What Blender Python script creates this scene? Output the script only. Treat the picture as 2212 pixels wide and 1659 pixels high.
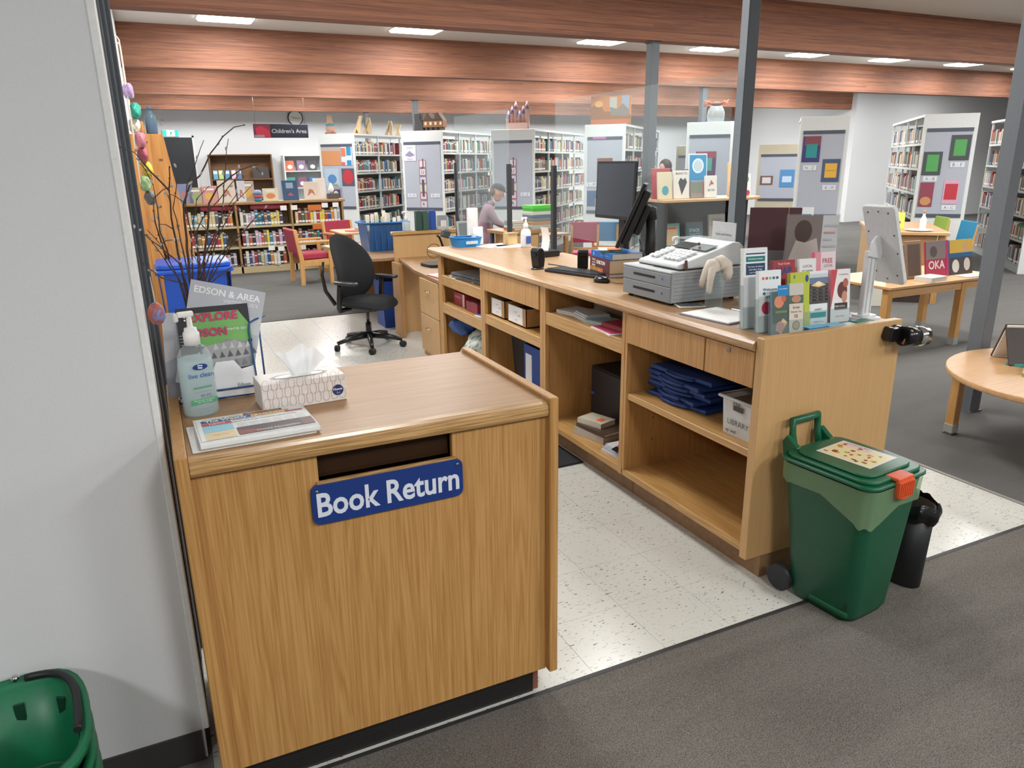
import bpy, bmesh, math, random
from mathutils import Vector, Matrix
random.seed(7)
S = bpy.context.scene
for o in list(bpy.data.objects): bpy.data.objects.remove(o)
COL = S.collection
PI = math.pi
# ------------------------------------------------------------------ camera
FPX, PITCH, ROLL, YAW = 1596.3, 0.293143, -0.01414, 0.441048
cd = bpy.data.cameras.new('camera'); cam = bpy.data.objects.new('camera', cd); COL.objects.link(cam)
cd.sensor_fit = 'HORIZONTAL'; cd.sensor_width = 36; cd.lens = FPX / 2212 * 36; cd.clip_start = .02; cd.clip_end = 200
fw = Vector((math.sin(YAW)*math.cos(PITCH), math.cos(YAW)*math.cos(PITCH), -math.sin(PITCH)))
rt = Vector((math.cos(YAW), -math.sin(YAW), 0)); up = rt.cross(fw)
ra = rt*math.cos(ROLL)+up*math.sin(ROLL); ua = -rt*math.sin(ROLL)+up*math.cos(ROLL)
M = Matrix((ra, ua, -fw)).transposed().to_4x4(); M.translation = (0, 0, 1.7)
cam.matrix_world = M
S.camera = cam
# ------------------------------------------------------------------ world, exposure
W = bpy.data.worlds.new('world'); S.world = W; W.use_nodes = True
W.node_tree.nodes['Background'].inputs[0].default_value = (.9, .95, 1, 1)
W.node_tree.nodes['Background'].inputs[1].default_value = .25
S.view_settings.view_transform = 'Standard'; S.view_settings.look = 'None'
S.view_settings.gamma = 1; S.view_settings.use_curve_mapping = False
S.view_settings.exposure = 0.2
LAMP = 9.0         # brightness of a ceiling panel's diffuser
WATT = 46.0        # light each panel throws down from an area light under its diffuser
SPREAD = math.radians(180)
# ------------------------------------------------------------------ materials
def lin(h):
    h = h.lstrip('#'); v = [int(h[i:i+2], 16)/255 for i in (0, 2, 4)]
    return tuple(c/12.92 if c <= .04045 else ((c+.055)/1.055)**2.4 for c in v)+(1,)
MATS = {}
def newmat(name):
    m = bpy.data.materials.new(name); m.use_nodes = True
    nt = m.node_tree; b = nt.nodes['Principled BSDF']
    return m, nt, b
def N(nt, t, **kw):
    n = nt.nodes.new(t)
    for k, v in kw.items():
        if k in n.inputs: n.inputs[k].default_value = v
        else: setattr(n, k, v)
    return n
def mat(h, r=.5, metal=0, noise=.04, bump=0, scale=60, coat=0):
    k = (h, r, metal, noise, bump, scale, coat)
    if k in MATS: return MATS[k]
    m, nt, b = newmat('plain_'+h.lstrip('#'))
    b.inputs['Roughness'].default_value = r; b.inputs['Metallic'].default_value = metal
    b.inputs['Coat Weight'].default_value = coat
    c = lin(h)
    if noise or bump:
        g = N(nt, 'ShaderNodeNewGeometry'); nz = N(nt, 'ShaderNodeTexNoise', Scale=scale, Detail=3.)
        nt.links.new(g.outputs['Position'], nz.inputs['Vector'])
        rp = N(nt, 'ShaderNodeValToRGB')
        rp.color_ramp.elements[0].position = .3; rp.color_ramp.elements[1].position = .7
        rp.color_ramp.elements[0].color = tuple(x*(1-noise) for x in c[:3])+(1,)
        rp.color_ramp.elements[1].color = tuple(min(1, x*(1+noise)) for x in c[:3])+(1,)
        nt.links.new(nz.outputs['Fac'], rp.inputs[0]); nt.links.new(rp.outputs[0], b.inputs['Base Color'])
        if bump:
            bp = N(nt, 'ShaderNodeBump', Strength=bump, Distance=.004)
            nt.links.new(nz.outputs['Fac'], bp.inputs['Height']); nt.links.new(bp.outputs[0], b.inputs['Normal'])
    else: b.inputs['Base Color'].default_value = c
    MATS[k] = m; return m
def wood(name, c1, c2, grain='z', r=.35, scale=9., fine=1., coat=.15, rand=0.):
    if name in MATS: return MATS[name]
    m, nt, b = newmat(name); b.inputs['Roughness'].default_value = r; b.inputs['Coat Weight'].default_value = coat
    b.inputs['Coat Roughness'].default_value = .3
    g = N(nt, 'ShaderNodeNewGeometry'); mp = N(nt, 'ShaderNodeMapping')
    lo, hi = .16, 6.5*fine
    sc = {'x': (lo, hi, hi), 'y': (hi, lo, hi), 'z': (hi, hi, lo)}[grain]
    mp.inputs['Scale'].default_value = sc
    nt.links.new(g.outputs['Position'], mp.inputs['Vector'])
    oi = N(nt, 'ShaderNodeObjectInfo')
    if rand:
        va = N(nt, 'ShaderNodeVectorMath', operation='MULTIPLY_ADD')
        va.inputs[1].default_value = (9, 17, 13)
        nt.links.new(oi.outputs['Random'], va.inputs[0]); nt.links.new(mp.outputs[0], va.inputs[2]); src = va.outputs[0]
    else: src = mp.outputs[0]
    n1 = N(nt, 'ShaderNodeTexNoise', Scale=scale*.35, Detail=3., Distortion=1.2)
    n2 = N(nt, 'ShaderNodeTexNoise', Scale=scale*4, Detail=4.)
    nt.links.new(src, n1.inputs['Vector']); nt.links.new(src, n2.inputs['Vector'])
    wv = N(nt, 'ShaderNodeMath', operation='SINE'); mu = N(nt, 'ShaderNodeMath', operation='MULTIPLY'); mu.inputs[1].default_value = 45
    nt.links.new(n1.outputs['Fac'], mu.inputs[0]); nt.links.new(mu.outputs[0], wv.inputs[0])
    a = N(nt, 'ShaderNodeMath', operation='MULTIPLY_ADD'); a.inputs[1].default_value = .13; a.inputs[2].default_value = 0
    nt.links.new(wv.outputs[0], a.inputs[0])
    s = N(nt, 'ShaderNodeMath', operation='ADD'); nt.links.new(a.outputs[0], s.inputs[0]); nt.links.new(n2.outputs['Fac'], s.inputs[1])
    if rand:
        t = N(nt, 'ShaderNodeMath', operation='MULTIPLY_ADD'); t.inputs[1].default_value = rand; t.inputs[2].default_value = -rand/2
        nt.links.new(oi.outputs['Random'], t.inputs[0])
        s2 = N(nt, 'ShaderNodeMath', operation='ADD'); nt.links.new(s.outputs[0], s2.inputs[0]); nt.links.new(t.outputs[0], s2.inputs[1]); s = s2
    rp = N(nt, 'ShaderNodeValToRGB'); e = rp.color_ramp.elements
    e[0].position = .22; e[0].color = lin(c2); e[1].position = .72; e[1].color = lin(c1)
    nt.links.new(s.outputs[0], rp.inputs[0]); nt.links.new(rp.outputs[0], b.inputs['Base Color'])
    MATS[name] = m; return m
def glass(name, tint='#ffffff', rough=.02, alpha=.12):
    """thin clear plastic: mostly see-through with a glossy reflection"""
    if name in MATS: return MATS[name]
    m, nt, b = newmat(name)
    tr = N(nt, 'ShaderNodeBsdfTransparent'); tr.inputs[0].default_value = lin(tint)
    mx = N(nt, 'ShaderNodeMixShader'); b.inputs['Base Color'].default_value = lin(tint); b.inputs['Roughness'].default_value = rough
    lw = N(nt, 'ShaderNodeLayerWeight', Blend=.5); pw = N(nt, 'ShaderNodeMath', operation='POWER'); pw.inputs[1].default_value = 5.; nt.links.new(lw.outputs['Facing'], pw.inputs[0])
    ad = N(nt, 'ShaderNodeMath', operation='MULTIPLY_ADD'); ad.inputs[1].default_value = .6; ad.inputs[2].default_value = alpha; ad.use_clamp = True
    nt.links.new(pw.outputs[0], ad.inputs[0]); nt.links.new(ad.outputs[0], mx.inputs[0])
    nt.links.new(tr.outputs[0], mx.inputs[1]); nt.links.new(b.outputs[0], mx.inputs[2])
    nt.links.new(mx.outputs[0], nt.nodes['Material Output'].inputs[0])
    MATS[name] = m; return m
def emit(name, h, s):
    if name in MATS: return MATS[name]
    m, nt, b = newmat(name); b.inputs['Base Color'].default_value = lin(h)
    b.inputs['Emission Color'].default_value = lin(h); b.inputs['Emission Strength'].default_value = s
    MATS[name] = m; return m
def translucent(name, h, r=.4, t=.5, alpha=1.):
    if name in MATS: return MATS[name]
    m, nt, b = newmat(name); b.inputs['Base Color'].default_value = lin(h); b.inputs['Roughness'].default_value = r
    tl = N(nt, 'ShaderNodeBsdfTranslucent'); tl.inputs[0].default_value = lin(h)
    mx = N(nt, 'ShaderNodeMixShader'); mx.inputs[0].default_value = t
    nt.links.new(b.outputs[0], mx.inputs[1]); nt.links.new(tl.outputs[0], mx.inputs[2])
    out = mx.outputs[0]
    if alpha < 1:
        tr = N(nt, 'ShaderNodeBsdfTransparent'); m2 = N(nt, 'ShaderNodeMixShader'); m2.inputs[0].default_value = alpha
        nt.links.new(tr.outputs[0], m2.inputs[1]); nt.links.new(out, m2.inputs[2]); out = m2.outputs[0]
    nt.links.new(out, nt.nodes['Material Output'].inputs[0]); MATS[name] = m; return m
# ------------------------------------------------------------------ object helpers
def setp(o, label=None, cat=None, group=None, kind=None):
    if label: o['label'] = label
    if cat: o['category'] = cat
    if group: o['group'] = group
    if kind: o['kind'] = kind
    return o
def thing(name, label, cat, loc=(0, 0, 0), rz=0, group=None, rot=None):
    o = bpy.data.objects.new(name, None); COL.objects.link(o); o.empty_display_size = .05
    o.location = loc; o.rotation_euler = rot or (0, 0, rz)
    return setp(o, label, cat, group)
def dup(root, loc=None, rz=None, label=None, group=None, parent=None):
    r = root.copy(); COL.objects.link(r)
    if parent: r.parent = parent
    if loc is not None: r.location = loc
    if rz is not None: r.rotation_euler = (0, 0, rz)
    if label: r['label'] = label
    if group: r['group'] = group
    for ch in list(root.children): dup(ch, parent=r)
    return r
def basis(o, u, v):
    u = Vector(u).normalized(); v = Vector(v); v = (v-u*v.dot(u)).normalized(); w = u.cross(v)
    m = Matrix((u, v, w)).transposed().to_4x4(); m.translation = o; return m
class MB:
    def __init__(s): s.bm = bmesh.new(); s.m = []
    def mi(s, m):
        if m not in s.m: s.m.append(m)
        return s.m.index(m)
    def _in(s, t, m, mx=None):
        if mx: bmesh.ops.transform(t, matrix=mx, verts=t.verts)
        i = s.mi(m); vm = {}
        for v in t.verts: vm[v] = s.bm.verts.new(v.co)
        for f in t.faces:
            try: nf = s.bm.faces.new([vm[v] for v in f.verts]); nf.material_index = i; nf.smooth = f.smooth
            except ValueError: pass
        t.free(); return s
    def box(s, x0, x1, y0, y1, z0, z1, m, bev=0, seg=1, mx=None):
        t = bmesh.new()
        c = [t.verts.new((x, y, z)) for z in (z0, z1) for y in (y0, y1) for x in (x0, x1)]
        for q in ((0, 2, 3, 1), (4, 5, 7, 6), (0, 1, 5, 4), (2, 6, 7, 3), (0, 4, 6, 2), (1, 3, 7, 5)): t.faces.new([c[i] for i in q])
        if bev: bmesh.ops.bevel(t, geom=t.edges[:], offset=bev, segments=seg, affect='EDGES', profile=.5)
        return s._in(t, m, mx)
    def prism(s, poly, a, b, m, axis='z', bev=0, mx=None, seg=1):
        """poly in the two other axes (order x,y / x,z / y,z)"""
        t = bmesh.new()
        def P(p, h): return {'z': (p[0], p[1], h), 'y': (p[0], h, p[1]), 'x': (h, p[0], p[1])}[axis]
        lo = [t.verts.new(P(p, a)) for p in poly]; hi = [t.verts.new(P(p, b)) for p in poly]
        n = len(poly); t.faces.new(lo[::-1]); t.faces.new(hi)
        for i in range(n): t.faces.new((lo[i], lo[(i+1) % n], hi[(i+1) % n], hi[i]))
        bmesh.ops.recalc_face_normals(t, faces=t.faces[:])
        if bev: bmesh.ops.bevel(t, geom=t.edges[:], offset=bev, segments=seg, affect='EDGES', profile=.5)
        return s._in(t, m, mx)
    def tube(s, pts, r, m, n=8, cap=True, mx=None, closed=False):
        pts = [Vector(p) for p in pts]; t = bmesh.new(); rings = []; k = len(pts)
        rr = r if isinstance(r, (list, tuple)) else [r]*k
        prev = None
        for i, p in enumerate(pts):
            if closed: d = pts[(i+1) % k]-pts[i-1]
            else: d = pts[min(i+1, k-1)]-pts[max(i-1, 0)]
            d = d.normalized() if d.length > 1e-9 else Vector((0, 0, 1))
            if prev is None: u = d.orthogonal().normalized()
            else:
                u = prev-d*prev.dot(d); u = u.normalized() if u.length > 1e-6 else d.orthogonal().normalized()
            prev = u; w = d.cross(u)
            rings.append([t.verts.new(p+(u*math.cos(2*PI*j/n)+w*math.sin(2*PI*j/n))*rr[i]) for j in range(n)])
        for i in range(k if closed else k-1):
            a, b = rings[i], rings[(i+1) % k]
            for j in range(n):
                f = t.faces.new((a[j], a[(j+1) % n], b[(j+1) % n], b[j])); f.smooth = n > 5
        if cap and not closed: t.faces.new(rings[0][::-1]); t.faces.new(rings[-1])
        return s._in(t, m, mx)
    def lathe(s, prof, m, c=(0, 0, 0), n=20, sx=1, sy=1, mx=None, cap=True, ex=0):
        """prof: (radius, z) list; ex: superellipse squareness"""
        t = bmesh.new(); rings = []
        def rad(a):
            if not ex: return 1
            return (abs(math.cos(a))**ex+abs(math.sin(a))**ex)**(-1/ex)
        for r, z in prof:
            rings.append([t.verts.new((c[0]+r*sx*rad(2*PI*j/n)*math.cos(2*PI*j/n), c[1]+r*sy*rad(2*PI*j/n)*math.sin(2*PI*j/n), c[2]+z)) for j in range(n)])
        for a, b in zip(rings, rings[1:]):
            for j in range(n):
                f = t.faces.new((a[j], a[(j+1) % n], b[(j+1) % n], b[j])); f.smooth = True
        if cap: t.faces.new(rings[0][::-1]); t.faces.new(rings[-1])
        return s._in(t, m, mx)
    def ball(s, c, r, m, sc=(1, 1, 1), mx=None, sub=2):
        t = bmesh.new(); bmesh.ops.create_icosphere(t, subdivisions=sub, radius=r)
        for f in t.faces: f.smooth = True
        for v in t.verts: v.co = Vector((v.co.x*sc[0]+c[0], v.co.y*sc[1]+c[1], v.co.z*sc[2]+c[2]))
        return s._in(t, m, mx)
    def face(s, pts, m, smooth=False):
        f = s.bm.faces.new([s.bm.verts.new(p) for p in pts]); f.material_index = s.mi(m); f.smooth = smooth; return s
    def grid(s, fn, nu, nv, m, smooth=True):
        vs = [[s.bm.verts.new(fn(i/nu, j/nv)) for j in range(nv+1)] for i in range(nu+1)]; k = s.mi(m)
        for i in range(nu):
            for j in range(nv):
                f = s.bm.faces.new((vs[i][j], vs[i+1][j], vs[i+1][j+1], vs[i][j+1])); f.material_index = k; f.smooth = smooth
        return s
    def text(s, txt, size, m, mx, width=None, bold=0, center=True, sp=1., ext=0., height=None):
        me = textmesh(txt, size, bold, sp, ext)
        xs = [v.co.x for v in me.vertices]; ys = [v.co.y for v in me.vertices]
        if not xs: return s
        x0, x1, y0, y1 = min(xs), max(xs), min(ys), max(ys)
        k = (width/(x1-x0)) if width else 1; ky = (height/(y1-y0)) if height else (k if width else 1)
        cx = (x0+x1)/2 if center else x0; cy = (y0+y1)/2 if center else y0
        i = s.mi(m); vs = [s.bm.verts.new(mx @ Vector(((v.co.x-cx)*k, (v.co.y-cy)*ky, v.co.z))) for v in me.vertices]
        for p in me.polygons:
            try: f = s.bm.faces.new([vs[a] for a in p.vertices]); f.material_index = i
            except ValueError: pass
        return s
    def art(s, mx, items, step=.0004, base=.0006):
        """flat print: rectangles, ellipses, polygons and lettering laid on a plane"""
        z = base
        for it in items:
            k = it[0]; c = it[-1]; m = c if not isinstance(c, str) else mat(c, .45, noise=0)
            if k == 'r': pts = [(it[1], it[2]), (it[3], it[2]), (it[3], it[4]), (it[1], it[4])]
            elif k == 'e': pts = [(it[1]+it[3]*math.cos(2*PI*j/18), it[2]+it[4]*math.sin(2*PI*j/18)) for j in range(18)]
            elif k == 'p': pts = it[1]
            elif k == 't':
                s.text(it[3], it[4], m, mx @ Matrix.Translation((it[1], it[2], z)), width=it[5], bold=it[6]); z += step; continue
            i = s.mi(m); f = s.bm.faces.new([s.bm.verts.new(mx @ Vector((x, y, z))) for x, y in pts]); f.material_index = i; z += step
        return s
    def build(s, name, parent=None, smooth=None, loc=None, rot=None, label=None, cat=None, group=None, kind=None, mx=None):
        me = bpy.data.meshes.new(name); s.bm.to_mesh(me); s.bm.free()
        for m in s.m: me.materials.append(m)
        if smooth is not None:
            for p in me.polygons: p.use_smooth = smooth
        o = bpy.data.objects.new(name, me); COL.objects.link(o)
        if parent: o.parent = parent
        if mx is not None: o.matrix_local = mx
        if loc is not None: o.location = loc
        if rot is not None: o.rotation_euler = rot
        return setp(o, label, cat, group, kind)
TXT = {}
def textmesh(txt, size, bold=0, sp=1., ext=0.):
    k = (txt, size, bold, sp, ext)
    if k not in TXT:
        cu = bpy.data.curves.new('lettering', 'FONT'); cu.body = txt; cu.size = size; cu.offset = bold*size; cu.space_character = sp
        cu.extrude = ext; cu.resolution_u = 3
        o = bpy.data.objects.new('lettering', cu); COL.objects.link(o); bpy.context.view_layer.update()
        TXT[k] = bpy.data.meshes.new_from_object(o.evaluated_get(bpy.context.evaluated_depsgraph_get()))
        bpy.data.objects.remove(o); bpy.data.curves.remove(cu)
    return TXT[k]
def bx(name, dims, m, parent=None, bev=0, seg=1, **kw):
    return MB().box(*dims, m, bev, seg).build(name, parent, **kw)
def rrect(w, h, r, n=4, cx=0, cy=0):
    out = []
    for (sx, sy, a0) in ((1, 1, 0), (-1, 1, 90), (-1, -1, 180), (1, -1, 270)):
        for j in range(n+1):
            a = math.radians(a0+90*j/n); out.append((cx+sx*(w/2-r)+r*math.cos(a), cy+sy*(h/2-r)+r*math.sin(a)))
    return out
def T(x=0, y=0, z=0, rz=0, rx=0, ry=0):
    return Matrix.Translation((x, y, z)) @ Matrix.Rotation(rz, 4, 'Z') @ Matrix.Rotation(rx, 4, 'X') @ Matrix.Rotation(ry, 4, 'Y')
# ------------------------------------------------------------------ shared materials
OAK = wood('oak_veneer', '#c29459', '#a8773f', 'z', r=.42)
OAKX = wood('oak_top', '#ab845a', '#9a7247', 'x', r=.42, coat=.1)
OAKY = wood('oak_counter_top', '#a58059', '#946f47', 'y', r=.45, coat=.1)
OAKN = wood('oak_nosing_x', '#c9a06a', '#86602f', 'x', r=.35, scale=14.)
OAKNY = wood('oak_nosing_y', '#bb9468', '#946c42', 'y', r=.35, scale=14.)
OAKH = wood('oak_edge_y', '#c39a5f', '#a87840', 'y', r=.4)
OAKIN = wood('oak_inner', '#b98c56', '#a2743f', 'z', r=.5)
OAKP = wood('oak_end_panel', '#c79f6c', '#be9562', 'z', r=.5, fine=1.6)
PINE = wood('pine_board', '#c98f4c', '#a86a2c', 'z', r=.5, scale=5)
BEECH = wood('beech_frame', '#cf9f62', '#bb8649', 'z', r=.45)
BEECHX = wood('beech_top', '#d0a577', '#bd8e5d', 'x', r=.35)
GLU = wood('glulam_fir', '#9d6a50', '#795040', 'x', r=.7, scale=5., coat=.0, rand=.34)
WHITE = mat('#dedede', .55); SHELFW = mat('#d4d6d4', .5); PAPER = mat('#eceae6', .7)
STEEL = mat('#9a9a98', .35, 1, .02); CHROME = mat('#d8d8d8', .12, 1, 0)
BLACK = mat('#161618', .5); BLKP = mat('#1b1b1d', .35); POSTG = mat('#666b71', .55); POSTD = mat('#34383e', .5)
ACR = glass('clear_acrylic', '#f4f8f8', .03, .05)
CLEAR = glass('clear_plastic', '#f2f6f6', .05, .08)
# ================================================================== STRUCTURE
def tile_mat():
    m, nt, b = newmat('vinyl_tile'); b.inputs['Roughness'].default_value = .22; b.inputs['Specular IOR Level'].default_value = .5
    g = N(nt, 'ShaderNodeNewGeometry'); oi = N(nt, 'ShaderNodeObjectInfo')
    st = N(nt, 'ShaderNodeMath', operation='GREATER_THAN'); st.inputs[1].default_value = .5; nt.links.new(oi.outputs['Random'], st.inputs[0])
    rp = N(nt, 'ShaderNodeMath', operation='MULTIPLY'); rp.inputs[1].default_value = 37.; nt.links.new(oi.outputs['Random'], rp.inputs[0])
    def flecks(rz, sc, thr, off):
        mp = N(nt, 'ShaderNodeMapping'); mp.inputs['Rotation'].default_value = (0, 0, rz); mp.inputs['Scale'].default_value = (sc, sc*3.4, 1); mp.inputs['Location'].default_value = (off, off, 0)
        va = N(nt, 'ShaderNodeVectorMath', operation='ADD'); nt.links.new(g.outputs['Position'], va.inputs[0]); nt.links.new(rp.outputs[0], va.inputs[1])
        nt.links.new(va.outputs[0], mp.inputs[0])
        nz = N(nt, 'ShaderNodeTexNoise', Scale=1., Detail=1.); nt.links.new(mp.outputs[0], nz.inputs['Vector'])
        t = N(nt, 'ShaderNodeMapRange'); t.inputs['From Min'].default_value = thr; t.inputs['From Max'].default_value = thr+.02; nt.links.new(nz.outputs['Fac'], t.inputs['Value'])
        return t.outputs[0]
    def pick(a, c):
        mx = N(nt, 'ShaderNodeMix'); nt.links.new(st.outputs[0], mx.inputs[0]); nt.links.new(a, mx.inputs[2]); nt.links.new(c, mx.inputs[3]); return mx.outputs[0]
    dark = pick(flecks(.35, 46, .70, 0), flecks(.35+PI/2, 46, .70, 3)); lite = pick(flecks(.2, 34, .66, 9), flecks(.2+PI/2, 34, .66, 5))
    m1 = N(nt, 'ShaderNodeMix', data_type='RGBA'); m1.inputs[6].default_value = lin('#cac8c0'); m1.inputs[7].default_value = lin('#b0afa8'); nt.links.new(lite, m1.inputs[0])
    m2 = N(nt, 'ShaderNodeMix', data_type='RGBA'); m2.inputs[7].default_value = lin('#55584f'); nt.links.new(m1.outputs[2], m2.inputs[6]); nt.links.new(dark, m2.inputs[0])
    nt.links.new(m2.outputs[2], b.inputs['Base Color']); return m
def carpet(name, c1, c2, sc):
    m, nt, b = newmat(name); b.inputs['Roughness'].default_value = .95; b.inputs['Specular IOR Level'].default_value = .1
    g = N(nt, 'ShaderNodeNewGeometry'); n1 = N(nt, 'ShaderNodeTexNoise', Scale=sc, Detail=2.); n2 = N(nt, 'ShaderNodeTexNoise', Scale=3.2, Detail=4., Distortion=.8)
    mp = N(nt, 'ShaderNodeMapping'); mp.inputs['Scale'].default_value = (.35, 1.6, 1); mp.inputs['Rotation'].default_value = (0, 0, .5)
    nt.links.new(g.outputs['Position'], n1.inputs['Vector']); nt.links.new(g.outputs['Position'], mp.inputs[0]); nt.links.new(mp.outputs[0], n2.inputs['Vector'])
    a = N(nt, 'ShaderNodeMath', operation='MULTIPLY_ADD'); a.inputs[1].default_value = .2; nt.links.new(n2.outputs['Fac'], a.inputs[0]); nt.links.new(n1.outputs['Fac'], a.inputs[2])
    rp = N(nt, 'ShaderNodeValToRGB'); e = rp.color_ramp.elements; e[0].position = .38; e[0].color = lin(c2); e[1].position = .85; e[1].color = lin(c1)
    nt.links.new(a.outputs[0], rp.inputs[0]); nt.links.new(rp.outputs[0], b.inputs['Base Color'])
    bp = N(nt, 'ShaderNodeBump', Strength=.6, Distance=.006); nt.links.new(n1.outputs['Fac'], bp.inputs['Height']); nt.links.new(bp.outputs[0], b.inputs['Normal'])
    return m
WALLM = mat('#d6d7d8', .85, noise=.015, bump=.08, scale=220)
CEILM = mat('#dddbd6', .9, noise=.02, bump=.1, scale=150)
floor = bx('floor', (-6, 26, -6, 20, -.12, -.004), mat('#77756f', .9), kind='structure')
TILE = tile_mat(); CARN = carpet('carpet_entrance', '#88827b', '#433f3a', 300.); CARF = carpet('carpet_library', '#73716e', '#4f4d4b', 260.)
ts = .3048; x0, y0, x1, y1 = -.055, 1.832, 3.77, 8.56
tm = MB().box(0, ts-.0012, 0, ts-.0012, -.0035, 0, TILE).build('tile', floor); tm.location = (x0, y0, 0)
nx, ny = 13, 23; first = True
for j in range(ny):
    for i in range(nx):
        a, b2 = x0+i*ts, y0+j*ts
        if a > x1-.02 or b2 > y1-.02: continue
        if first: first = False; continue
        w, d = min(ts, x1-a)-.0012, min(ts, y1-b2)-.0012
        if w > ts*.98 and d > ts*.98: o = bpy.data.objects.new('tile', tm.data); COL.objects.link(o); o.parent = floor
        else: o = MB().box(0, w, 0, d, -.0035, 0, TILE).build('tile', floor)
        o.location = (a, b2, 0)
bx('carpet', (-6, 26, -6, 1.812, -.0035, .006), CARN, floor)
m = MB(); m.box(3.79, 26, 1.812, 20, -.0035, .004, CARF); m.box(-6, 3.79, 8.575, 20, -.0035, .004, CARF); m.build('carpet', floor)
bx('edge_strip', (-.3, 26, 1.812, 1.832, -.003, .008), mat('#2e2c2b', .6), floor, .002)
bx('edge_strip', (3.77, 3.79, 1.832, 8.575, -.003, .006), mat('#8c8880', .6), floor, .002)
ceil = bx('ceiling', (-6, 26, -6, 20, 3.35, 3.5), CEILM, kind='structure')
bx('wall_left', (-.3, -.09, 2.18, 19.2, 0, 3.35), WALLM, kind='structure')
bx('wall_near', (-6, -.068, 2.03, 2.18, 0, 3.35), WALLM, kind='structure')
bx('baseboard_near', (-6, -.075, 2.022, 2.03, 0, .1), mat('#3e3b38', .6), kind='structure')
bx('trim_1', (-.07, -.052, 2.026, 2.2, .1, 3.35), mat('#e4e4e2', .6), bev=.003, kind='structure')
wb = bx('wall_back', (-.3, 26, 19.2, 19.4, 0, 3.35), WALLM, kind='structure')
bx('wall_right', (16.73, 26, 14.45, 19.2, 0, 3.35), WALLM, kind='structure')
bx('wall_camera_side', (-6, 26, -6.2, -6, 0, 3.35), WALLM, kind='structure')
bx('wall_outer_left', (-6.2, -6, -6, 2.03, 0, 3.35), WALLM, kind='structure')
bx('wall_outer_right', (26, 26.2, -6, 14.45, 0, 3.35), WALLM, kind='structure')
# folded grey sliding-door stack at the end of the near wall
ds = setp(bpy.data.objects.new('door_1', None), kind='structure'); COL.objects.link(ds)
for xa, ya in ((-.054, 2.52), (-.042, 2.60), (-.029, 2.68)):
    bx('door_leaf', (-.089, xa, ya, ya+.055, 0, 3.34), mat('#4f555c', .45), ds, .004)
# glulam beams, each lamination a board of its own
for bi, (by, xe) in enumerate(((2.95, 26), (6.8, 26), (10.7, 26), (14.6, 16.73), (18.4, 16.73))):
    br = setp(bpy.data.objects.new('trim_%d' % (bi+2), None), kind='structure'); COL.objects.link(br)
    br.location = (0, by, 0); nl = 12; h = .49/nl
    for k in range(nl):
        x = -.09
        while x < xe-.01:
            ln = random.uniform(2.6, 6.2); xb = min(xe, x+ln)
            if xe-xb < .8: xb = xe
            off = random.uniform(0, .0015)
            bx('lamination', (x+.0004, xb-.0004, off, .2-off, 2.86+k*h+.0004, 2.86+(k+1)*h-.0004), GLU, br); x = xb
# posts under the beams
def post(x, y, label, s=.1, z1=2.858, m=POSTG, sy=None, cap=True):
    t = thing('steel_post', label, 'post', (x, y, 0), group=None); sy = sy or s
    bx('shaft', (-s/2, s/2, -sy/2, sy/2, 0.005, z1-.012), m, t, .004)
    bx('base_plate', (-s/2-.012, s/2+.012, -sy/2-.012, sy/2+.012, 0.0045, .012), m, t)
    bx('cap_plate', (-s/2-.012, s/2+.012, -sy/2-.012, sy/2+.012, z1-.012, z1), m, t)
post(4.935, 3.04, 'grey steel column beside the low round table')
post(4.93, 6.9, 'grey steel column between the counter and the shelving behind the monitors')
post(4.93, 14.7, 'grey steel column rising behind the junior shelving')
post(4.96, 18.5, 'grey steel column against the far children\'s area wall', .09)
post(8.8, 10.8, 'grey steel column behind the white end panel with the glass jar')
p = thing('steel_post', 'slim dark charcoal post standing behind the cash register', 'post', (2.823, 3.135, 0))
bx('shaft', (-.036, .036, -.027, .027, .004, 2.945), mat('#474b51', .5), p, .003)
bx('pale_left_face', (-.0385, -.036, -.025, .025, 1.0, 2.9), mat('#8b9097', .5), p)  # paler grey layer over the left face of the shaft only
bx('base_plate', (-.045, .045, -.05, .05, .001, .01), POSTD, p)
# ceiling light panels
LM = emit('lamp_diffuser', '#fdfcf6', LAMP)
def lamp(x, y, lab, k=1.):
    t = thing('ceiling_light', lab, 'ceiling light', (x, y, 3.35), group='ceiling light panels')
    MB().prism(rrect(.60, 1.19, .05), -.028, -.006, LM).build('diffuser', t)
    MB().prism(rrect(.63, 1.22, .06), -.012, 0, mat('#e8e8e4', .5)).build('frame', t)
    nm = 'lamp_light_%d' % round(k*100); ld = bpy.data.lights.get(nm) or bpy.data.lights.new(nm, 'AREA')
    ld.shape = 'RECTANGLE'; ld.size = .58; ld.size_y = 1.16; ld.energy = WATT*k; ld.spread = SPREAD; ld.color = (.965, .985, 1)
    lo = bpy.data.objects.new('lamp_light', ld); COL.objects.link(lo); lo.parent = t; lo.location = (0, 0, -.03)
XL = (1.09, 3.41, 6.22, 8.26, 10.26, 12.23, 14.27)
for (ly, nm, k) in ((9.6, 'glowing white ceiling panel between the two nearest timber beams in view', 1.), (4.6, 'glowing white ceiling panel over the service counter', 1.15),
                    (13.4, 'glowing white ceiling panel over the junior shelving', 1.1), (17.0, 'glowing white ceiling panel in the children\'s area', 1.3)):
    for lx in XL: lamp(lx, ly, nm, k)
for lx in (-2.4, 1.09, 3.41, 6.22, 8.26, 10.26): lamp(lx, -1.6, 'added white ceiling panel filling light over the entrance carpet', 1.5)  # added panels out of view, fill light from the camera side
for ly in (5.6, 9.6, 12.6):
    for lx in (16.3, 19.0): lamp(lx, ly, 'added white ceiling panel brightening the far right wall', .8)  # panels added to brighten the far right wall
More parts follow.
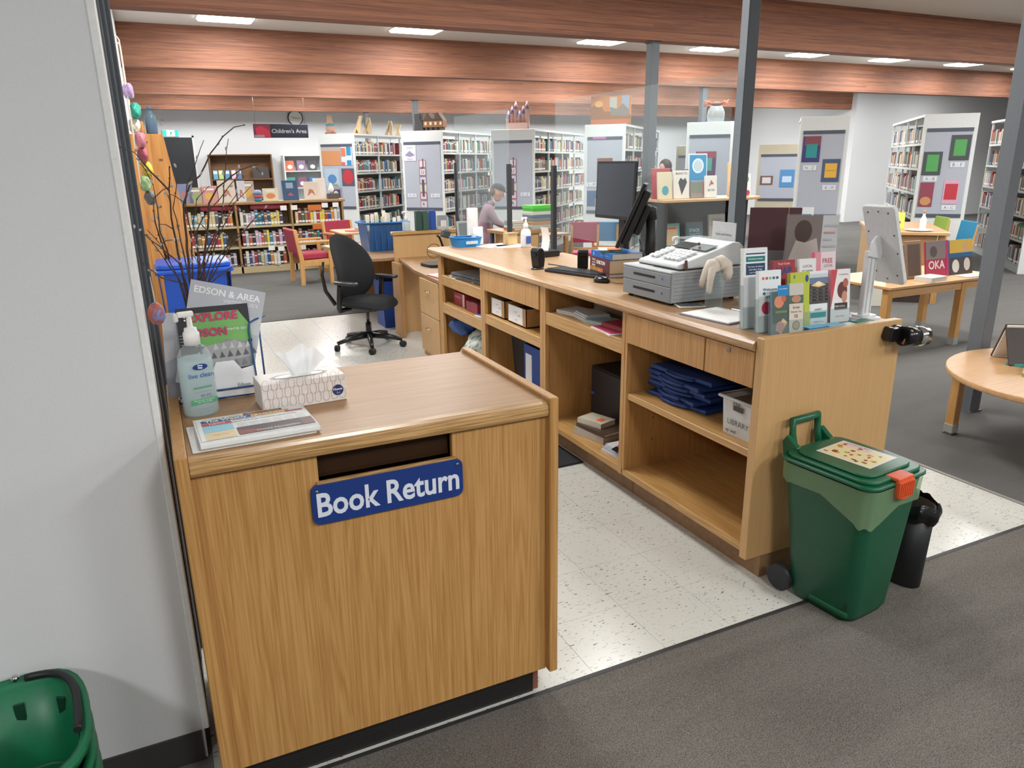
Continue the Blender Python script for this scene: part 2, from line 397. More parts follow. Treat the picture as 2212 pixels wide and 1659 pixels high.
# ================================================================== BOOK RETURN
_build = MB.build
WP = set()
def build_w(s, name, parent=None, **kw):
    o = _build(s, name, parent, **kw)
    if parent is not None and parent.name in WP: o.matrix_parent_inverse = parent.matrix_basis.inverted()
    return o
MB.build = build_w
def wthing(name, label, cat, base, group=None):
    """an Empty at the base; its parts are given in room coordinates"""
    t = thing(name, label, cat, base, group=group); WP.add(t.name); return t
br = wthing('book_return_cabinet', 'oak veneer book return cabinet with a slot in its front, standing by the white wall', 'cabinet', (.478, 2.12, 0))
bx('side_panel', (-.033, -.003, 1.78, 2.47, .112, 1.045), OAK, br, .003); bx('side_panel', (.961, .99, 1.78, 2.47, .112, 1.045), OAK, br, .003)
fp = MB()
for a in ((-.003, .961, .11, .905), (-.003, .297, .905, 1.0), (.667, .961, .905, 1.0), (.297, .667, .987, 1.0)): fp.box(a[0], a[1], 1.81, 1.828, a[2], a[3], OAK)
fp.build('front_panel', br)
bx('slot_frame', (.290, .674, 1.803, 1.812, .985, .998), OAKN, br, .001); bx('slot_frame', (.290, .674, 1.803, 1.812, .900, .912), OAKN, br, .001)
bx('slot_flap', (.30, .664, 1.838, 1.842, .912, .985), glass('smoked_flap', '#6a4a34', .08, .25), br)
bx('top', (-.002, .960, 1.83, 2.468, .995, 1.03), OAKX, br)
MB().prism([(1.786, 1.0), (1.79, .99), (1.80, .985), (1.832, .985), (1.832, 1.0302), (1.81, 1.0302), (1.795, 1.027), (1.788, 1.018)], -.002, .960, OAKN, 'x').build('nosing', br)
bx('back_panel', (-.003, .961, 2.45, 2.468, .11, .995), OAKIN, br); bx('bottom_panel', (-.003, .961, 1.83, 2.45, .11, .13), OAKIN, br)
bx('plinth', (.002, .957, 1.857, 2.44, .0, .112), mat('#7c4a36', .6), br); bx('rubber_base', (.002, .935, 1.851, 1.857, .0, .105), mat('#232120', .55), br)
rb = MB()
for k in range(9): rb.box(.002, .935, 1.8495, 1.851, .008+k*.011, .013+k*.011, mat('#1c1a1a', .5))
rb.build('rib', br, kind='stuff')
bx('inner_divider', (.30, .665, 1.95, 1.96, .13, .985), mat('#4a2f22', .7), br)
# sign
sg = wthing('book_return_sign', 'blue sign with rounded corners and white Book Return lettering', 'sign', (.482, 1.808, .85))
MB().prism(rrect(.42, .112, .02, cx=.482, cy=.849), 1.7985, 1.8095, mat('#16357a', .35), 'y', .001).build('plate', sg)
MB().text('Book Return', .075, mat('#d9dee8', .4, noise=0), basis((.482, 1.7975, .8485), (1, 0, 0), (0, 0, 1)), width=.395, bold=.022, height=.068, ext=.0006).build('lettering', sg)
for x, z in ((.287, .888), (.676, .890)): MB().lathe([(.005, 0), (.005, .002), (.002, .003)], STEEL, n=10, mx=T(x, 1.7985, z, rx=PI/2)).build('screw', sg)
# ---------------------------------------------------------------- things on the book return
ZT = 1.0305
s = thing('hand_sanitizer_bottle', 'clear pump bottle of pale blue hand sanitizer on the book return', 'bottle', (.052, 2.155, ZT), .0)
def pump_bottle(t, r, h, body, liq, cap, lab=True, fill=.8):
    MB().lathe([(r*.93, 0), (r, .006), (r, h*.72), (r*.93, h*.83), (r*.72, h*.93), (r*.42, h*.985), (r*.36, h)], body, n=24, sy=.8).build('body', t)
    MB().lathe([(r*.90, .004), (r*.95, .01), (r*.95, h*fill*.9), (r*.9, h*fill)], liq, n=24, sy=.8).build('liquid', t)
    MB().lathe([(r*.45, h-.004), (r*.45, h+.028), (r*.36, h+.034), (r*.34, h+.042), (r*.16, h+.044), (r*.14, h+.075)], cap, n=18).build('cap', t)
    q = MB(); q.box(-.03, .012, -.008, .008, h+.073, h+.088, cap, .004, 2); q.box(-.04, -.028, -.006, .006, h+.062, h+.085, cap, .003); q.build('pump_head', t)
LIQ = translucent('sanitizer_gel', '#dcebee', .25, .6, .8)
pump_bottle(s, .047, .205, glass('bottle_shell', '#f4f8f8', .15, .14), LIQ, mat('#eceae7', .4))
s.rotation_euler = (0, 0, .25)
lab = MB(); fm = basis((0, -.0395, 0), (1, 0, 0), (0, 0, 1))
lab.art(fm, [('e', 0, .145, .02, .0085, '#173a7c'), ('t', .0, .149, 'One', .01, .013, .03, '#ffffff'), ('t', .0, .142, 'Step', .01, .012, .03, '#ffffff'), ('t', 0, .122, 'live clean', .02, .066, .01, '#2a5d9e'),
             ('r', -.025, .086, .025, .0895, '#4f9d6d'), ('t', 0, .075, 'moisturizing hand sanitizer', .008, .048, 0, '#8b9aa0'), ('t', .006, .063, '99.9%', .012, .03, 0, '#6f7a7c'),
             ('r', -.036, .042, .036, .055, '#4f9d6d'), ('t', 0, .051, 'kills bacteria and germs', .006, .055, 0, '#d8eee0'), ('t', 0, .046, 'with 70% alcohol', .006, .04, 0, '#d8eee0'),
             ('t', 0, .027, 'fragrance free', .008, .045, 0, '#9aa5a8'), ('t', 0, .017, 'without additives', .006, .04, 0, '#9aa5a8')], step=.00005)
lab.build('label', s)
# newspaper: folded stack
nw = thing('newspaper', 'folded weekly newspaper lying on the front edge of the book return', 'newspaper', (.155, 1.955, ZT), 0)
q = MB(); PW = mat('#d8d8d6', .8)
q.box(-.148, .152, -.112, .09, 0, .004, PW, .001, mx=T(rz=.03)); q.build('lower_section', nw)
q = MB()
pr_ = [(-.105, .004), (.115, .004), (.120, .007), (.117, .011), (-.095, .019), (-.112, .0165), (-.117, .010), (-.113, .005)]
q.prism(pr_, -.128, .162, PW, 'x', mx=T(0, 0, 0, rz=.03)); q.build('upper_section', nw)
ang = math.atan2(-.008, .212)
fm = T(rz=.03) @ basis((.017, .115, .0114), (1, 0, 0), (0, 1, ang))   # v runs away from the reader
q = MB()
q.art(fm, [('r', -.14, -.208, .14, -.004, '#dfe0df'), ('r', -.128, -.022, -.02, -.010, '#e2dfcb'), ('t', -.075, -.016, 'shopping news', .01, .095, 0, '#44443c'), ('r', -.018, -.024, .085, -.006, '#6a3a66'), ('t', .035, -.015, 'Welcome Home!', .012, .085, .02, '#e6b64a'),
          ('r', -.128, -.05, .0, -.026, '#1f4f86'), ('t', -.064, -.038, 'The Weekly', .02, .108, .03, '#f1f1ee'), ('r', .002, -.05, .10, -.026, '#dba13f'), ('t', .05, -.038, 'ANCHOR', .02, .085, .03, '#f3ead2'),
          ('r', .10, -.04, .135, -.008, '#e8e8ea'), ('r', .088, -.055, .135, -.044, '#b5413f'), ('t', -.02, -.058, 'EDSON LEADER', .01, .06, .02, '#8a2f33'), ('t', .03, -.075, 'Edson and area residents come home', .01, .17, .01, '#3c3c40'),
          ('r', -.128, -.078, -.055, -.054, '#b9484a'), ('t', -.09, -.066, 'NEWS', .012, .04, .02, '#f0d4d0'), ('r', -.128, -.14, -.055, -.08, '#8fc2d4'), ('r', -.128, -.205, -.055, -.142, '#dcc49a'),
          ('t', -.09, -.16, 'community calendar', .008, .06, 0, '#6b5c44'), ('t', -.09, -.172, 'page four', .008, .04, 0, '#6b5c44')]
      + [('r', -.045+.03*(k % 6), -.125+.012*(k//6), -.02+.03*(k % 6), -.1225+.012*(k//6), '#a9abad') for k in range(18)]
      + [('r', -.05, -.20, .14, -.135, '#4a3c3c'), ('r', .11, -.20, .14, -.135, '#6d5148'), ('p', [(-.05, -.2), (.02, -.2), (-.01, -.17), (-.05, -.16)], '#8c4543'), ('t', .05, -.185, 'Happy November', .016, .11, 0, '#d9cfca')], step=.00004)
q.build('front_page', nw)
# tissue box
tb = thing('tissue_box', 'white tissue box with a copper loop pattern and a pulled-up tissue', 'tissue box', (.325, 2.15, ZT), .06)
TBW, TBD, TBH = .12, .06, .078
q = MB(); CB = mat('#e3ddd8', .55)
q.box(-TBW, TBW, -TBD, TBD, 0, TBH, CB, .0015); q.build('carton', tb)
q = MB(); cop = mat('#b78a6c', .5, noise=0)
def loops(q, mx, w, h):
    for i in range(10):
        for j in range(3):
            cx = -w+.012+(i+.5*(j % 2))*(2*w/10); cy = .010+j*.027
            if cx > w-.012: continue
            q.tube([mx @ Vector((cx+.0115*math.cos(a)*(.75+.25*abs(math.sin(a))), cy+.0155*math.sin(a), .0006)) for a in [2*PI*k/10 for k in range(10)]], .00045, cop, n=4, closed=True)
loops(q, basis((0, -TBD-.0002, .012), (1, 0, 0), (0, 0, 1)), TBW, TBH); q.build('loop_print', tb, kind='stuff')
q = MB(); q.art(basis((.095, -TBD-.0004, .033), (1, 0, 0), (0, 0, 1)), [('e', 0, 0, .0165, .0165, '#20346f'), ('t', 0, .003, 'Kleenex', .012, .027, .02, '#f2f2f4'), ('t', 0, -.008, 'tissues', .006, .01, 0, '#f2f2f4')]); q.build('brand_mark', tb)
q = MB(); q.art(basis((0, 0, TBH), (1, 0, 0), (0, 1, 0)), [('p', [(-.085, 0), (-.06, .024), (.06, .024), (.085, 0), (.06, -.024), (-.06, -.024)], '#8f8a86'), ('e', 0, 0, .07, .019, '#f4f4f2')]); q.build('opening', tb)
q = MB(); TI = translucent('tissue_paper', '#f6f7f8', .9, .45, .88)
def tis(u, v):
    a = (u-.5)*2.6; w = .022+.040*v
    return Vector((math.sin(a)*w+.006*math.sin(9*u+3*v)-.012*v, .012*math.cos(a*1.3)*(.4+v)+.007*math.sin(11*u), TBH-.004+v*(.085+.012*math.sin(2+8*u)-.03*max(0, u-.55))))
q.grid(tis, 26, 10, TI); q.grid(lambda u, v: tis(u, v)+Vector((.006+.03*v, .010+.012*math.sin(4*u), -.018*v)), 26, 8, TI); q.build('tissue', tb)
# wire magazine rack
WB = mat('#1d4f86', .4)
rk = wthing('wire_magazine_rack', 'blue wire rack holding magazines on the book return', 'rack', (.13, 2.34, ZT))
w_ = .0028
def wire(pts, nm='wire'): MB().tube(pts, w_, WB, n=8).build(nm, rk)
zb = ZT+w_
wire([(-.0, 2.275, zb), (.25, 2.275, zb), (.25, 2.335, zb), (0, 2.335, zb), (0, 2.275, zb)], 'base_wire')
wire([(.25, 2.335, zb), (.25, 2.352, ZT+.24)], 'back_wire'); wire([(.02, 2.335, zb), (.02, 2.352, ZT+.24)], 'back_wire'); wire([(.02, 2.352, ZT+.24), (.25, 2.352, ZT+.24)], 'back_wire')
for sx, x in ((1, .215), (-1, .075)):
    wire([(x+sx*.055, 2.345, ZT+.225), (x+sx*.02, 2.31, ZT+.222), (x+sx*.004, 2.303, ZT+.215), (x, 2.302, ZT+.19), (x+.004, 2.272, ZT+.06), (x+.006, 2.262, ZT+.028), (x+sx*.02, 2.262, ZT+.02), (x+sx*.04, 2.285, ZT+.02), (x+sx*.04, 2.29, zb)], 'front_wire')
wire([(.02, 2.268, ZT+.03), (.215, 2.268, ZT+.03)], 'front_wire')
# magazines
def leaning(name, lab, x0, yb, w, h, tilt, thick, items, edge='#e6e6e4', roll=0., zb=ZT+.0065, cat='magazine', group=None, yaw=0.):
    """a magazine or booklet standing on its lower edge, leaning back by tilt"""
    t = thing(name, lab, cat, (x0+w/2, yb, zb), group=group)
    mx = T(rz=yaw) @ Matrix.Rotation(-tilt, 4, 'X') @ T(0, 0, abs(math.sin(roll))*w/2) @ Matrix.Rotation(roll, 4, 'Y')
    MB().box(-w/2, w/2, 0, thick, 0, h, mat(edge, .6), .0006, mx=mx).build('pages', t)
    q = MB(); q.art(mx @ basis((0, -.0004, h/2), (1, 0, 0), (0, 0, 1)), items, step=.00018, base=.0002); q.build('cover', t)
    return t
a, b = .118, .14
leaning('magazine', 'grey Edson and Area visitor guide sticking up behind the winter magazine', -.008, 2.292, .21, .305, .14, .012,
        [('r', -.105, -.1525, .105, .1525, '#b9bcc4'), ('r', -.105, .02, .105, .07, '#c9ccd2'), ('t', .0, .128, 'EDSON & AREA', .03, .185, .02, '#f2f2f2'), ('t', .04, .106, 'VISITOR GUIDE', .012, .1, 0, '#e9e9ea'), ('t', -.075, -.12, '2022', .02, .035, .02, '#f0f0f0'), ('t', -.075, -.105, 'EDITION', .01, .035, 0, '#f0f0f0')], '#d2d3d6', roll=.27)
it = [('r', -.1, -.135, .1, .135, '#26272c'), ('p', [(-.06, .118), (.07, .118), (.1, .07), (.1, .03), (.03, .0), (-.02, .02), (-.06, .02)], '#78b263'), ('p', [(-.1, -.0), (-.04, .0), (.03, .035), (.1, .02), (.1, -.05), (-.02, -.06)], '#8f9093'),
      ('p', [(-.1, -.03), (-.03, .02), (.05, .03), (.1, .005), (.1, -.02), (-.1, -.05)], '#a9aaac')]
for k in range(16): it.append(('p', [(-.02+.0075*k, -.02+.03*math.sin(k*2.1)), (-.012+.0075*k, .0+.03*math.sin(k*2.1)), (-.004+.0075*k, -.018+.03*math.sin(k*2.1))], ('#5e5f62', '#c9cacc', '#77787b')[k % 3]))
it += [('p', [(-.1, -.135), (-.1, -.05), (-.03, -.02), (.0, -.09), (-.02, -.135)], '#2c2d33'), ('p', [(-.02, -.135), (.1, -.135), (.1, -.05), (.05, -.06), (.0, -.1)], '#f0f1f3'),
       ('p', [(-.025, -.135), (-.03, -.07), (-.01, -.03), (.04, -.03), (.06, -.06), (.055, -.135)], '#eceef2'),
       ('t', -.0, .105, 'EXPLORE', .05, .135, .035, '#c8336f'), ('t', -.02, .06, 'EDSON', .05, .105, .035, '#c8336f'), ('t', .06, .063, 'WINTER 2021', .012, .055, .01, '#e8f0e4'), ('t', .06, -.105, 'Edson', .016, .035, 0, '#4c5a78')]
for k in range(4): it.append(('r', -.098, .028+.009*k, -.055, .031+.009*k, '#8a8b90'))
for k in range(6): it.append(('e', -.078+.009*(k % 2), .118-.009*(k//2), .0028, .0028, '#e9efe4'))
leaning('magazine', 'winter magazine with pink Explore Edson title and a green band in the blue wire rack', .022, 2.276, .2, .27, .17, .006, it)
leaning('magazine', 'grey folded leaflet leaning behind the winter magazine beside the sanitizer bottle', -.03, 2.312, .12, .25, .06, .006, [('r', -.06, -.125, .06, .125, '#9fa1aa'), ('p', [(-.06, -.02), (.06, .04), (.06, .125), (-.06, .125)], '#b9bac0')], roll=.06)
# egg ornament hanging from a stem
eg = wthing('egg_ornament', 'orange and blue marbled egg ornament hanging from a willow stem', 'ornament', (-.024, 2.10, 1.30))
em, nt, bb = newmat('marbled_egg'); nz = N(nt, 'ShaderNodeTexNoise', Scale=38., Detail=2., Distortion=1.); g = N(nt, 'ShaderNodeNewGeometry'); nt.links.new(g.outputs['Position'], nz.inputs['Vector'])
rp = N(nt, 'ShaderNodeValToRGB'); rp.color_ramp.interpolation = 'EASE'; e = rp.color_ramp.elements; e[0].position = .38; e[0].color = lin('#7d86b5'); e[1].position = .62; e[1].color = lin('#c26a4a')
x = rp.color_ramp.elements.new(.5); x.color = lin('#a35a5e'); nt.links.new(nz.outputs['Fac'], rp.inputs[0]); nt.links.new(rp.outputs[0], bb.inputs['Base Color']); bb.inputs['Roughness'].default_value = .5
MB().lathe([(.003, -.029), (.013, -.025), (.0205, -.012), (.0215, 0), (.019, .012), (.013, .023), (.004, .0295), (.001, .030)], em, (-.024, 2.10, 1.334), n=18).build('egg', eg)
q = MB(); q.tube([(-.024, 2.10, 1.362), (-.026, 2.10, 1.43)], .0008, mat('#d8d4c8', .7), n=5); q.tube([(-.026, 2.10, 1.43), (-.022, 2.101, 1.362)], .0008, mat('#d8d4c8', .7), n=5); q.build('string', eg)
# ---------------------------------------------------------------- pussy willow in a vase
STEMS = [
 [(0.060, 2.360, 1.366), (0.057, 2.360, 1.387), (0.052, 2.350, 1.494), (0.048, 2.340, 1.560), (0.052, 2.320, 1.636), (0.061, 2.300, 1.698)],
 [(0.052, 2.320, 1.634), (0.037, 2.280, 1.656), (0.012, 2.200, 1.687), (-0.018, 2.050, 1.731), (-0.042, 1.970, 1.742)],
 [(0.075, 2.370, 1.363), (0.080, 2.380, 1.463), (0.084, 2.400, 1.555), (0.087, 2.400, 1.594), (0.112, 2.420, 1.645), (0.141, 2.430, 1.670), (0.181, 2.440, 1.732), (0.220, 2.450, 1.781), (0.256, 2.460, 1.808), (0.287, 2.470, 1.814)],
 [(0.111, 2.380, 1.359), (0.128, 2.400, 1.459), (0.143, 2.420, 1.511), (0.159, 2.430, 1.590), (0.188, 2.440, 1.636), (0.262, 2.460, 1.686), (0.327, 2.470, 1.704)],
 [(0.121, 2.380, 1.362), (0.160, 2.400, 1.429), (0.207, 2.420, 1.480), (0.254, 2.440, 1.515), (0.319, 2.460, 1.567)],
 [(0.098, 2.380, 1.360), (0.110, 2.360, 1.517), (0.134, 2.360, 1.555), (0.184, 2.350, 1.606), (0.241, 2.340, 1.672), (0.247, 2.340, 1.688)],
 [(0.051, 2.350, 1.372), (0.015, 2.300, 1.450), (-0.008, 2.240, 1.501), (-0.018, 2.200, 1.526)],
 [(0.046, 2.350, 1.378), (0.016, 2.300, 1.483), (-0.017, 2.240, 1.537)],
 [(0.083, 2.370, 1.363), (0.096, 2.380, 1.516), (0.091, 2.380, 1.595), (0.102, 2.380, 1.644), (0.124, 2.390, 1.684), (0.151, 2.400, 1.745), (0.164, 2.400, 1.769)],
 [(0.127, 2.380, 1.362), (0.186, 2.360, 1.456), (0.264, 2.330, 1.541), (0.326, 2.300, 1.550)],
 [(0.103, 2.380, 1.374), (0.169, 2.380, 1.512), (0.202, 2.380, 1.578), (0.234, 2.370, 1.619), (0.248, 2.360, 1.611)],
 [(0.063, 2.360, 1.366), (0.053, 2.330, 1.433), (0.025, 2.280, 1.470), (-0.035, 2.100, 1.546)],
 [(0.027, 2.310, 1.448), (0.015, 2.260, 1.529), (0.017, 2.220, 1.592), (0.013, 2.180, 1.653), (0.012, 2.200, 1.685)],
 [(0.021, 2.300, 1.449), (0.005, 2.270, 1.554), (0.008, 2.250, 1.615), (0.000, 2.240, 1.626)],
 [(0.088, 2.370, 1.362), (0.134, 2.380, 1.460), (0.188, 2.400, 1.550), (0.210, 2.420, 1.669), (0.234, 2.430, 1.774)],
 [(0.107, 2.380, 1.364), (0.106, 2.330, 1.440), (0.103, 2.300, 1.547), (0.118, 2.280, 1.611), (0.154, 2.270, 1.645)],
 [(0.056, 2.360, 1.370), (0.002, 2.280, 1.401), (-0.030, 2.180, 1.444), (-0.043, 2.100, 1.475)],
 [(0.131, 2.380, 1.362), (0.194, 2.370, 1.409), (0.274, 2.360, 1.417), (0.328, 2.350, 1.404)],
 [(0.075, 2.360, 1.385), (0.063, 2.320, 1.496), (0.057, 2.300, 1.587), (0.078, 2.290, 1.667), (0.079, 2.290, 1.694)],
 [(0.118, 2.380, 1.372), (0.160, 2.420, 1.469), (0.229, 2.440, 1.587), (0.289, 2.450, 1.640)]]
vs = wthing('willow_vase', 'vase of bare pussy willow branches with silver catkins on the book return', 'vase', (.095, 2.412, ZT))
MB().lathe([(.03, .0), (.038, .01), (.045, .1), (.04, .2), (.034, .25), (.033, .255)], mat('#c9d2d6', .3), (.095, 2.412, ZT), n=20, cap=False).build('vase_body', vs)
BARK = mat('#4f382c', .75, noise=.25, scale=160, bump=.3); CAT = mat('#b9b6b2', .9, noise=.1, scale=500); BUDS = mat('#5a3627', .7)
NOVASE = {1, 12, 13}
rs = random.Random(3); catk = MB(); buds = MB()
for i, st in enumerate(STEMS):
    pts = [Vector(p) for p in st]
    if i not in NOVASE: pts = [Vector((.095+.3*(pts[0].x-.095), 2.412, ZT+.03))]+pts
    fine = []
    for a, b in zip(pts, pts[1:]):
        n = max(1, int((b-a).length/.03))
        for k in range(n): fine.append(a.lerp(b, k/n)+Vector((rs.uniform(-1, 1), rs.uniform(-1, 1), rs.uniform(-.5, .5)))*.0018)
    fine.append(pts[-1]); L = len(fine); r0 = .0058 if i in (0, 2, 3) else .0036
    if i in NOVASE: r0 = .0026
    MB().tube(fine, [r0*(1-.75*k/(L-1)) for k in range(L)], BARK, n=6).build('stem', vs)
    for k in range(2, L):
        p = fine[k]; d = (fine[k]-fine[k-1]).normalized(); sd = Vector((rs.uniform(-1, 1), rs.uniform(-1, 1), rs.uniform(-.2, .8)))
        if p.z < 1.40: continue
        sd = (sd-d*sd.dot(d)).normalized()
        if rs.random() < .42:
            ax = (d+sd*.6).normalized(); M2 = basis(p+ax*.007+sd*.002, ax.orthogonal(), ax.cross(ax.orthogonal()))
            catk.ball((0, 0, 0), .0034, CAT, (1, 1, 2.1), M2, sub=1)
        elif rs.random() < .4: buds.ball(tuple(p+sd*.002), .0022, BUDS, (1, 1, 1.4), sub=1)
        if rs.random() < .09 and k < L-1:
            e = p+(d*.6+sd).normalized()*rs.uniform(.03, .07); mid = p.lerp(e, .5)+Vector((0, 0, .006))
            if e.x > -.045: MB().tube([p, mid, e], [.0016, .0013, .0008], BARK, n=5).build('twig', vs)
            catk.ball(tuple(e), .0034, CAT, (1, 1, 1.8), sub=1)
catk.build('catkins', vs, kind='stuff'); buds.build('buds', vs, kind='stuff')
# ================================================================== SERVICE COUNTER
CX0, CX1 = 2.03, 2.75
wt = wthing('counter_worktop', 'long oak laminate worktop with a rounded nosing along the service counter', 'worktop', (2.4, 3.95, .99))
MB().prism([(2.045, 2.082), (2.775, 2.082), (2.775, 5.76), (2.55, 5.83), (2.045, 5.83)], .992, 1.03, OAKY, 'z').build('top', wt)
MB().prism([(2.002, 1.0), (2.006, .991), (2.015, .987), (2.05, .987), (2.05, 1.0303), (2.028, 1.0303), (2.012, 1.027), (2.004, 1.018)], 2.082, 5.83, OAKNY, 'y').build('nosing', wt)
def unit(label, y0, y1):
    t = wthing('counter_cabinet', label, 'cabinet', ((CX0+CX1)/2, (y0+y1)/2, 0))
    bx('back_panel', (CX1-.015, CX1, y0, y1, .16, .985), OAKIN, t)
    bx('bottom_shelf', (CX0, CX1-.016, y0, y1, .125, .16), OAKH, t, .002)
    bx('plinth', (2.107, CX1-.02, y0+.002, y1, 0, .124), mat('#8a6a4a', .6, noise=.15, scale=25), t)
    return t
# A: nearest the end panel
u = unit('open counter bay with two drawers, nearest the green bin', 2.08, 2.975)
bx('end_panel', (2.015, 2.775, 2.04, 2.0795, .107, 1.045), OAKP, u, .003)
bx('plinth_end', (2.107, 2.72, 2.05, 2.081, 0, .107), mat('#8a6a4a', .6, noise=.15, scale=25), u)
bx('stile', (CX0-.004, CX0+.022, 2.955, 2.975, .16, .986), OAK, u, .001); bx('partition', (CX0+.022, CX1-.016, 2.957, 2.973, .16, .986), OAKIN, u)
d = bx('drawer_front', (2.018, 2.036, 2.086, 2.371, .838, .983), OAK, u, .002)
lk = MB(); lk.lathe([(.0095, 0), (.0095, .003), (.0075, .004)], STEEL, n=14, mx=T(2.018, 2.229, .962, rz=0, ry=-PI/2)); lk.box(2.0135, 2.0145, 2.228, 2.230, .957, .967, BLACK); lk.build('lock', u)
bx('drawer_front', (2.018, 2.036, 2.378, 2.952, .838, .983), OAK, u, .002); bx('drawer_box', (2.04, 2.5, 2.09, 2.95, .845, .975), OAKIN, u)
bx('shelf', (CX0+.004, CX1-.016, 2.081, 2.956, .542, .576), OAKH, u, .003)
for yy, zz in ((2.954, .30), (2.954, .42)): MB().lathe([(.004, 0), (.004, .001)], BLACK, n=10, mx=T(2.2, 2.9565, zz, rx=PI/2)).build('peg_hole', u)
# B
u = unit('open counter bay with a paper shelf over a deep space, between two stiles', 2.977, 3.845)
bx('stile', (CX0-.004, CX0+.022, 2.978, 3.005, .125, .986), OAK, u, .001); bx('stile', (CX0-.004, CX0+.022, 3.815, 3.845, .125, .986), OAK, u, .001)
bx('partition', (CX0+.022, CX1-.016, 3.825, 3.845, .16, .986), OAKIN, u)
bx('shelf', (CX0+.01, 2.55, 3.006, 3.815, .80, .836), OAKH, u); bx('shelf_lip', (CX0-.002, CX0+.012, 3.006, 3.815, .766, .840), OAKH, u, .002)
MB().lathe([(.006, 0), (.006, .001)], BLACK, n=10, mx=T(2.25, 3.824, .93, rx=PI/2)).build('peg_hole', u)
# C
u = unit('counter bay with one wide drawer over cardboard boxes', 3.847, 4.76)
bx('stile', (CX0-.004, CX0+.022, 3.847, 3.885, .125, .986), OAK, u, .001); bx('stile', (CX0-.004, CX0+.022, 4.725, 4.76, .125, .986), OAK, u, .001)
bx('partition', (CX0+.022, CX1-.016, 4.74, 4.76, .16, .986), OAKIN, u)
bx('drawer_front', (2.018, 2.036, 3.888, 4.722, .84, .983), OAK, u, .002); bx('drawer_box', (2.04, 2.5, 3.89, 4.72, .85, .975), OAKIN, u)
bx('shelf', (CX0+.01, 2.6, 3.886, 4.739, .63, .664), OAKH, u); bx('shelf_lip', (CX0-.002, CX0+.012, 3.886, 4.724, .602, .668), OAKH, u, .002)
# D
u = unit('far counter bay with three open shelves next to the desk', 4.762, 5.66)
bx('stile', (CX0-.004, CX0+.022, 4.762, 4.797, .125, .986), OAK, u, .001); bx('stile', (CX0-.004, CX0+.022, 5.585, 5.66, .125, .986), OAK, u, .001)
bx('partition', (CX0+.022, CX1-.016, 5.62, 5.66, .16, .986), OAKIN, u)
for a, b in ((.756, .836), (.530, .612)):
    bx('shelf', (CX0+.01, 2.6, 4.798, 5.619, b-.035, b-.004), OAKH, u); bx('shelf_lip', (CX0-.002, CX0+.012, 4.798, 5.586, a, b), OAKH, u, .002)
# desk beyond the counter
dk = wthing('staff_desk', 'oak staff desk with a divider panel at the far end of the counter', 'desk', (2.4, 6.8, 0))
MB().prism([(2.03, 5.665), (2.75, 5.665), (2.75, 7.3), (2.2, 7.3), (2.06, 6.4)], .745, .775, OAKY, 'z', .002).build('desk_top', dk)
bx('desk_side', (2.12, 2.16, 7.06, 7.3, .0, .744), OAKIN, dk, .002)
bx('divider', (2.16, 2.86, 7.30, 7.34, .0, 1.0), OAKP, dk, .003); bx('divider_cap', (2.14, 2.88, 7.28, 7.36, 1.0, 1.035), OAKN, dk, .006)
pd = wthing('drawer_pedestal', 'two-drawer oak pedestal with silver pulls under the staff desk', 'cabinet', (2.3, 5.93, 0))
bx('carcass', (2.05, 2.6, 5.70, 6.17, .05, .743), OAKIN, pd)
for a, b in ((.10, .43), (.436, .74)):
    dr = bx('drawer', (2.03, 2.05, 5.70, 6.17, a, b), OAKP, pd, .002)
    hd = MB(); hd.tube([(2.03, 5.90, (a+b)/2+.06), (2.010, 5.90, (a+b)/2+.06), (2.010, 5.97, (a+b)/2+.06), (2.03, 5.97, (a+b)/2+.06)], .005, CHROME, n=8)
    h = hd.build('pull', dr)
# ================================================================== ON THE COUNTER
ZC = 1.0303
# cash register
cr = wthing('cash_register', 'grey cash register with white keypad and two drawers', 'cash register', (2.36, 3.0, ZC))
G1 = mat('#84888c', .5, noise=.03); G2 = mat('#a3a7aa', .5, noise=.03); KW = mat('#cfd1d1', .45, noise=.02)
for x in (2.18, 2.55):
    for y in (2.83, 3.16): MB().lathe([(.012, 0), (.012, .0125)], BLACK, (x, y, ZC), n=10).build('foot', cr)
bx('drawer_body', (2.158, 2.58, 2.80, 3.195, ZC+.012, ZC+.150), G2, cr, .003)
bx('top_plate', (2.150, 2.585, 2.797, 3.199, ZC+.150, ZC+.162), mat('#b4b7b8', .5), cr, .004)
for a, b in ((.014, .086), (.089, .148)):
    d = bx('drawer', (2.150, 2.160, 2.801, 3.194, ZC+a, ZC+b), G1, cr, .002)
    bx('slot', (2.1490, 2.152, 2.92, 3.10, ZC+(a+b)/2-.002, ZC+(a+b)/2+.010), BLACK, d).matrix_parent_inverse = Matrix.Translation(-Vector((0, 0, 0)))
    MB().lathe([(.006, 0), (.006, .002)], CHROME, n=12, mx=T(2.150, 2.86, ZC+(a+b)/2+.004, ry=-PI/2)).build('lock', d)
for k in range(7): bx('groove', (2.17, 2.575, 2.7990, 2.8005, ZC+.030+k*.018, ZC+.0315+k*.018), mat('#7d8184', .6), cr)
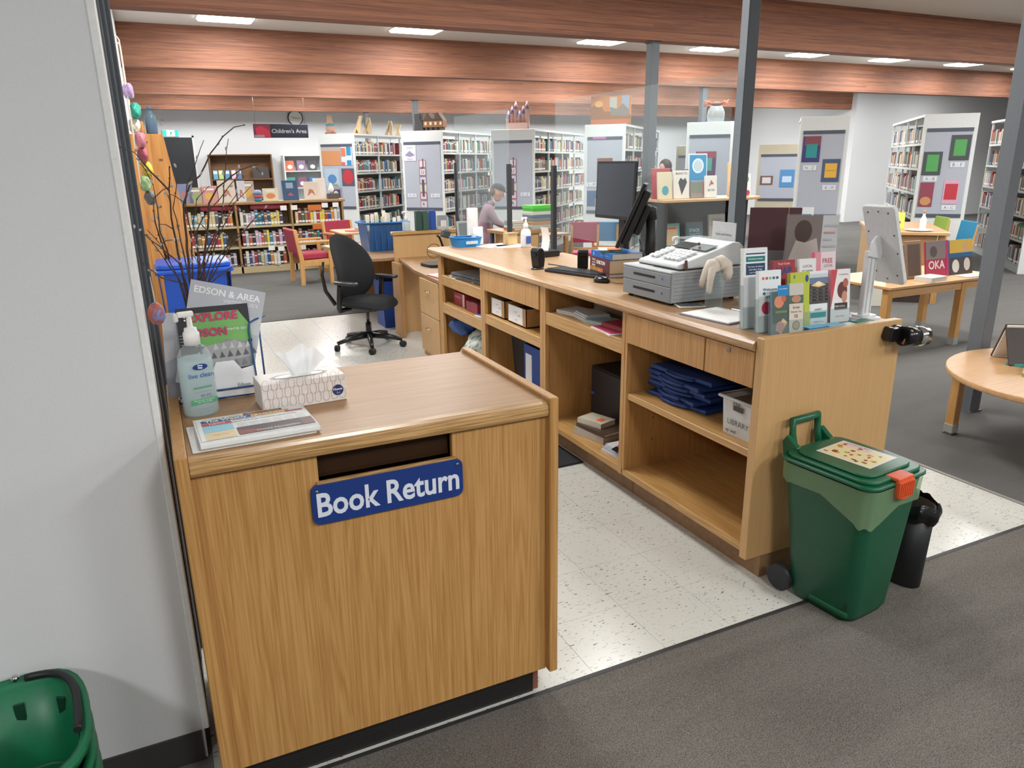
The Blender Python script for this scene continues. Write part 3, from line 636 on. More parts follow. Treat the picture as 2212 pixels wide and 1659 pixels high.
# sloping head
prof = [(2.21, .166), (2.585, .166), (2.60, .20), (2.595, .255), (2.57, .275), (2.53, .278), (2.44, .250), (2.20, .188), (2.195, .175)]
MB().prism([(x, ZC+z) for x, z in prof], 2.815, 3.13, KW, 'y', .006, seg=2).build('head', cr)
MB().prism([(2.205, ZC+.160), (2.60, ZC+.160), (2.60, ZC+.168), (2.205, ZC+.168)], 2.81, 3.135, BLACK, 'y').build('black_strip', cr)  # black strip between the head and the top plate
sl = math.atan2(.062, .24); fm = basis((2.32, 2.97, ZC+.2215), (0, -1, 0), (math.cos(sl), 0, math.sin(sl)))
kb = MB()
for i in range(7):
    for j in range(4):
        if i == 2: continue
        kb.box(-.125+i*.034, -.125+i*.034+.028, -.085+j*.032, -.085+j*.032+.025, .003, .012, mat('#e9eaea', .4, noise=0), .003, mx=fm)
kb.build('keypad', cr)
q = MB(); q.box(-.13, .0, .062, .14, .0045, .006, mat('#2a2c2e', .2, noise=0), mx=fm); q.box(.01, .13, .062, .14, .0045, .007, mat('#6d7375', .3, noise=0), mx=fm); q.build('display_window', cr)
q = MB(); q.tube([fm @ Vector((.06, .085, .006)), fm @ Vector((.06, .085, .022))], .006, CHROME, n=10); q.box(.053, .067, .08, .09, .02, .034, mat('#5b4636', .5), .002, mx=fm); q.build('key', cr)
bx('receipt_sign', (2.60, 2.604, 2.885, 3.06, ZC+.26, ZC+.36), mat('#c2c2c2', .5), cr, .001)
q = MB(); q.text('Cash and Interac', .02, mat('#6b6b78', .6, noise=0), basis((2.599, 2.972, ZC+.30), (0, -1, 0), (0, 0, 1)), width=.12); q.build('sign_lettering', cr)
q = MB(); q.tube([(2.585, 3.14, ZC+.165), (2.5, 3.22, ZC+.1665), (2.3, 3.17, ZC+.166)], .004, mat('#d8d8d4', .5), n=6); q.build('power_lead', cr)
# cork-topped card on the register lid and small notes
q = thing('paper_note', 'white paper slip taped on the register lid', 'paper', (2.23, 3.1, ZC+.1625), .1); bx('sheet', (-.05, .05, -.09, .06, 0, .0008), mat('#d9dad6', .7), q)
# deer antler (pale forked piece) on a clear glass
gl = thing('clear_glass_jar', 'tall clear plastic tumbler in front of the register', 'jar', (2.325, 2.695, ZC))
MB().lathe([(.036, 0), (.040, .002), (.043, .16), (.0405, .16), (.037, .005)], CLEAR, n=20, cap=False).lathe([(.036, .0005), (.036, .003)], CLEAR, n=20).build('tumbler', gl)
an = thing('pale_glove', 'pale cream rubber glove draped over the clear tumbler', 'glove', (2.325, 2.695, ZC+.16))
CR = mat('#d6cabc', .7)
q = MB()
for pts, rr in (([(0, 0, .035), (.03, .0, .045), (.055, -.005, .03), (.062, -.01, -.005), (.060, -.012, -.035)], [.036, .036, .032, .026, .018]),
                ([(0, 0, .035), (-.03, .0, .035), (-.05, .004, .01), (-.062, .012, -.035), (-.066, .016, -.062)], [.034, .03, .02, .015, .010]),
                ([(-.01, -.015, .03), (-.04, -.02, .015), (-.052, -.028, -.03), (-.058, -.032, -.075), (-.060, -.034, -.088)], [.026, .02, .015, .013, .008])): q.tube(pts, rr, CR, n=12)
q.build('glove_body', an)
q = thing('brown_token', 'brown wooden token leaning beside the register keypad', 'token', (2.24, 2.80, ZC+.1625)); MB().box(-.011, .011, -.004, .004, 0, .05, mat('#5a3a2e', .6), .003, mx=T(rz=.5, rx=-.1, y=-.0)).build('body', q)
# calculator, clipboard
q = thing('calculator', 'flat black-topped white calculator in front of the register', 'calculator', (2.235, 2.755, ZC), -.35)
bx('case', (-.065, .065, -.045, .045, 0, .008), mat('#dedcd6', .4), q, .003); bx('keypad', (-.055, .055, -.036, .036, .008, .0092), mat('#4a4e4c', .5), q)
kk = MB()
for i in range(6):
    for j in range(4): kk.box(-.05+i*.017, -.038+i*.017, -.032+j*.017, -.021+j*.017, .0092, .0108, mat('#70746f', .5, noise=0))
kk.build('keys', q)
q = thing('clipboard', 'purple clipboard with white printed forms on the counter edge', 'clipboard', (2.215, 2.50, ZC), .12)
bx('board', (-.125, .125, -.145, .145, 0, .003), mat('#4d3c5e', .5), q, .001); bx('paper', (-.118, .115, -.135, .14, .003, .009), PAPER, q, .001)
bx('clip', (.105, .125, -.05, .05, .0035, .016), STEEL, q, .003)
# keyboard, mouse, scanners
q = thing('keyboard', 'black computer keyboard lying on the counter', 'keyboard', (2.315, 3.93, ZC), .30)
bx('case', (-.075, .075, -.22, .22, 0, .018), mat('#1d1e21', .5), q, .006, 2); kk = MB()
for i in range(5):
    for j in range(16): kk.box(-.062+i*.025, -.062+i*.025+.021, -.208+j*.026, -.208+j*.026+.022, .018, .0235, mat('#26282b', .55, noise=0))
kk.build('keys', q, kind='stuff'); MB().tube([(.07, .1, .008), (.12, .14, .006), (.13, .22, .01), (.04, .30, .03)], .003, BLACK, n=6).build('lead', q)
q = thing('computer_mouse', 'small black glossy mouse beside the keyboard', 'mouse', (2.262, 3.575, ZC), -1.1)
MB().lathe([(.8, 0), (1, .15), (.98, .5), (.7, .85), (.3, 1.0)], mat('#141516', .2), n=20, sx=.052, sy=.031, mx=Matrix.Scale(.036, 4, (0, 0, 1))).build('shell', q); bx('wheel', (.02, .032, -.003, .003, .03, .0365), STEEL, q)
MB().tube([(.05, 0, .01), (.10, -.01, .005), (.16, .03, .004), (.19, .08, .004)], .002, BLACK, n=6).build('lead', q)
def headset(nm, lab, x, y, rz, h=.135):
    q = thing(nm, lab, 'scanner', (x, y, ZC), rz)
    MB().lathe([(.045, 0), (.045, .006), (.03, .012)], BLKP, n=18, sy=.9).build('foot', q)
    MB().prism([(-.018, .01), (.03, .01), (.038, .06), (.028, .12), (.012, h), (-.022, h), (-.034, .115), (-.026, .06)], -.034, .034, BLKP, 'y', .007, seg=2).build('housing', q)
    MB().prism(rrect(.045, .03, .01, cx=0, cy=.105), -.0355, -.033, mat('#0b0b0c', .1, noise=0), 'x').build('window', q) if False else bx('window', (-.037, -.030, -.022, .022, .085, .112), mat('#0b0b0c', .15, noise=0), q, .004)
headset('barcode_scanner', 'black stand barcode scanner at the far end of the keyboard', 2.20, 4.25, .35)
headset('barcode_scanner', 'black stand barcode scanner between the keyboard and the stacked manuals', 2.425, 4.06, 1.0, .13)
# stacked manuals
def bookblock(name, lab, loc, rz, w, d, h, cover, pages='#d8cdb8', spine=None, group=None, cat='book'):
    """flat book, spine on the -x side"""
    t = thing(name, lab, cat, loc, rz, group); m = mat(cover, .45)
    bx('pages', (-w/2+.004, w/2-.003, -d/2+.003, d/2-.003, .002, h-.002), mat(pages, .8, noise=.12, scale=400), t)
    c = MB(); c.box(-w/2, w/2, -d/2, d/2, 0, .002, m); c.box(-w/2, w/2, -d/2, d/2, h-.002, h, m); c.box(-w/2, -w/2+.003, -d/2, d/2, 0, h, m, .0008); c.build('cover', t)
    if spine: q = MB(); q.art(basis((-w/2, 0, h/2), (0, -1, 0), (0, 0, 1)), spine); q.build('spine_print', t)
    return t
bz = ZC; ba = dict(rz=-.12)
bookblock('repair_manual', 'slim grey book at the bottom of the manual stack', (2.495, 3.80, bz), -.12, .205, .27, .022, '#6e4740', '#b5ada0')
bookblock('repair_manual', 'thick maroon Chilton repair manual in the middle of the stack', (2.495, 3.80, bz+.0222), -.12, .205, .27, .083, '#5f3038', '#c3a98a',
          [('r', -.134, -.041, .134, .041, '#5f3038'), ('r', -.134, -.041, .05, -.018, '#c8733f'), ('r', -.085, -.041, -.06, -.018, '#8fae3c'), ('p', [(-.03, -.04), (.0, -.02), (.03, -.04)], '#d98c6a'), ('t', .02, .015, 'CHILTON', .03, .12, .05, '#ece4dc'),
           ('t', -.075, .025, 'TRUCK', .016, .05, .03, '#ece4dc'), ('t', -.075, .008, 'AND VAN', .016, .05, .03, '#ece4dc'), ('t', -.075, -.008, 'REPAIR', .016, .05, .03, '#ece4dc')])
bookblock('repair_manual', 'blue-covered manual on top of the maroon repair manual', (2.50, 3.79, bz+.1056), -.10, .205, .275, .036, '#1b62ad', '#c9c3b8', [('r', -.137, -.018, .137, .018, '#1b62ad'), ('t', .04, 0, 'AUTO REPAIR MANUAL', .012, .11, .01, '#7cb4e4'), ('e', -.1, 0, .008, .012, '#7cb4e4')])
q = thing('booklet_pile', 'thin white and teal booklet with an orange note on top of the blue manual', 'booklet', (2.46, 3.80, bz+.1418), -.5)
bx('booklet', (-.06, .07, -.075, .085, 0, .012), mat('#57806a', .6), q, .001); bx('leaflet', (-.07, .05, -.07, .08, .012, .015), PAPER, q); bx('note', (-.02, .06, -.085, .01, .015, .019), mat('#e2793c', .6), q)
# monitors
def screen(t, w, h, mx, d=.045, off='#3b424a'):
    MB().box(-w/2, w/2, -d*.3, 0, -h/2, h/2, BLKP, .004, 2, mx).build('bezel', t)
    MB().prism([(-w*.42, -h*.42), (w*.42, -h*.42), (w*.42, h*.42), (-w*.42, h*.42)], 0, d*.5, BLACK, 'y', .006, mx=mx).build('rear_housing', t)
    MB().box(-w/2+.014, w/2-.014, -d*.3-.0012, -d*.3, -h/2+.02, h/2-.014, mat(off, .18, noise=0), mx=mx).build('screen', t)
    MB().box(-w*.17, w*.17, d*.5, d*1.0, -.09, .09, BLACK, .01, 2, mx).build('back_box', t)
mo = wthing('computer_monitor', 'black flat monitor with its dark screen turned to the staff side', 'monitor', (2.69, 4.02, ZC))
mx = T(2.645, 4.03, 1.515, rz=-PI/2+.06) @ Matrix.Rotation(-.04, 4, 'X')
screen(mo, .405, .35, mx)
bx('stand_neck', (2.665, 2.70, 3.96, 4.03, ZC+.008, 1.52), BLACK, mo, .004); MB().prism(rrect(.15, .22, .03, cx=2.655, cy=4.0), ZC, ZC+.010, BLACK).build('stand_base', mo)
m2 = wthing('touch_monitor', 'black tilted monitor seen from its edge on a thick support arm', 'monitor', (2.62, 3.62, ZC))
wv = Vector((.62, .785, 0)); nv = Vector((-.785, .62, 0)); tilt = .40
upv = (Vector((0, 0, 1))*math.cos(tilt)-nv*math.sin(tilt)).normalized()
mm = Matrix((wv, -upv.cross(wv).normalized()*1, upv)).transposed().to_4x4()
ctr = Vector((2.525, 3.66, 1.385)); mm.translation = ctr+wv*.0
if mm.to_3x3().determinant() < 0: mm = mm @ Matrix.Scale(-1, 4, (1, 0, 0))
screen(m2, .23, .385, mm, .075, '#4a454d')
MB().tube([(2.645, 3.655, ZC), (2.645, 3.655, 1.40)], [.032, .032], BLACK, n=14).tube([(2.645, 3.655, ZC), (2.645, 3.655, ZC+.10)], .038, BLACK, n=14).build('arm_pole', m2)
MB().tube([(2.645, 3.655, 1.36), (2.645, 3.655, 1.415), (2.61, 3.665, 1.43), (2.56, 3.66, 1.40)], [.034, .034, .030, .03], BLACK, n=12).build('arm_joint', m2)
MB().tube([(2.50, 3.56, 1.26), (2.49, 3.50, 1.19), (2.50, 3.42, 1.12), (2.52, 3.32, 1.06), (2.55, 3.28, 1.036)], .0035, BLACK, n=6).build('cable', m2)
# pump bottle behind the register
q = thing('hand_sanitizer_bottle', 'round clear sanitizer bottle with a white pump behind the cash register', 'bottle', (2.64, 3.40, ZC), .3)
pump_bottle(q, .048, .165, glass('bottle_shell', '#e9f2f4', .15, .18), translucent('clear_gel', '#dfe6e8', .3, .5), mat('#eceae7', .4), fill=.7)
# acrylic shields
def shield(lab, y0, y1, posts):
    t = wthing('acrylic_shield', lab, 'sneeze guard', (2.71, (y0+y1)/2, ZC))
    bx('sheet', (2.743, 2.747, y0, y1, 1.16, 2.114), ACR, t)
    for yp in posts:
        p = bx('support_post', (2.711, 2.742, yp-.02, yp+.02, ZC+.012, 1.664), mat('#2b2d30', .5), t, .002); bx('post_foot', (2.68, 2.77, yp-.05, yp+.05, ZC, ZC+.012), mat('#2b2d30', .5), t, .002)
shield('clear acrylic shield beside the monitors, held by a dark post', 3.14, 5.015, (5.0,))
shield('clear acrylic shield over the far end of the counter', 5.74, 5.80, ()) if False else None
t = wthing('acrylic_shield', 'clear acrylic shield beyond the counter end, between two dark posts', 'sneeze guard', (2.71, 6.3, 0))
bx('sheet', (2.768, 2.772, 5.86, 7.10, 1.16, 2.115), ACR, t)
bx('support_post', (2.752, 2.787, 5.85, 5.885, .0, 1.676), mat('#2b2d30', .5), t, .002); bx('support_post', (2.755, 2.787, 7.08, 7.115, .0, 1.69), mat('#2b2d30', .5), t, .002)
# card reader / phone rest by the dark post
q = thing('receipt_printer', 'small black card terminal with a white curled receipt by the shield post', 'terminal', (2.55, 4.80, ZC), .2)
bx('base', (-.06, .09, -.06, .05, 0, .045), BLKP, q, .008, 2); bx('sticker', (-.0612, -.0602, -.03, .03, .012, .034), PAPER, q)
pp = MB(); pp.grid(lambda u, v: (-.015+.05*math.sin(PI*v)*.35, -.045+.085*u, .04+.17*v), 4, 14, PAPER); pp.build('paper_roll', q)
# blue basket, papers, leaflets at the far end
q = thing('plastic_basket', 'small blue plastic basket with slotted sides at the far counter corner', 'basket', (2.30, 5.73, ZC), .05)
BB = mat('#1c7fc4', .4); z1 = .075
m = MB(); m.prism([(-.09, -.075), (.09, -.075), (.09, .075), (-.09, .075)], 0, .004, BB)
for s_ in (1, -1):
    m.face([(-.09, s_*.075, 0), (.09, s_*.075, 0), (.105, s_*.088, z1), (-.105, s_*.088, z1)], BB); m.face([(s_*.09, -.075, 0), (s_*.09, .075, 0), (s_*.105, .088, z1), (s_*.105, -.088, z1)], BB)
m.build('tub', q); MB().tube([(-.105, -.088, z1), (.105, -.088, z1), (.105, .088, z1), (-.105, .088, z1)], .005, BB, n=6, closed=True).build('rim', q)
for k in range(8): bx('slot', (-.03+k*.013, -.022+k*.013, -.0845, -.0815, .025, .05), PAPER, q)
for i, (x, y, rz, lab) in enumerate(((2.52, 5.62, .3, 'white sheets fanned out near the far end of the worktop'), (2.62, 5.52, -.2, 'loose white sheet by the far shield post'))):
    q = thing('paper_sheets', lab, 'paper', (x, y, ZC), rz); bx('sheets', (-.14, .14, -.09, .09, 0, .004), PAPER, q); bx('top_sheet', (-.12, .15, -.08, .10, .004, .0055), PAPER, q)
q = thing('cardboard_carton', 'small tan cardboard carton with an open flap at the far end of the worktop', 'box', (2.66, 5.63, ZC), .1)
bx('carton', (-.045, .045, -.04, .04, 0, .10), mat('#c7a878', .7), q, .001); bx('flap', (-.05, .05, -.055, -.035, .10, .104), mat('#cdb083', .7), q)
q = thing('envelope_holder', 'clear holder of white envelopes beside the blue basket', 'holder', (2.42, 5.76, ZC))
bx('holder', (-.05, .05, -.02, .02, 0, .10), CLEAR, q); bx('envelopes', (-.045, .045, -.015, .015, .003, .15), PAPER, q, .002)
# brochure holders near the end panel
ARTS = {}
def stand(lab, x, y, w, h, th, items, n=1, tilt=.12, stack='#e8e6e2', rz=0., zb=ZC, holder=True, step=.006, hh=.55, k=(1, 1)):
    t = thing('brochure_holder', lab, 'brochure holder', (x, y, zb), rz)
    R = Matrix.Rotation(-tilt, 4, 'X')
    if holder:
        q = MB(); q.box(-w/2-.004, w/2+.004, -.004, -.0015, 0.001, h*hh*.5, CLEAR, mx=R); q.box(-w/2-.004, w/2+.004, th+.001, th+.004, 0.001, h*.9, CLEAR, mx=R); q.box(-w/2-.004, w/2+.004, -.004, th+.05, 0, .0025, CLEAR)
        for sx in (-1, 1): q.box(sx*(w/2+.0025)-.0012, sx*(w/2+.0025)+.0012, -.004, th+.004, 0.001, h*hh, CLEAR, mx=R)
        q.build('acrylic_holder', t)
    MB().box(-w/2, w/2, 0, th, .003, h, mat(stack, .6, noise=.15, scale=300), .0006, mx=R).build('brochures', t)
    q = MB(); q.art(R @ basis((0, 0, .003+(h-.003)/2), (1, 0, 0), (0, 0, 1)) @ Matrix.Diagonal((k[0], k[1], 1, 1)), items, step=.00012); q.build('cover_print', t)
    return t
H = .5
def fr(h): return h/2
stand('tall white leaflets with a dark blue title panel in a clear holder by the register', 2.165, 2.248, 0.115, 0.325, 0.02,
      [('r', -.05, -.145, .05, .145, '#e9ebee'), ('r', -.04, .125, .04, .130, '#23395c'), ('r', -.04, .098, .04, .118, '#1d7a74'), ('t', 0, .108, 'Emergency contacts', .01, .06, .02, '#dff0ee'), ('r', -.04, .05, .04, .092, '#23395c'), ('t', 0, .08, 'The harm of tobacco', .008, .066, .01, '#dfe6f0'), ('t', 0, .069, 'and other drugs', .008, .055, .01, '#dfe6f0'), ('t', 0, .058, 'your local library', .008, .05, .01, '#dfe6f0')], rz=-.1, k=(1.150, 1.083))
stand('white Welcome to the Library leaflets with a row of coloured dots', 2.165, 2.168, 0.105, 0.245, 0.02,
      [('r', -.0425, -.116, .0425, .116, '#eceef0')]+[('e', -.026+.0135*k, .087, .0055, .0055, c) for k, c in enumerate(('#d9674b', '#b95a58', '#9dbb73', '#2b7f8f', '#4f5a66'))]
      + [('t', 0, .045, 'Welcome', .02, .055, .02, '#37474f'), ('e', -.022, .03, .0055, .0055, '#1d7f94'), ('t', -.002, .031, 'to your', .012, .022, .01, '#6aa84f'), ('t', .008, .016, 'Library', .02, .042, .02, '#37474f'), ('e', -.012, -.025, .02, .024, '#c2405c')], rz=-.1, k=(1.235, 1.043), stack='#dfe3e6')
stand('flower-patterned garden leaflets with a small blue card, at the front corner of the counter', 2.165, 2.112, 0.075, 0.17, 0.014,
      [('r', -.033, -.076, .033, .076, '#52605a'), ('e', -.005, .04, .02, .022, '#d98a6a'), ('e', .014, .05, .01, .012, '#c96a58'), ('r', -.02, .0, .028, .008, '#6f8a55'), ('p', [(-.02, -.06), (.012, -.02), (.03, -.035), (.005, -.076)], '#d8b58c'), ('e', .0, -.05, .018, .02, '#b98a86'), ('r', -.012, .06, .033, .098, '#1c86c4'), ('t', .01, .085, 'YOUR LIBRARY', .008, .036, .01, '#e4f2fa')], rz=-.1, k=(1.136, 1.097), stack='#5f8aa0')
stand('cream event leaflets with a round picture beside the garden leaflets', 2.247, 2.11, 0.068, 0.195, 0.012,
      [('r', -.0275, -.081, .0275, .081, '#d9cfc0'), ('r', -.0275, .045, .0275, .081, '#c9c5bd'), ('r', -.0275, .015, .0275, .043, '#4d6a5c'), ('e', 0, .03, .018, .012, '#c7866c'), ('t', 0, .002, 'Bridal', .012, .025, .01, '#7a4a40'), ('t', 0, -.012, 'Shower Tea', .01, .04, .01, '#7a4a40'), ('t', 0, -.027, '15', .014, .012, .02, '#5b3b34'), ('e', 0, -.058, .015, .016, '#7b836f'), ('e', 0, -.058, .011, .012, '#a99a80')], rz=-.1, k=(1.236, 1.182), stack='#b7b1a2')
stand('yellow-green leaflets with handwriting printed up the sheet', 2.325, 2.168, 0.095, 0.225, 0.02,
      [('r', -.039, -.091, .039, .091, '#bcc444'), ('e', .028, .07, .007, .012, '#2c4e8f'), ('r', -.026, .072, -.02, .084, '#4f7d6a')]
      , rz=-.1, k=(1.218, 1.216), stack='#a8ad3c')
stand('sunset photo leaflets about safety in a clear holder', 2.432, 2.172, 0.095, 0.222, 0.014,
      [('r', -.0375, -.094, .0375, .094, '#e7e9ea'), ('r', -.0375, -.02, .0375, .085, '#4a4748'), ('r', -.0375, .05, .0375, .085, '#6a7c9c'), ('r', -.0375, .072, .0375, .085, '#c9d2da'), ('p', [(-.03, .045), (0, .06), (.03, .045), (.0, .038)], '#f0c98a'), ('e', 0, .05, .012, .007, '#fbe7b8')]
      + [('e', -.03+.0125*(k % 6), .03-.012*(k//6), .0045, .003, ('#6a5f5a', '#2f2d2e')[k % 2]) for k in range(24)] + [('t', 0, -.04, 'SAFETY', .012, .03, .01, '#4f5560'), ('r', -.03, -.068, .03, -.05, '#2f8a8a'), ('t', 0, -.083, 'wildland fire', .008, .04, 0, '#6c88a4')], rz=-.1, k=(1.267, 1.168))
stand('pink and white breastfeeding leaflets in a clear holder next to the tablet stand', 2.55, 2.165, 0.1, 0.222, 0.02,
      [('r', -.0425, -.094, .0425, .094, '#ece8e8'), ('p', [(-.0425, .094), (-.015, .094), (-.038, -.03), (-.0425, -.05)], '#c54a56'), ('e', .008, .02, .022, .03, '#6b3b34'), ('e', .022, .045, .012, .016, '#b56a58'), ('e', .018, -.005, .012, .022, '#c98f7a'), ('r', -.025, -.05, .032, -.025, '#3b3430'), ('t', .0, -.037, 'FREE LOCAL', .01, .045, .01, '#e8e0dc'), ('t', .012, .075, 'breastfeeding', .008, .04, 0, '#a05a64'), ('r', -.02, -.075, .02, -.07, '#c9a8ac')], rz=-.1, k=(1.176, 1.168), stack='#d88f9c')
stand('red road map pack standing behind the yellow-green leaflets', 2.32, 2.25, 0.11, 0.265, 0.02,
      [('r', -.0475, -.11, .0475, .11, '#a33338'), ('t', .0, .075, 'MAP', .04, .07, .05, '#31407a'), ('t', 0, .1, 'Road Guide', .01, .05, .01, '#e8c9c4')], rz=-.1, k=(1.158, 1.178), stack='#7b2f38')
stand('white free-advice leaflets with grey headline behind the sunset leaflets', 2.44, 2.238, 0.085, 0.265, 0.012, [('r', -.035, -.11, .035, .11, '#e9e7e6'), ('t', 0, .085, 'LOCAL', .018, .04, .02, '#555a5c'), ('t', 0, .068, 'FLOWERS', .014, .045, .02, '#555a5c')], rz=-.1, k=(1.214, 1.178))
stand('pink and white FREE leaflets standing highest behind the breastfeeding leaflets', 2.555, 2.252, 0.11, 0.285, 0.02,
      [('r', -.0475, -.116, .0475, .116, '#ecdfe1'), ('r', -.0475, .02, -.02, .116, '#e39aa8'), ('t', .01, .085, 'FREE', .02, .045, .02, '#b54a58'), ('t', .015, .068, 'LOCAL', .018, .04, .01, '#6a6068')], rz=-.1, k=(1.158, 1.213), stack='#cf5f72')
for i, (x, y, c, lab, hh) in enumerate(((2.345, 2.115, '#2a7fb5', 'stack of blue bookmarks lying at the counter edge', .016), (2.455, 2.117, '#7fb4cf', 'pale blue cards lying beside the blue bookmarks', .012), (2.62, 2.115, '#3f7f74', 'green notepad lying by the tablet stand', .012), (2.545, 2.112, '#cfd8da', 'white cards lying between the blue cards and the green notepad', .006))):
    q = thing('card_stack', lab, 'cards', (x, y, ZC), .08*(i % 2)); bx('cards', (-.05, .05, -.026, .026, 0, hh), mat(c, .5, noise=.12, scale=200), q, .001); bx('top_card', (-.047, .044, -.024, .022, hh, hh+.001), mat('#8cc4e0' if i < 2 else c, .5), q)
# tall poster frames behind
q = thing('poster_stand', 'maroon folder standing in a clear holder behind the brochures', 'folder', (2.63, 2.66, ZC), -.72)
bx('folder', (-.115, .115, 0, .012, .002, .445), mat('#4f2a30', .6), q, .002); bx('string', (.055, .059, -.003, 0, .002, .445), mat('#a0764c', .6), q); bx('clear_pocket', (-.14, .13, -.022, -.019, 0, .25), CLEAR, q); bx('back_plate', (-.14, .13, .013, .016, 0, .25), CLEAR, q)
q = thing('poster_stand', 'acrylic frame with a photo poster reading sign up in 3 easy steps', 'sign', (2.66, 2.46, ZC), -.55)
bx('frame', (-.115, .115, 0, .004, 0, .425), CLEAR, q); m = MB()
m.art(basis((0, -.0006, .21), (1, 0, 0), (0, 0, 1)), [('r', -.11, -.21, .11, .21, '#c8c9cb'), ('r', -.11, -.02, .04, .21, '#7e7470'), ('e', -.04, .14, .038, .05, '#4b3a34'), ('p', [(-.1, 0), (-.07, .1), (-.03, .09), (.02, .11), (.04, .02), (.03, -.02), (-.1, -.02)], '#b9b2ac'), ('r', -.11, -.05, .04, -.02, '#d07a4c'), ('r', -.11, -.21, .04, -.05, '#34406e'), ('t', -.035, -.09, 'SIGN UP in', .03, .09, .03, '#dfe3ee'), ('t', -.035, -.13, '3 EASY STEPS!', .03, .12, .03, '#dfe3ee')]
      + [('r', .05, .16-.03*k, .105-.01*(k % 3), .168-.03*k, '#c08e88' if k % 4 == 1 else '#b2b3b6') for k in range(11)]); m.build('poster', q)
# tablet on a white stand
tb = wthing('tablet_stand', 'white tablet kiosk stand seen from behind, on the counter end', 'tablet stand', (2.69, 2.165, ZC))
WS = mat('#d9dadb', .4)
MB().prism(rrect(.12, .10, .02, cx=2.69, cy=2.165), ZC, ZC+.012, WS, 'z', .003).prism(rrect(.085, .07, .015, cx=2.69, cy=2.165), ZC+.012, ZC+.022, WS).build('foot', tb)
MB().prism(rrect(.052, .030, .008, cx=2.69, cy=2.165), ZC+.02, ZC+.29, WS).build('column', tb)
for x in (2.678, 2.702): bx('column_groove', (x-.003, x+.003, 2.1485, 2.1505, ZC+.03, ZC+.27), mat('#b5b7b9', .5), tb)
MB().prism([(2.655, 1.30), (2.725, 1.285), (2.735, 1.33), (2.722, 1.375), (2.69, 1.385), (2.665, 1.36)], 2.142, 2.155, WS, 'y', .003).build('hinge', tb)
uu = Vector((0, -1, 0)); vv = Vector((-.125, 0, .325)).normalized(); mx = basis((2.735, 2.135, 1.35), uu, vv)
pl = MB(); pl.prism(rrect(.155, .345, .015), -.0, .020, WS, 'z', .004, mx, 2); pl.build('tablet_shell', tb)
MB().prism(rrect(.13, .31, .004), -.0012, .0, mat('#1a1c20', .15, noise=0), 'z', 0, mx).build('tablet_screen', tb)
for a, b in ((.0, .15), (-.05, .145), (.045, .145), (-.05, -.12), (.05, -.13), (.0, -.15), (.06, .05), (-.06, .06), (.065, -.03)): MB().lathe([(.004, 0), (.004, .001)], mat('#55585a', .5), n=8, mx=mx @ T(a, b, .0198)).build('screw_hole', tb)
# pencil sharpener on the end panel
ps = wthing('pencil_sharpener', 'black and chrome hand-crank pencil sharpener screwed to the counter end panel', 'pencil sharpener', (2.70, 2.0, .98))
MB().prism([(2.65, .985), (2.665, 1.028), (2.70, 1.022), (2.72, 1.03), (2.75, 1.02), (2.755, .985), (2.75, .955), (2.70, .965), (2.665, .965)], 1.995, 2.04, mat('#17171a', .2, noise=0), 'y', .006, seg=2).build('bracket', ps)
MB().tube([(2.71, 1.985, .99), (2.775, 1.975, .985)], [.040, .040], mat('#17171a', .2, noise=0), n=18).build('gear_housing', ps)
MB().tube([(2.775, 1.975, .985), (2.825, 1.967, .982)], [.042, .040], CHROME, n=20).build('shavings_drum', ps)
MB().tube([(2.705, 1.975, .96), (2.725, 1.955, 1.02)], .006, mat('#a9745c', .4), n=8).build('crank', ps)
# ================================================================== INSIDE THE COUNTER BAYS
# folded blue bags
NAVY = mat('#1d3a78', .6, noise=.2, scale=30, bump=.4); rr_ = random.Random(5)
for k in range(6):
    t = thing('folded_bag', 'folded blue reusable library bag with gold print, topmost of its pile' if k == 5 else 'folded blue reusable bag in the pile on the counter bay shelf', 'bag', (2.36+rr_.uniform(-.015, .015), 2.70+rr_.uniform(-.02, .02), .5775+k*.027), rr_.uniform(-.12, .12), 'folded blue bags' if k < 5 else None)
    def f(u, v, k=k):
        x = (u-.5)*.46; y = (v-.5)*.40
        return (x, y, .0)
    m = MB(); n = 10; a = rr_.uniform(0, 6)
    def top(u, v): return ((u-.5)*.46, (v-.5)*.40, .022+.0035*math.sin(9*u+a)*math.sin(7*v+a))
    m.grid(top, n, n, NAVY); m.grid(lambda u, v: ((u-.5)*.45, (v-.5)*.39, .001), 1, 1, NAVY)
    for e in range(4):
        def side(u, v, e=e):
            c = [(0, 0), (1, 0), (1, 1), (0, 1)]; p, q2 = c[e], c[(e+1) % 4]; uu, vv2 = p[0]+(q2[0]-p[0])*u, p[1]+(q2[1]-p[1])*u
            b = top(uu, vv2); o = .012*math.sin(PI*v); s = 1+o*4
            return (b[0]*s*(.98+.02*v), b[1]*s*(.98+.02*v), .001+(b[2]-.001)*v)
        m.grid(side, n, 3, NAVY)
    m.build('folded_cloth', t)
    m = MB(); m.tube([(-.225, -.1, .012), (-.25, -.09, .014), (-.26, .0, .011), (-.25, .08, .013), (-.225, .09, .012)], [.008]*5, NAVY, n=6); m.build('handle', t)
    if k == 5: q = MB(); q.text('Edson & District', .03, mat('#b98a4a', .5, noise=0), basis((-.02, -.02, .0275), (0, -1, 0), (1, 0, 0)), width=.13); q.text('Public Library', .03, mat('#b98a4a', .5, noise=0), basis((-.06, -.02, .0275), (0, -1, 0), (1, 0, 0)), width=.12); q.build('gold_print', t)
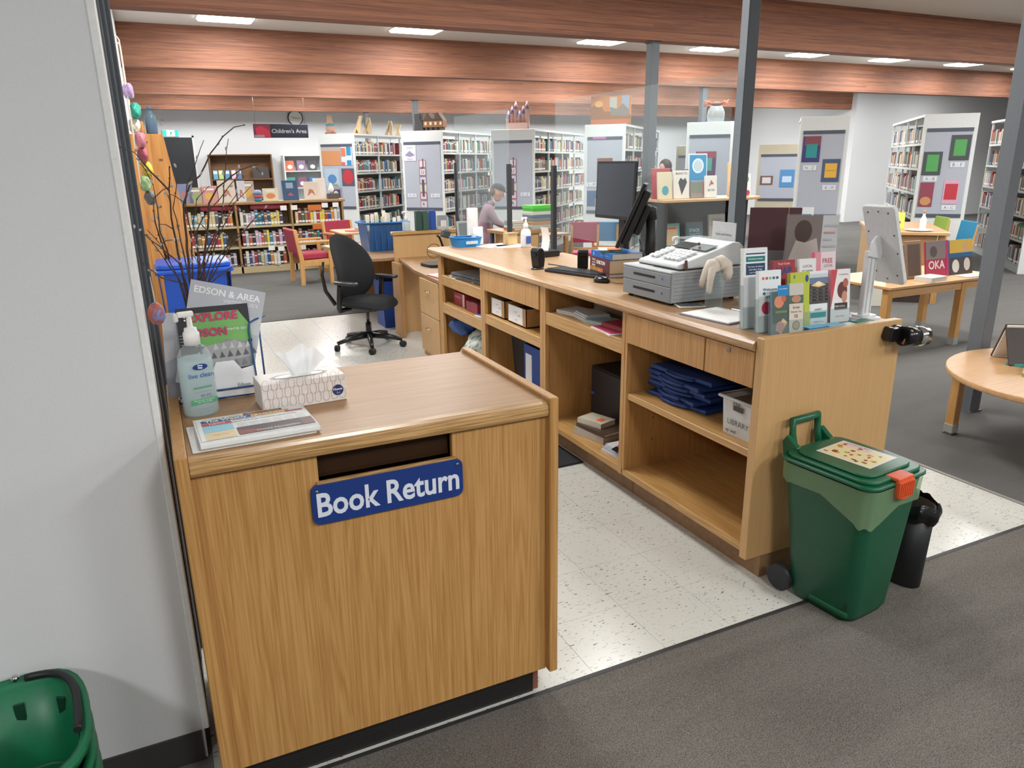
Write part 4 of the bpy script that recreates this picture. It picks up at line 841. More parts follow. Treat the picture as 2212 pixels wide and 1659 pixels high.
# white LIBRARY crate
t = thing('plastic_crate', 'white plastic crate with LIBRARY handwritten on its front, full of papers', 'crate', (2.23, 2.205, .577), 0)
CW = mat('#c9c8c5', .5)
def crate_sides(m, w0, d0, w1, d1, h, mt, th=.004):
    for s_ in (-1, 1):
        m.prism([(s_*w0, 0), (s_*(w0-th), 0), (s_*(w1-th), h), (s_*w1, h)], -d0, d0, mt, 'y'); m.prism([(s_*d0, 0), (s_*(d0-th), 0), (s_*(d1-th), h), (s_*d1, h)], -w0, w0, mt, 'x')
    m.box(-w0, w0, -d0, d0, 0, th, mt)
m = MB(); crate_sides(m, .145, .098, .158, .108, .165, CW); m.build('tub', t)
m = MB(); m.tube([(-.163, -.113, .165), (.163, -.113, .165), (.163, .113, .165), (-.163, .113, .165)], .008, CW, n=6, closed=True); m.build('rim', t)
q = MB(); fmx = basis((-.1535, 0, .085), (0, -1, 0), (-.08, 0, 1))
q.art(fmx, [('r', -.03, .035, .03, .058, '#3b2f26'), ('t', 0, -.02, 'LIBRARY', .05, .125, 0, '#3a3a3e'), ('t', -.045, -.063, 'up  end', .012, .06, .02, '#3a3a3e'), ('t', -.01, .072, '553', .024, .042, .02, '#2c2c30')], base=.0045); q.build('marking', t)
bx('papers', (-.12, .12, -.09, .09, .01, .15), mat('#6f5f50', .8), t); MB().box(-.03, .08, -.085, -.08, .1, .21, PAPER, mx=T(ry=.1)).build('card', t); bx('card', (-.02, .10, -.04, -.035, .1, .20), PAPER, t)
# paper shelf (bay B)
def sheaf(lab, x, y, z, rz, w, d, h, c, cat='paper', name='paper_stack', top=None):
    t = thing(name, lab, cat, (x, y, z), rz); m = MB(); n = max(2, int(h/.006)); r_ = random.Random(int(x*1e3+y*77))
    for k in range(n): m.box(-w/2+r_.uniform(-.008, .008), w/2+r_.uniform(-.008, .008), -d/2+r_.uniform(-.006, .006), d/2+r_.uniform(-.006, .006), h*k/n, h*(k+.85)/n, mat(c, .75), mx=None)
    m.build('sheets', t)
    if top: bx('top_sheet', (-w/2+.005, w/2-.01, -d/2+.006, d/2, h, h+.0012), mat(top, .6), t)
    return t
sheaf('pile of white envelopes in the paper shelf bay', 2.18, 3.70, .8365, .2, .16, .2, .02, '#dddcd8'); sheaf('stack of white notepads in the paper shelf bay', 2.17, 3.52, .8365, -.15, .15, .16, .04, '#d3d5d6', top='#b7b4ac')
sheaf('clear plastic sleeves next to the white notepads', 2.16, 3.40, .8365, .25, .13, .12, .022, '#b9c4c6', top='#8aa9b2'); sheaf('red folder pile at the end of the paper shelf', 2.26, 3.18, .8365, .05, .3, .27, .03, '#a84a52', 'folder', 'folder_stack', '#9a2f3a')
sheaf('white form pad under the edge of the red folders', 2.10, 3.22, .8365, -.1, .12, .22, .008, '#e2dfe0', top='#c9486a'); sheaf('brown paper packets at the back of the paper shelf', 2.40, 3.55, .8365, .1, .2, .3, .06, '#8f7a62')
# computer tower
t = thing('computer_tower', 'black computer tower with a blue cable clip deep in the counter bay', 'computer', (2.515, 3.53, .1605)); bx('case', (-.2, .2, -.22, .22, 0, .335), mat('#1e1c1c', .5), t, .004); bx('front_bezel', (-.208, -.2, -.21, .21, .01, .325), mat('#242223', .45), t, .003); bx('cable_clip', (-.216, -.208, .17, .2, .16, .175), mat('#3a64a8', .4), t, .002)
# books on the bay floor
bookblock('book', 'closed grey box file at the bottom of the small pile by the computer tower', (2.19, 3.44, .1605), .25, .2, .24, .045, '#b4aa9c', '#c9c3b8')
bookblock('book', 'brown hardcover with white title lying on the grey box file', (2.195, 3.42, .2057), .15, .2, .25, .02, '#4d3a2c', '#cfc5b4')
t = bookblock('book', 'cream paperback with an orange sticky note on top of its pile', (2.18, 3.47, .2259), .3, .13, .18, .03, '#c9c0ac', '#ddd6c6'); bx('sticky_note', (-.03, .02, -.06, -.02, .0302, .031), mat('#e0703a', .6), t)
for k in range(3): bookblock('magazine', 'white magazine in the pile at the front of the counter bay', (2.17+.01*k, 3.13-.004*k, .1605+k*.0125), .1-.05*k, .2, .22, .012, ('#c9c4c0', '#b7b9be', '#d4d4d6')[k], '#d9d6d0', group='magazine pile in the bay', cat='magazine')
t = thing('work_glove', 'pink and black knitted glove on the magazine pile', 'glove', (2.13, 3.12, .1985), .5)
m = MB()
for j in range(5): m.tube([(-.02, -.03+.014*j, .008), (-.055-.008*(2-abs(2-j)), -.036+.017*j, .007)], [.0075, .006], mat('#2a2326', .8), n=7)
m.build('fingers', t); MB().prism(rrect(.07, .065, .02, cx=.015, cy=0), 0, .014, mat('#c23f78', .8), 'z', .004).build('palm', t)
# cardboard boxes (bay C)
KR = mat('#b48a58', .75)
for (y, w) in ((4.60, .115), (4.30, .14)):
    t = thing('cardboard_box', 'brown cardboard box with a white label, nearer the drawer bay stile' if y < 4.5 else 'brown cardboard box with a white label, farther along the bay shelf', 'box', (2.24, y, .6685))
    m = MB(); crate_sides(m, .17, w, .17, w, .12, KR, .005); m.build('carton', t); bx('label', (-.1712, -.1702, -w+.05, w-.02, .008, .118), PAPER, t); bx('contents', (-.15, .15, -w+.01, w-.01, .005, .09), mat('#3a332e', .8), t)
    q = MB(); q.art(basis((-.1716, -.015, .06), (0, -1, 0), (0, 0, 1)), [('r', -.04, .02, -.01, .025, '#9aa0a0'), ('r', .01, .0, .04, .006, '#9aa0a0'), ('r', -.03, -.03, .0, -.026, '#9aa0a0')]); q.build('writing', t)
t = thing('waste_bin', 'dark grey plastic bin inside the drawer bay', 'bin', (2.36, 4.56, .1605)); MB().lathe([(.13, 0), (.135, .005), (.16, .38), (.166, .385), (.166, .40), (.155, .40), (.128, .01)], mat('#2e2e30', .6), n=20, ex=6, cap=False).lathe([(.13, 0), (.13, .005)], mat('#2e2e30', .6), n=20, ex=6).build('tub', t)
t = thing('paper_tote', 'blue cardboard tote with a white side cut inside the drawer bay', 'tote', (2.27, 4.20, .1605)); m = MB(); crate_sides(m, .12, .16, .12, .16, .36, mat('#24448c', .6), .004); m.build('tub', t); bx('label', (-.1215, -.1203, .04, .13, .06, .30), PAPER, t)
t = thing('wire_basket', 'small wire basket of red and white packets below the blue tote', 'basket', (2.11, 4.06, .1605)); m = MB()
for k in range(6): m.tube([(-.07+.028*k, -.06, .002), (-.07+.028*k, -.06, .07), (-.07+.028*k, -.06, .002), (-.07+.028*k, .06, .002), (-.07+.028*k, .06, .07)], .0015, STEEL, n=5)
for z in (.03, .07): m.tube([(-.075, -.06, z), (.075, -.06, z), (.075, .06, z), (-.075, .06, z)], .002, STEEL, n=5, closed=True)
m.build('wires', t); bx('packet', (-.05, .06, -.05, .05, .005, .05), mat('#b53040', .5), t); bx('packet', (-.06, .03, -.05, .02, .052, .09), PAPER, t)
# far bay D
sheaf('jumbled papers and cords on the top shelf of the far bay', 2.22, 5.2, .833, .15, .3, .42, .05, '#6f7272', top='#a8a8a4'); sheaf('white papers at the front of the far bay top shelf', 2.10, 5.42, .833, -.2, .1, .2, .012, '#dcdad6')
t = thing('spool', 'small white bobbin standing on the far bay shelf', 'spool', (2.10, 5.08, .833)); MB().lathe([(.022, 0), (.022, .006), (.012, .009), (.012, .03), (.02, .033), (.02, .038)], mat('#b9c2c4', .4), n=14).build('body', t)
t = thing('cardboard_box', 'red printed carton on the middle shelf of the far bay', 'box', (2.2, 5.40, .609)); bx('carton', (-.1, .1, -.12, .12, 0, .1), mat('#9c2f38', .5), t, .001); bx('tape', (-.1008, -.1, -.105, -.07, .0, .1), mat('#d8cdbb', .6), t)
q = MB(); q.text('SOFT CLOTH', .03, PAPER, basis((-.1012, .035, .065), (0, -1, 0), (0, 0, 1)), width=.11); q.build('lettering', t)
t = thing('cardboard_box', 'pinkish red small carton beside the red printed carton', 'box', (2.17, 5.10, .609)); bx('carton', (-.09, .09, -.11, .11, 0, .075), mat('#a03a4a', .5), t, .001); bx('lid', (-.092, .092, -.112, .0, .075, .085), mat('#7c2b3a', .5), t)
sheaf('blue and white cards at the end of the middle far bay shelf', 2.11, 4.93, .609, .2, .1, .1, .008, '#d8d8dc', top='#2f86b8')
def sack(name, lab, c, loc, sx, sy, sz, cat='bag', seed=1):
    t = thing(name, lab, cat, loc); r_ = random.Random(seed); a, b = r_.uniform(0, 6), r_.uniform(0, 6)
    def f(u, v):
        th = 2*PI*u; ph = PI*v; k = 1+.16*math.sin(3*th+a)*math.sin(2*ph+b)+.10*math.sin(5*th+b)*math.sin(5*ph)+.06*math.sin(9*th+4*ph)
        z = (1-math.cos(ph))/2; rr = math.sin(ph)**.6*k
        return (sx*rr*math.cos(th), sy*rr*math.sin(th), sz*z)
    MB().grid(f, 28, 16, c).build('bag_body', t); return t
fl, nt, bb = newmat('floral_fabric'); nz = N(nt, 'ShaderNodeTexNoise', Scale=22., Detail=2.); g = N(nt, 'ShaderNodeNewGeometry'); nt.links.new(g.outputs['Position'], nz.inputs['Vector']); rp = N(nt, 'ShaderNodeValToRGB'); e = rp.color_ramp.elements
e[0].position = .38; e[0].color = lin('#6f8a84'); e[1].position = .5; e[1].color = lin('#c8cabf'); nt.links.new(nz.outputs['Fac'], rp.inputs[0]); nt.links.new(rp.outputs[0], bb.inputs['Base Color']); bb.inputs['Roughness'].default_value = .85
sack('fabric_bag', 'cream floral fabric bag slumped in the bottom of the far bay', fl, (2.22, 5.08, .1605), .19, .22, .30, seed=2)
t = sack('shopping_bag', 'blue and green plastic shopping bag hanging above the floral bag', mat('#274a86', .4, noise=.3, scale=20), (2.15, 5.46, .36), .10, .12, .15, seed=4); MB().lathe([(.03, 0), (.05, .03), (.02, .05)], mat('#2e7d4a', .5), (0, -.03, .11), n=10).build('green_bundle', t); MB().tube([(0, .06, .13), (.0, .03, .155), (0, -.02, .135)], .006, mat('#274a86', .4), n=6).build('handle', t)
# ---------------------------------------------------------------- on the staff desk
ZD = .7755
t = thing('document_scanner', 'black flat reader pad with a gooseneck scanner head on the staff desk', 'scanner', (2.36, 6.55, ZD), .15)
MB().prism(rrect(.30, .26, .05), 0, .028, BLKP, 'z', .006, seg=2).build('pad', t); bx('red_light', (-.02, .03, -.08, -.075, .0285, .0295), mat('#a8323a', .4), t)
MB().tube([(.08, .05, .02), (.09, .06, .12), (.06, .05, .2), (.03, .03, .25), (.0, .02, .275)], [.016, .012, .010, .010, .012], BLACK, n=10).build('neck', t)
MB().box(-.05, .03, -.03, .03, .26, .33, mat('#3c4044', .4), .012, 2, mx=T(ry=.3)).build('head', t); MB().box(.05, .11, -.03, .03, .0, .16, mat('#4a4d50', .4), .006, mx=T(y=.0)).build('column', t)
MB().tube([(.06+.07*math.cos(a)-.08, .06, .13+.065*math.sin(a)) for a in [2*PI*k/20 for k in range(20)]], .004, mat('#6a4a34', .6), n=6, closed=True).build('cable_loop', t)
sheaf('white papers in a red folder at the edge of the staff desk', 2.14, 5.86, ZD, .1, .16, .3, .008, '#c9485a', 'folder', 'folder_stack', '#ecebe8')
# behind the desk: second desk with tote
t2 = wthing('side_desk', 'oak side desk carrying the blue tote behind the divider', 'desk', (2.2, 8.3, 0))
MB().prism([(1.75, 8.95), (1.95, 7.36), (2.9, 7.36), (2.9, 8.95)], .745, .775, OAKY, 'z', .002).build('desk_top', t2); bx('leg_panel', (2.75, 2.79, 7.4, 8.9, 0, .744), OAKIN, t2); bx('leg_panel', (1.98, 2.75, 8.86, 8.9, 0, .744), OAKIN, t2)
tt = thing('plastic_tote', 'large translucent blue tote filled with paper rolls and tubes on the side desk', 'tote', (2.28, 8.12, ZD), .06)
BT = mat('#1f548c', .35, noise=.1, scale=8); m = MB(); crate_sides(m, .205, .15, .235, .175, .30, BT, .004); m.build('tub', tt); m = MB(); m.tube([(-.245, -.185, .30), (.245, -.185, .30), (.245, .185, .30), (-.245, .185, .30)], .012, mat('#1b6fb4', .35), n=6, closed=True); m.build('rim', tt)
for k in range(5): bx('rib', (-.15+.07*k, -.14+.07*k, -.172, -.152, .02, .28), mat('#1f5f9c', .35), tt)
rr_ = random.Random(11)
for k in range(13):
    x, y, h = -.17+.028*k, rr_.uniform(-.12, .1), rr_.uniform(.34, .42)
    o = MB().tube([(0, 0, .03), (0, 0, h)], .018, mat(('#dcd2c0', '#cfc0a4', '#e2ddd2', '#b8c4a0')[k % 4], .7), n=10).build('paper_roll', None, loc=(0, 0, 0)); o.parent = None
    ca = T(.06 and 0); o.matrix_world = tt.matrix_basis @ T(x, y, 0); setp(o, 'pale rolled paper tube standing in the blue tote', 'paper roll', 'paper rolls in the blue tote')
t = thing('hand_sanitizer_bottle', 'sanitizer bottle with white pump on the divider ledge beside the tote', 'bottle', (2.30, 7.32, 1.0355), 0); pump_bottle(t, .04, .11, glass('bottle_shell', '#e9f2f4', .15, .18), translucent('clear_gel', '#dfe6e8', .3, .5), mat('#eceae7', .4))
for x, c, lab in ((2.43, '#2f4a3e', 'dark green binder standing on the divider ledge, beside the sanitizer'), (2.50, '#37574a', 'green binder standing between the dark green and the blue binder'), (2.58, '#24489a', 'blue binder standing on the divider ledge')):
    t = thing('binder', lab, 'binder', (x, 7.32, 1.0355), .0); MB().prism([(-.03, 0), (.03, 0), (.03, .17), (.018, .195), (-.03, .195)], -.035, .035, mat(c, .5), 'y', .003).build('cover', t); bx('pages', (-.024, .0305, -.03, .03, .004, .165), PAPER, t)
t = thing('card_holder', 'small holder with pink and white cards at the end of the divider ledge', 'holder', (2.69, 7.32, 1.0355)); bx('tray', (-.06, .06, -.03, .03, 0, .03), mat('#b9b7b2', .5), t, .003); bx('card', (-.02, .04, -.004, .004, .02, .09), mat('#e6d9d8', .6), t); bx('back', (-.055, .06, .012, .02, .02, .14), mat('#8f9696', .5), t)
t = thing('recycling_tote', 'blue recycling tub under the side desk', 'bin', (2.3, 7.75, 0.0), 0); m = MB(); crate_sides(m, .2, .15, .22, .17, .5, mat('#1c3f8a', .5), .005); m.build('tub', t)
# ================================================================== FLOOR THINGS NEAR THE COUNTER
GB = mat('#0f4f35', .42, noise=.05); GL = mat('#12593b', .35, noise=.04)
gb = thing('wheeled_compost_bin', 'green wheeled compost bin with an orange latch and a green liner', 'bin', (2.262, 1.79, .006), .10)
m = MB(); t_ = bmesh.new()
rings = []
secs = [(0, .115, .135, -.005), (.03, .125, .148, -.005), (.30, .145, .168, -.004), (.50, .158, .186, 0), (.565, .163, .192, 0)]
for z, hx, hy, oy in secs:
    rings.append([t_.verts.new((x, y+oy, z)) for x, y in rrect(2*hx, 2*hy, .05, 5)])
for a, b in zip(rings, rings[1:]):
    for j in range(len(a)): f = t_.faces.new((a[j], a[(j+1) % len(a)], b[(j+1) % len(a)], b[j])); f.smooth = True
t_.faces.new(rings[0][::-1]); m._in(t_, GB); m.build('tub', gb)
bx('grip_recess', (-.126, -.120, -.13, .02, .045, .10), mat('#0a2e20', .6), gb, .004); MB().box(-.131, -.118, -.14, .03, .025, .05, GL, .008, 2).build('grip_lip', gb)
for x in (-.135, .135):
    MB().lathe([(.052, -.015), (.058, -.008), (.058, .008), (.052, .015)], mat('#22242a', .5), n=20, mx=T(x, .165, .058, ry=PI/2)).build('wheel', gb)
lid = MB()
for (w, d, z0, z1_) in ((.352, .41, .575, .59), (.325, .375, .59, .604), (.28, .32, .604, .614)): lid.prism(rrect(w, d, .05, 5), z0, z1_, GL, 'z', .004)
lid.build('lid', gb)
hm = MB(); hm.tube([(-.075, .195, .56), (-.075, .215, .63), (-.075, .222, .70), (.075, .222, .70), (.075, .215, .63), (.075, .195, .56)], [.016, .015, .016, .016, .015, .016], GL, n=8)
for sx in (-1, 1): hm.prism([(.15, .555), (.225, .56), (.235, .62), (.215, .65), (.16, .61)], sx*.10-.012, sx*.10+.012, GL, 'x', .003)
hm.build('handle', gb)
OR = mat('#d5562c', .4); m = MB(); m.prism([(-.045, .595), (.045, .595), (.042, .53), (0, .52), (-.042, .53)], -.222, -.200, OR, 'y', .005, seg=2); m.box(-.045, .045, -.215, -.16, .592, .606, OR, .003); m.build('latch', gb)
for k in range(7): bx('latch_ridge', (-.037+.0115*k, -.032+.0115*k, -.2255, -.221, .535, .59), OR, gb)
# liner
LN = translucent('compost_liner', '#b4d4a4', .3, .5, .5); m = MB()
def lin_f(u, v):
    n = rrect(.345, .405, .06, 8); k = u*len(n); i = int(k) % len(n); f = k-int(k); p, q2 = n[i], n[(i+1) % len(n)]; x, y = p[0]+(q2[0]-p[0])*f, p[1]+(q2[1]-p[1])*f
    drop = .055+.055*max(0, -x/.17)*(.4+max(0, -y/.2))+.03*max(0, -y/.2); s = 1.0-.015*v+.02*math.sin(26*u*PI)*v*.3
    return (x*s, y*s, .572-v*drop-.006*math.sin(19*u*PI)*v)
m.grid(lin_f, 72, 5, LN); m.build('liner', gb)
st = MB(); fx = basis((.02, .0, .6142), (0, -1, 0), (1, 0, 0)) @ Matrix.Rotation(.05, 4, 'Z')
rq = random.Random(9); its = [('r', -.11, -.09, .11, .09, '#dedbd2'), ('r', -.10, -.08, .10, .065, '#e6d9a8'), ('r', -.10, .045, .02, .082, '#e2c4c8'), ('t', -.04, .075, 'Compost Bin', .014, .09, .01, '#6a5f54')]
for k in range(26): its.append(('e', rq.uniform(-.09, .09), rq.uniform(-.07, .06), rq.uniform(.006, .012), rq.uniform(.004, .009), rq.choice(('#b5502f', '#8a5a2c', '#c9a23a', '#5f8a3c', '#7d3a2c', '#d98a4a'))))
st.art(fx, its, step=.00006); st.build('sorting_chart', gb)
kb_ = thing('waste_bin', 'slim black waste bin with a black bag liner behind the green bin', 'bin', (2.615, 1.775, .006), 0)
MB().lathe([(.085, 0), (.09, .004), (.105, .36), (.10, .36), (.083, .01)], mat('#1b1b1d', .45), n=24, sx=.62, cap=False).lathe([(.085, 0), (.085, .004)], mat('#1b1b1d', .45), n=24, sx=.62).build('tub', kb_)
m = MB(); m.grid(lambda u, v: ((.072+.014*math.sin(v*PI)+.004*math.sin(23*u*PI))*math.cos(2*PI*u), (.112+.014*math.sin(v*PI)+.004*math.sin(17*u*PI))*math.sin(2*PI*u), .375-.075*v+.008*math.sin(13*u*PI)), 48, 6, mat('#0e0e10', .25, bump=.5, scale=90)); m.build('bag_liner', kb_)
# black mat under the counter bay
t = bx('anti_fatigue_mat', (1.50, 2.085, 3.45, 4.9, .0005, .012), mat('#19191b', .7), bev=.004); setp(t, 'black rubber mat on the tiles in front of the counter bays', 'mat')
# stacked green shopping baskets in the corner by the wall
GK = mat('#14714a', .4, noise=.06)
for k in range(4):
    t = thing('shopping_basket', ('green plastic shopping basket with a folded black handle, topmost of the stack' if k == 3 else 'green plastic shopping basket nested in the stack by the wall'), 'basket', (-.475, 1.795, .006+.062*k), .12, None if k == 3 else 'nested green baskets')
    m = MB(); h = .24; e = 3.2
    m.lathe([(.118, .0), (.125, .004), (.155, h), (.172, h+.004), (.175, h-.012), (.168, h-.010), (.152, h-.012), (.121, .008)], GK, n=40, sx=1.0, sy=1.30, ex=e, cap=False); m.lathe([(.118, 0), (.118, .004)], GK, n=40, sx=1, sy=1.3, ex=e); m.build('tub', t)
    if k == 3:
        for j in range(10):
            a = 2*PI*j/10+.2; rad = (abs(math.cos(a))**e+abs(math.sin(a))**e)**(-1/e); MB().box(-.012, .012, -.003, .003, .05, .19, mat('#0a3a27', .6), .002, mx=T(.142*rad*math.cos(a), .142*1.3*rad*math.sin(a), 0, rz=math.atan2(math.sin(a)*1.3, math.cos(a))+PI/2)).build('side_slot', t)
        pts = [(rad_*math.cos(a), 1.3*rad_*math.sin(a), h+.012) for a, rad_ in [(a_, .150*(abs(math.cos(a_))**e+abs(math.sin(a_))**e)**(-1/e)) for a_ in [(-.45+1.75*q_/18)*1.0 for q_ in range(19)]]]
        MB().tube(pts, .0095, mat('#1d1d1f', .5), n=8).build('handle', t); MB().tube([(-p[0], -p[1], p[2]) for p in pts], .0095, mat('#1d1d1f', .5), n=8).build('handle', t)
        MB().ball((0.02, .205, h+.012), .011, CHROME).build('pivot', t)
# office chair
oc = thing('office_chair', 'black swivel office chair with armrests at the staff desk', 'chair', (1.73, 6.87, .0), -1.0)
FB = mat('#17181a', .9, noise=.1, scale=300, bump=.2)
# local +x is forward
for k in range(5):
    a = 2*PI*k/5+.5; ca, sa = math.cos(a), math.sin(a)
    MB().tube([(.03*ca, .03*sa, .115), (.2*ca, .2*sa, .10), (.32*ca, .32*sa, .075)], [.03, .024, .018], BLKP, n=8).build('base_leg', oc)
    c = MB(); c.lathe([(.018, -.022), (.03, -.020), (.03, -.003), (.012, -.003), (.012, .003), (.03, .003), (.03, .020), (.018, .022)], BLACK, n=16, mx=T(.325*ca, .325*sa, .0305, rz=a+.9, rx=PI/2)); c.build('caster', oc)
MB().tube([(0, 0, .10), (0, 0, .24)], .028, BLKP, n=14).tube([(0, 0, .24), (0, 0, .38)], .016, mat('#55585c', .3, .8), n=12).build('gas_lift', oc)
MB().box(-.16, .12, -.09, .09, .36, .41, BLKP, .02, 2).build('mechanism', oc)
def cushion(m, fn, nu, nv, th, mt):
    m.grid(lambda u, v: fn(u, v, 1), nu, nv, mt); m.grid(lambda u, v: fn(u, v, -1), nu, nv, mt)
def seat(u, v, s):
    a = 2*PI*u; r = v; e = 3.
    k = (abs(math.cos(a))**e+abs(math.sin(a))**e)**(-1/e); x, y = .25*k*r*math.cos(a), .25*k*r*math.sin(a)
    ed = math.sqrt(max(0, 1-r**4)); return (x+.02, y, .445+s*.045*ed-.05*max(0, (x-.12)/.13)**2+.0)
m = MB(); cushion(m, seat, 32, 10, 0, FB); m.build('seat', oc)
def back(u, v, s):
    a = 2*PI*u; e = 2.8; k = (abs(math.cos(a))**e+abs(math.sin(a))**e)**(-1/e); y, z = .25*k*v*math.cos(a), .31*k*v*math.sin(a)
    y *= 1-.22*max(0, z/.29)**2; ed = math.sqrt(max(0, 1-v**4))
    return (-.235-.16*(z/.29)*.35+.05*math.cos(z*6)+.09*(y/.235)**2-.03+s*.028*ed, y, .745+z)
m = MB(); cushion(m, back, 32, 10, 0, FB); m.build('backrest', oc)
for sy in (-1, 1):
    MB().tube([(-.10, sy*.12, .385), (-.10, sy*.27, .385), (-.08, sy*.285, .42), (-.06, sy*.285, .60), (-.06, sy*.28, .635)], [.022, .024, .026, .024, .02], BLKP, n=10).build('arm_support', oc)
    MB().prism([(x+.02, y+sy*.275) for x, y in rrect(.26, .085, .035, 5)], .635, .665, mat('#2a2c2e', .35), 'z', .01, seg=2).build('armrest', oc)
    MB().tube([(-.21, sy*.20, .42), (-.30, sy*.225, .55), (-.33, sy*.225, .70), (-.325, sy*.20, .82)], [.02, .018, .016, .012], BLKP, n=8).build('back_frame', oc)
MB().tube([(-.10, 0, .39), (-.24, 0, .41), (-.30, 0, .50)], [.04, .035, .03], BLKP, n=10).build('back_spine', oc)
# ================================================================== LEFT BACKGROUND
t = thing('recycling_bin', 'large blue recycling bin with a hinged lid behind the book return', 'bin', (.205, 5.5, 0), 0)
RB = mat('#1c4fb0', .4, noise=.05); m = MB(); crate_sides(m, .19, .17, .225, .205, 1.02, RB, .006); m.build('tub', t)
m = MB(); m.box(-.24, .24, -.225, .225, 1.02, 1.05, RB, .01, 2); m.prism(rrect(.46, .43, .06), 1.05, 1.085, RB, 'z', .008); m.build('lid', t)
MB().tube([(-.2, .235, 1.0), (-.2, .26, 1.03), (.2, .26, 1.03), (.2, .235, 1.0)], .014, RB, n=8).build('handle', t); bx('label', (-.03, .12, -.201, -.199, .72, .92), mat('#cfd6dc', .6), t)
for sx in (-1, 1): MB().lathe([(.08, -.02), (.085, 0), (.08, .02)], BLACK, n=16, mx=T(sx*.2, .17, .085, ry=PI/2)).build('wheel', t)
t = thing('recycling_box', 'low blue recycling box on the tiles in front of the tall blue bin', 'bin', (.20, 4.4, 0), 0); m = MB(); crate_sides(m, .17, .16, .2, .19, .55, mat('#1a5aa8', .45), .005); m.build('tub', t); MB().tube([(-.205, -.195, .55), (.205, -.195, .55), (.205, .195, .55), (-.205, .195, .55)], .01, mat('#1a5aa8', .45), n=6, closed=True).build('rim', t)
pc = wthing('pine_bookcase', 'knotty pine bookcase with a slanted side beside the left wall', 'bookcase', (.1, 6.2, 0))
MB().prism([(-.085, 0), (.36, 0), (.262, .95), (.145, 1.915), (-.085, 1.915)], 6.0, 6.03, PINE, 'y', .002).build('side_board', pc); MB().prism([(-.085, 0), (.36, 0), (.262, .95), (.145, 1.915), (-.085, 1.915)], 6.85, 6.88, PINE, 'y').build('side_board', pc)
for z, w in ((.1, .33), (.5, .29), (.9, .25), (1.3, .2), (1.6, .165), (1.89, .14)): bx('shelf', (-.085, w, 6.03, 6.85, z, z+.022), PINE, pc)
rr_ = random.Random(4)
for k, (x, z) in enumerate(((.03, 1.86), (.11, 1.74), (.0, 1.70), (.06, 1.42), (.16, 1.28))): MB().lathe([(.014, 0), (.014, .0008)], mat('#7a4a24', .6), n=12, sx=1, sy=.7, mx=T(x, 5.9995, z, rx=PI/2)).build('knot', pc)
for k, (z, c, h, lab) in enumerate(((1.322, '#7d86c8', .26, 'lilac folder standing in the pine bookcase'), (1.322, '#d057b4', .26, 'bright pink folder standing in the pine bookcase'), (1.622, '#1fa7ad', .12, 'small teal storage box on the upper pine shelf'), (.922, '#7c86b8', .2, 'blue patterned box in the pine bookcase'), (.922, '#2aa5b0', .1, 'small turquoise tub in the pine bookcase'), (1.622, '#6f7a3c', .05, 'olive pencil case on the upper pine shelf'))):
    t = thing('storage_item', lab, 'folder' if k < 2 else 'box', (.12-.0*k, 6.12+.12*(k % 3), z)); w = .06 if k < 2 else .075
    xx = {1.322: .10, 1.622: .075, .922: .16}[z]; t.location.x = xx; m = MB(); m.box(-w/2, w/2, -.04, .04, 0, h, mat(c, .5), .004); m.build('body', t); bx('edge', (w/2-.004, w/2+.002, -.035, .035, h*.9, h*.97), PAPER, t)
t = thing('water_bottle', 'clear blue plastic bottle on top of the pine bookcase', 'bottle', (.082, 6.08, 1.9155)); MB().lathe([(.034, 0), (.038, .008), (.038, .10), (.033, .125), (.015, .15), (.014, .165), (.017, .165), (.017, .185), (.014, .187)], glass('blue_bottle', '#9cb8c8', .1, .3), n=18).lathe([(.033, .004), (.035, .01), (.035, .07), (.034, .072)], mat('#3f5f92', .3), n=18).build('bottle', t)
t = thing('figurine', 'small orange wooden figure on top of the pine bookcase', 'figurine', (.02, 6.06, 1.9155)); MB().lathe([(.016, 0), (.02, .02), (.012, .05), (.016, .07), (.006, .085)], mat('#c58a4c', .6), n=12).build('body', t)
# wire rack of wrapped soft toys on the left wall
rk = wthing('wall_rack', 'white wire rack hung with wrapped soft toys on the left wall', 'rack', (-.06, 5.0, 1.55)); WR = mat('#d8cfb8', .5)
for y in (4.88, 5.12): MB().tube([(-.086, y, 1.6), (-.086, y, 2.36), (-.075, y, 2.375), (-.04, y, 2.375), (-.032, y, 2.36), (-.032, y, 1.6), (-.086, y, 1.6)], .004, WR, n=6).build('upright', rk)
for z in (2.36, 2.28, 2.2, 2.05, 1.9, 1.75, 1.6): MB().tube([(-.032, 4.88, z), (-.032, 5.12, z)], .003, WR, n=6).build('bar', rk)
for k, (dz, c, lab, dx) in enumerate(((2.06, '#b59ac0', 'lilac wrapped soft toy at the top of the wall rack', -.025), (1.96, '#2f9a86', 'green and white wrapped toy on the wall rack', -.005), (1.88, '#d8d2c0', 'cream furry toy on the wall rack', -.02), (1.80, '#b06a78', 'pink wrapped toy in the middle of the wall rack', -.0), (1.72, '#a04a58', 'dark red wrapped toy below the pink one', .0), (1.64, '#d8b83c', 'yellow flower toy on the wall rack', .012), (1.56, '#7f9a68', 'pale green toy near the bottom of the wall rack', -.01), (1.48, '#5c5a58', 'grey and black wrapped toy lowest on the wall rack', .005))):
    sack('soft_toy', lab, mat(c, .5, noise=.35, scale=35), (dx, 4.92+.03*(k % 3), dz), .028, .06, .085, 'toy', seed=20+k)
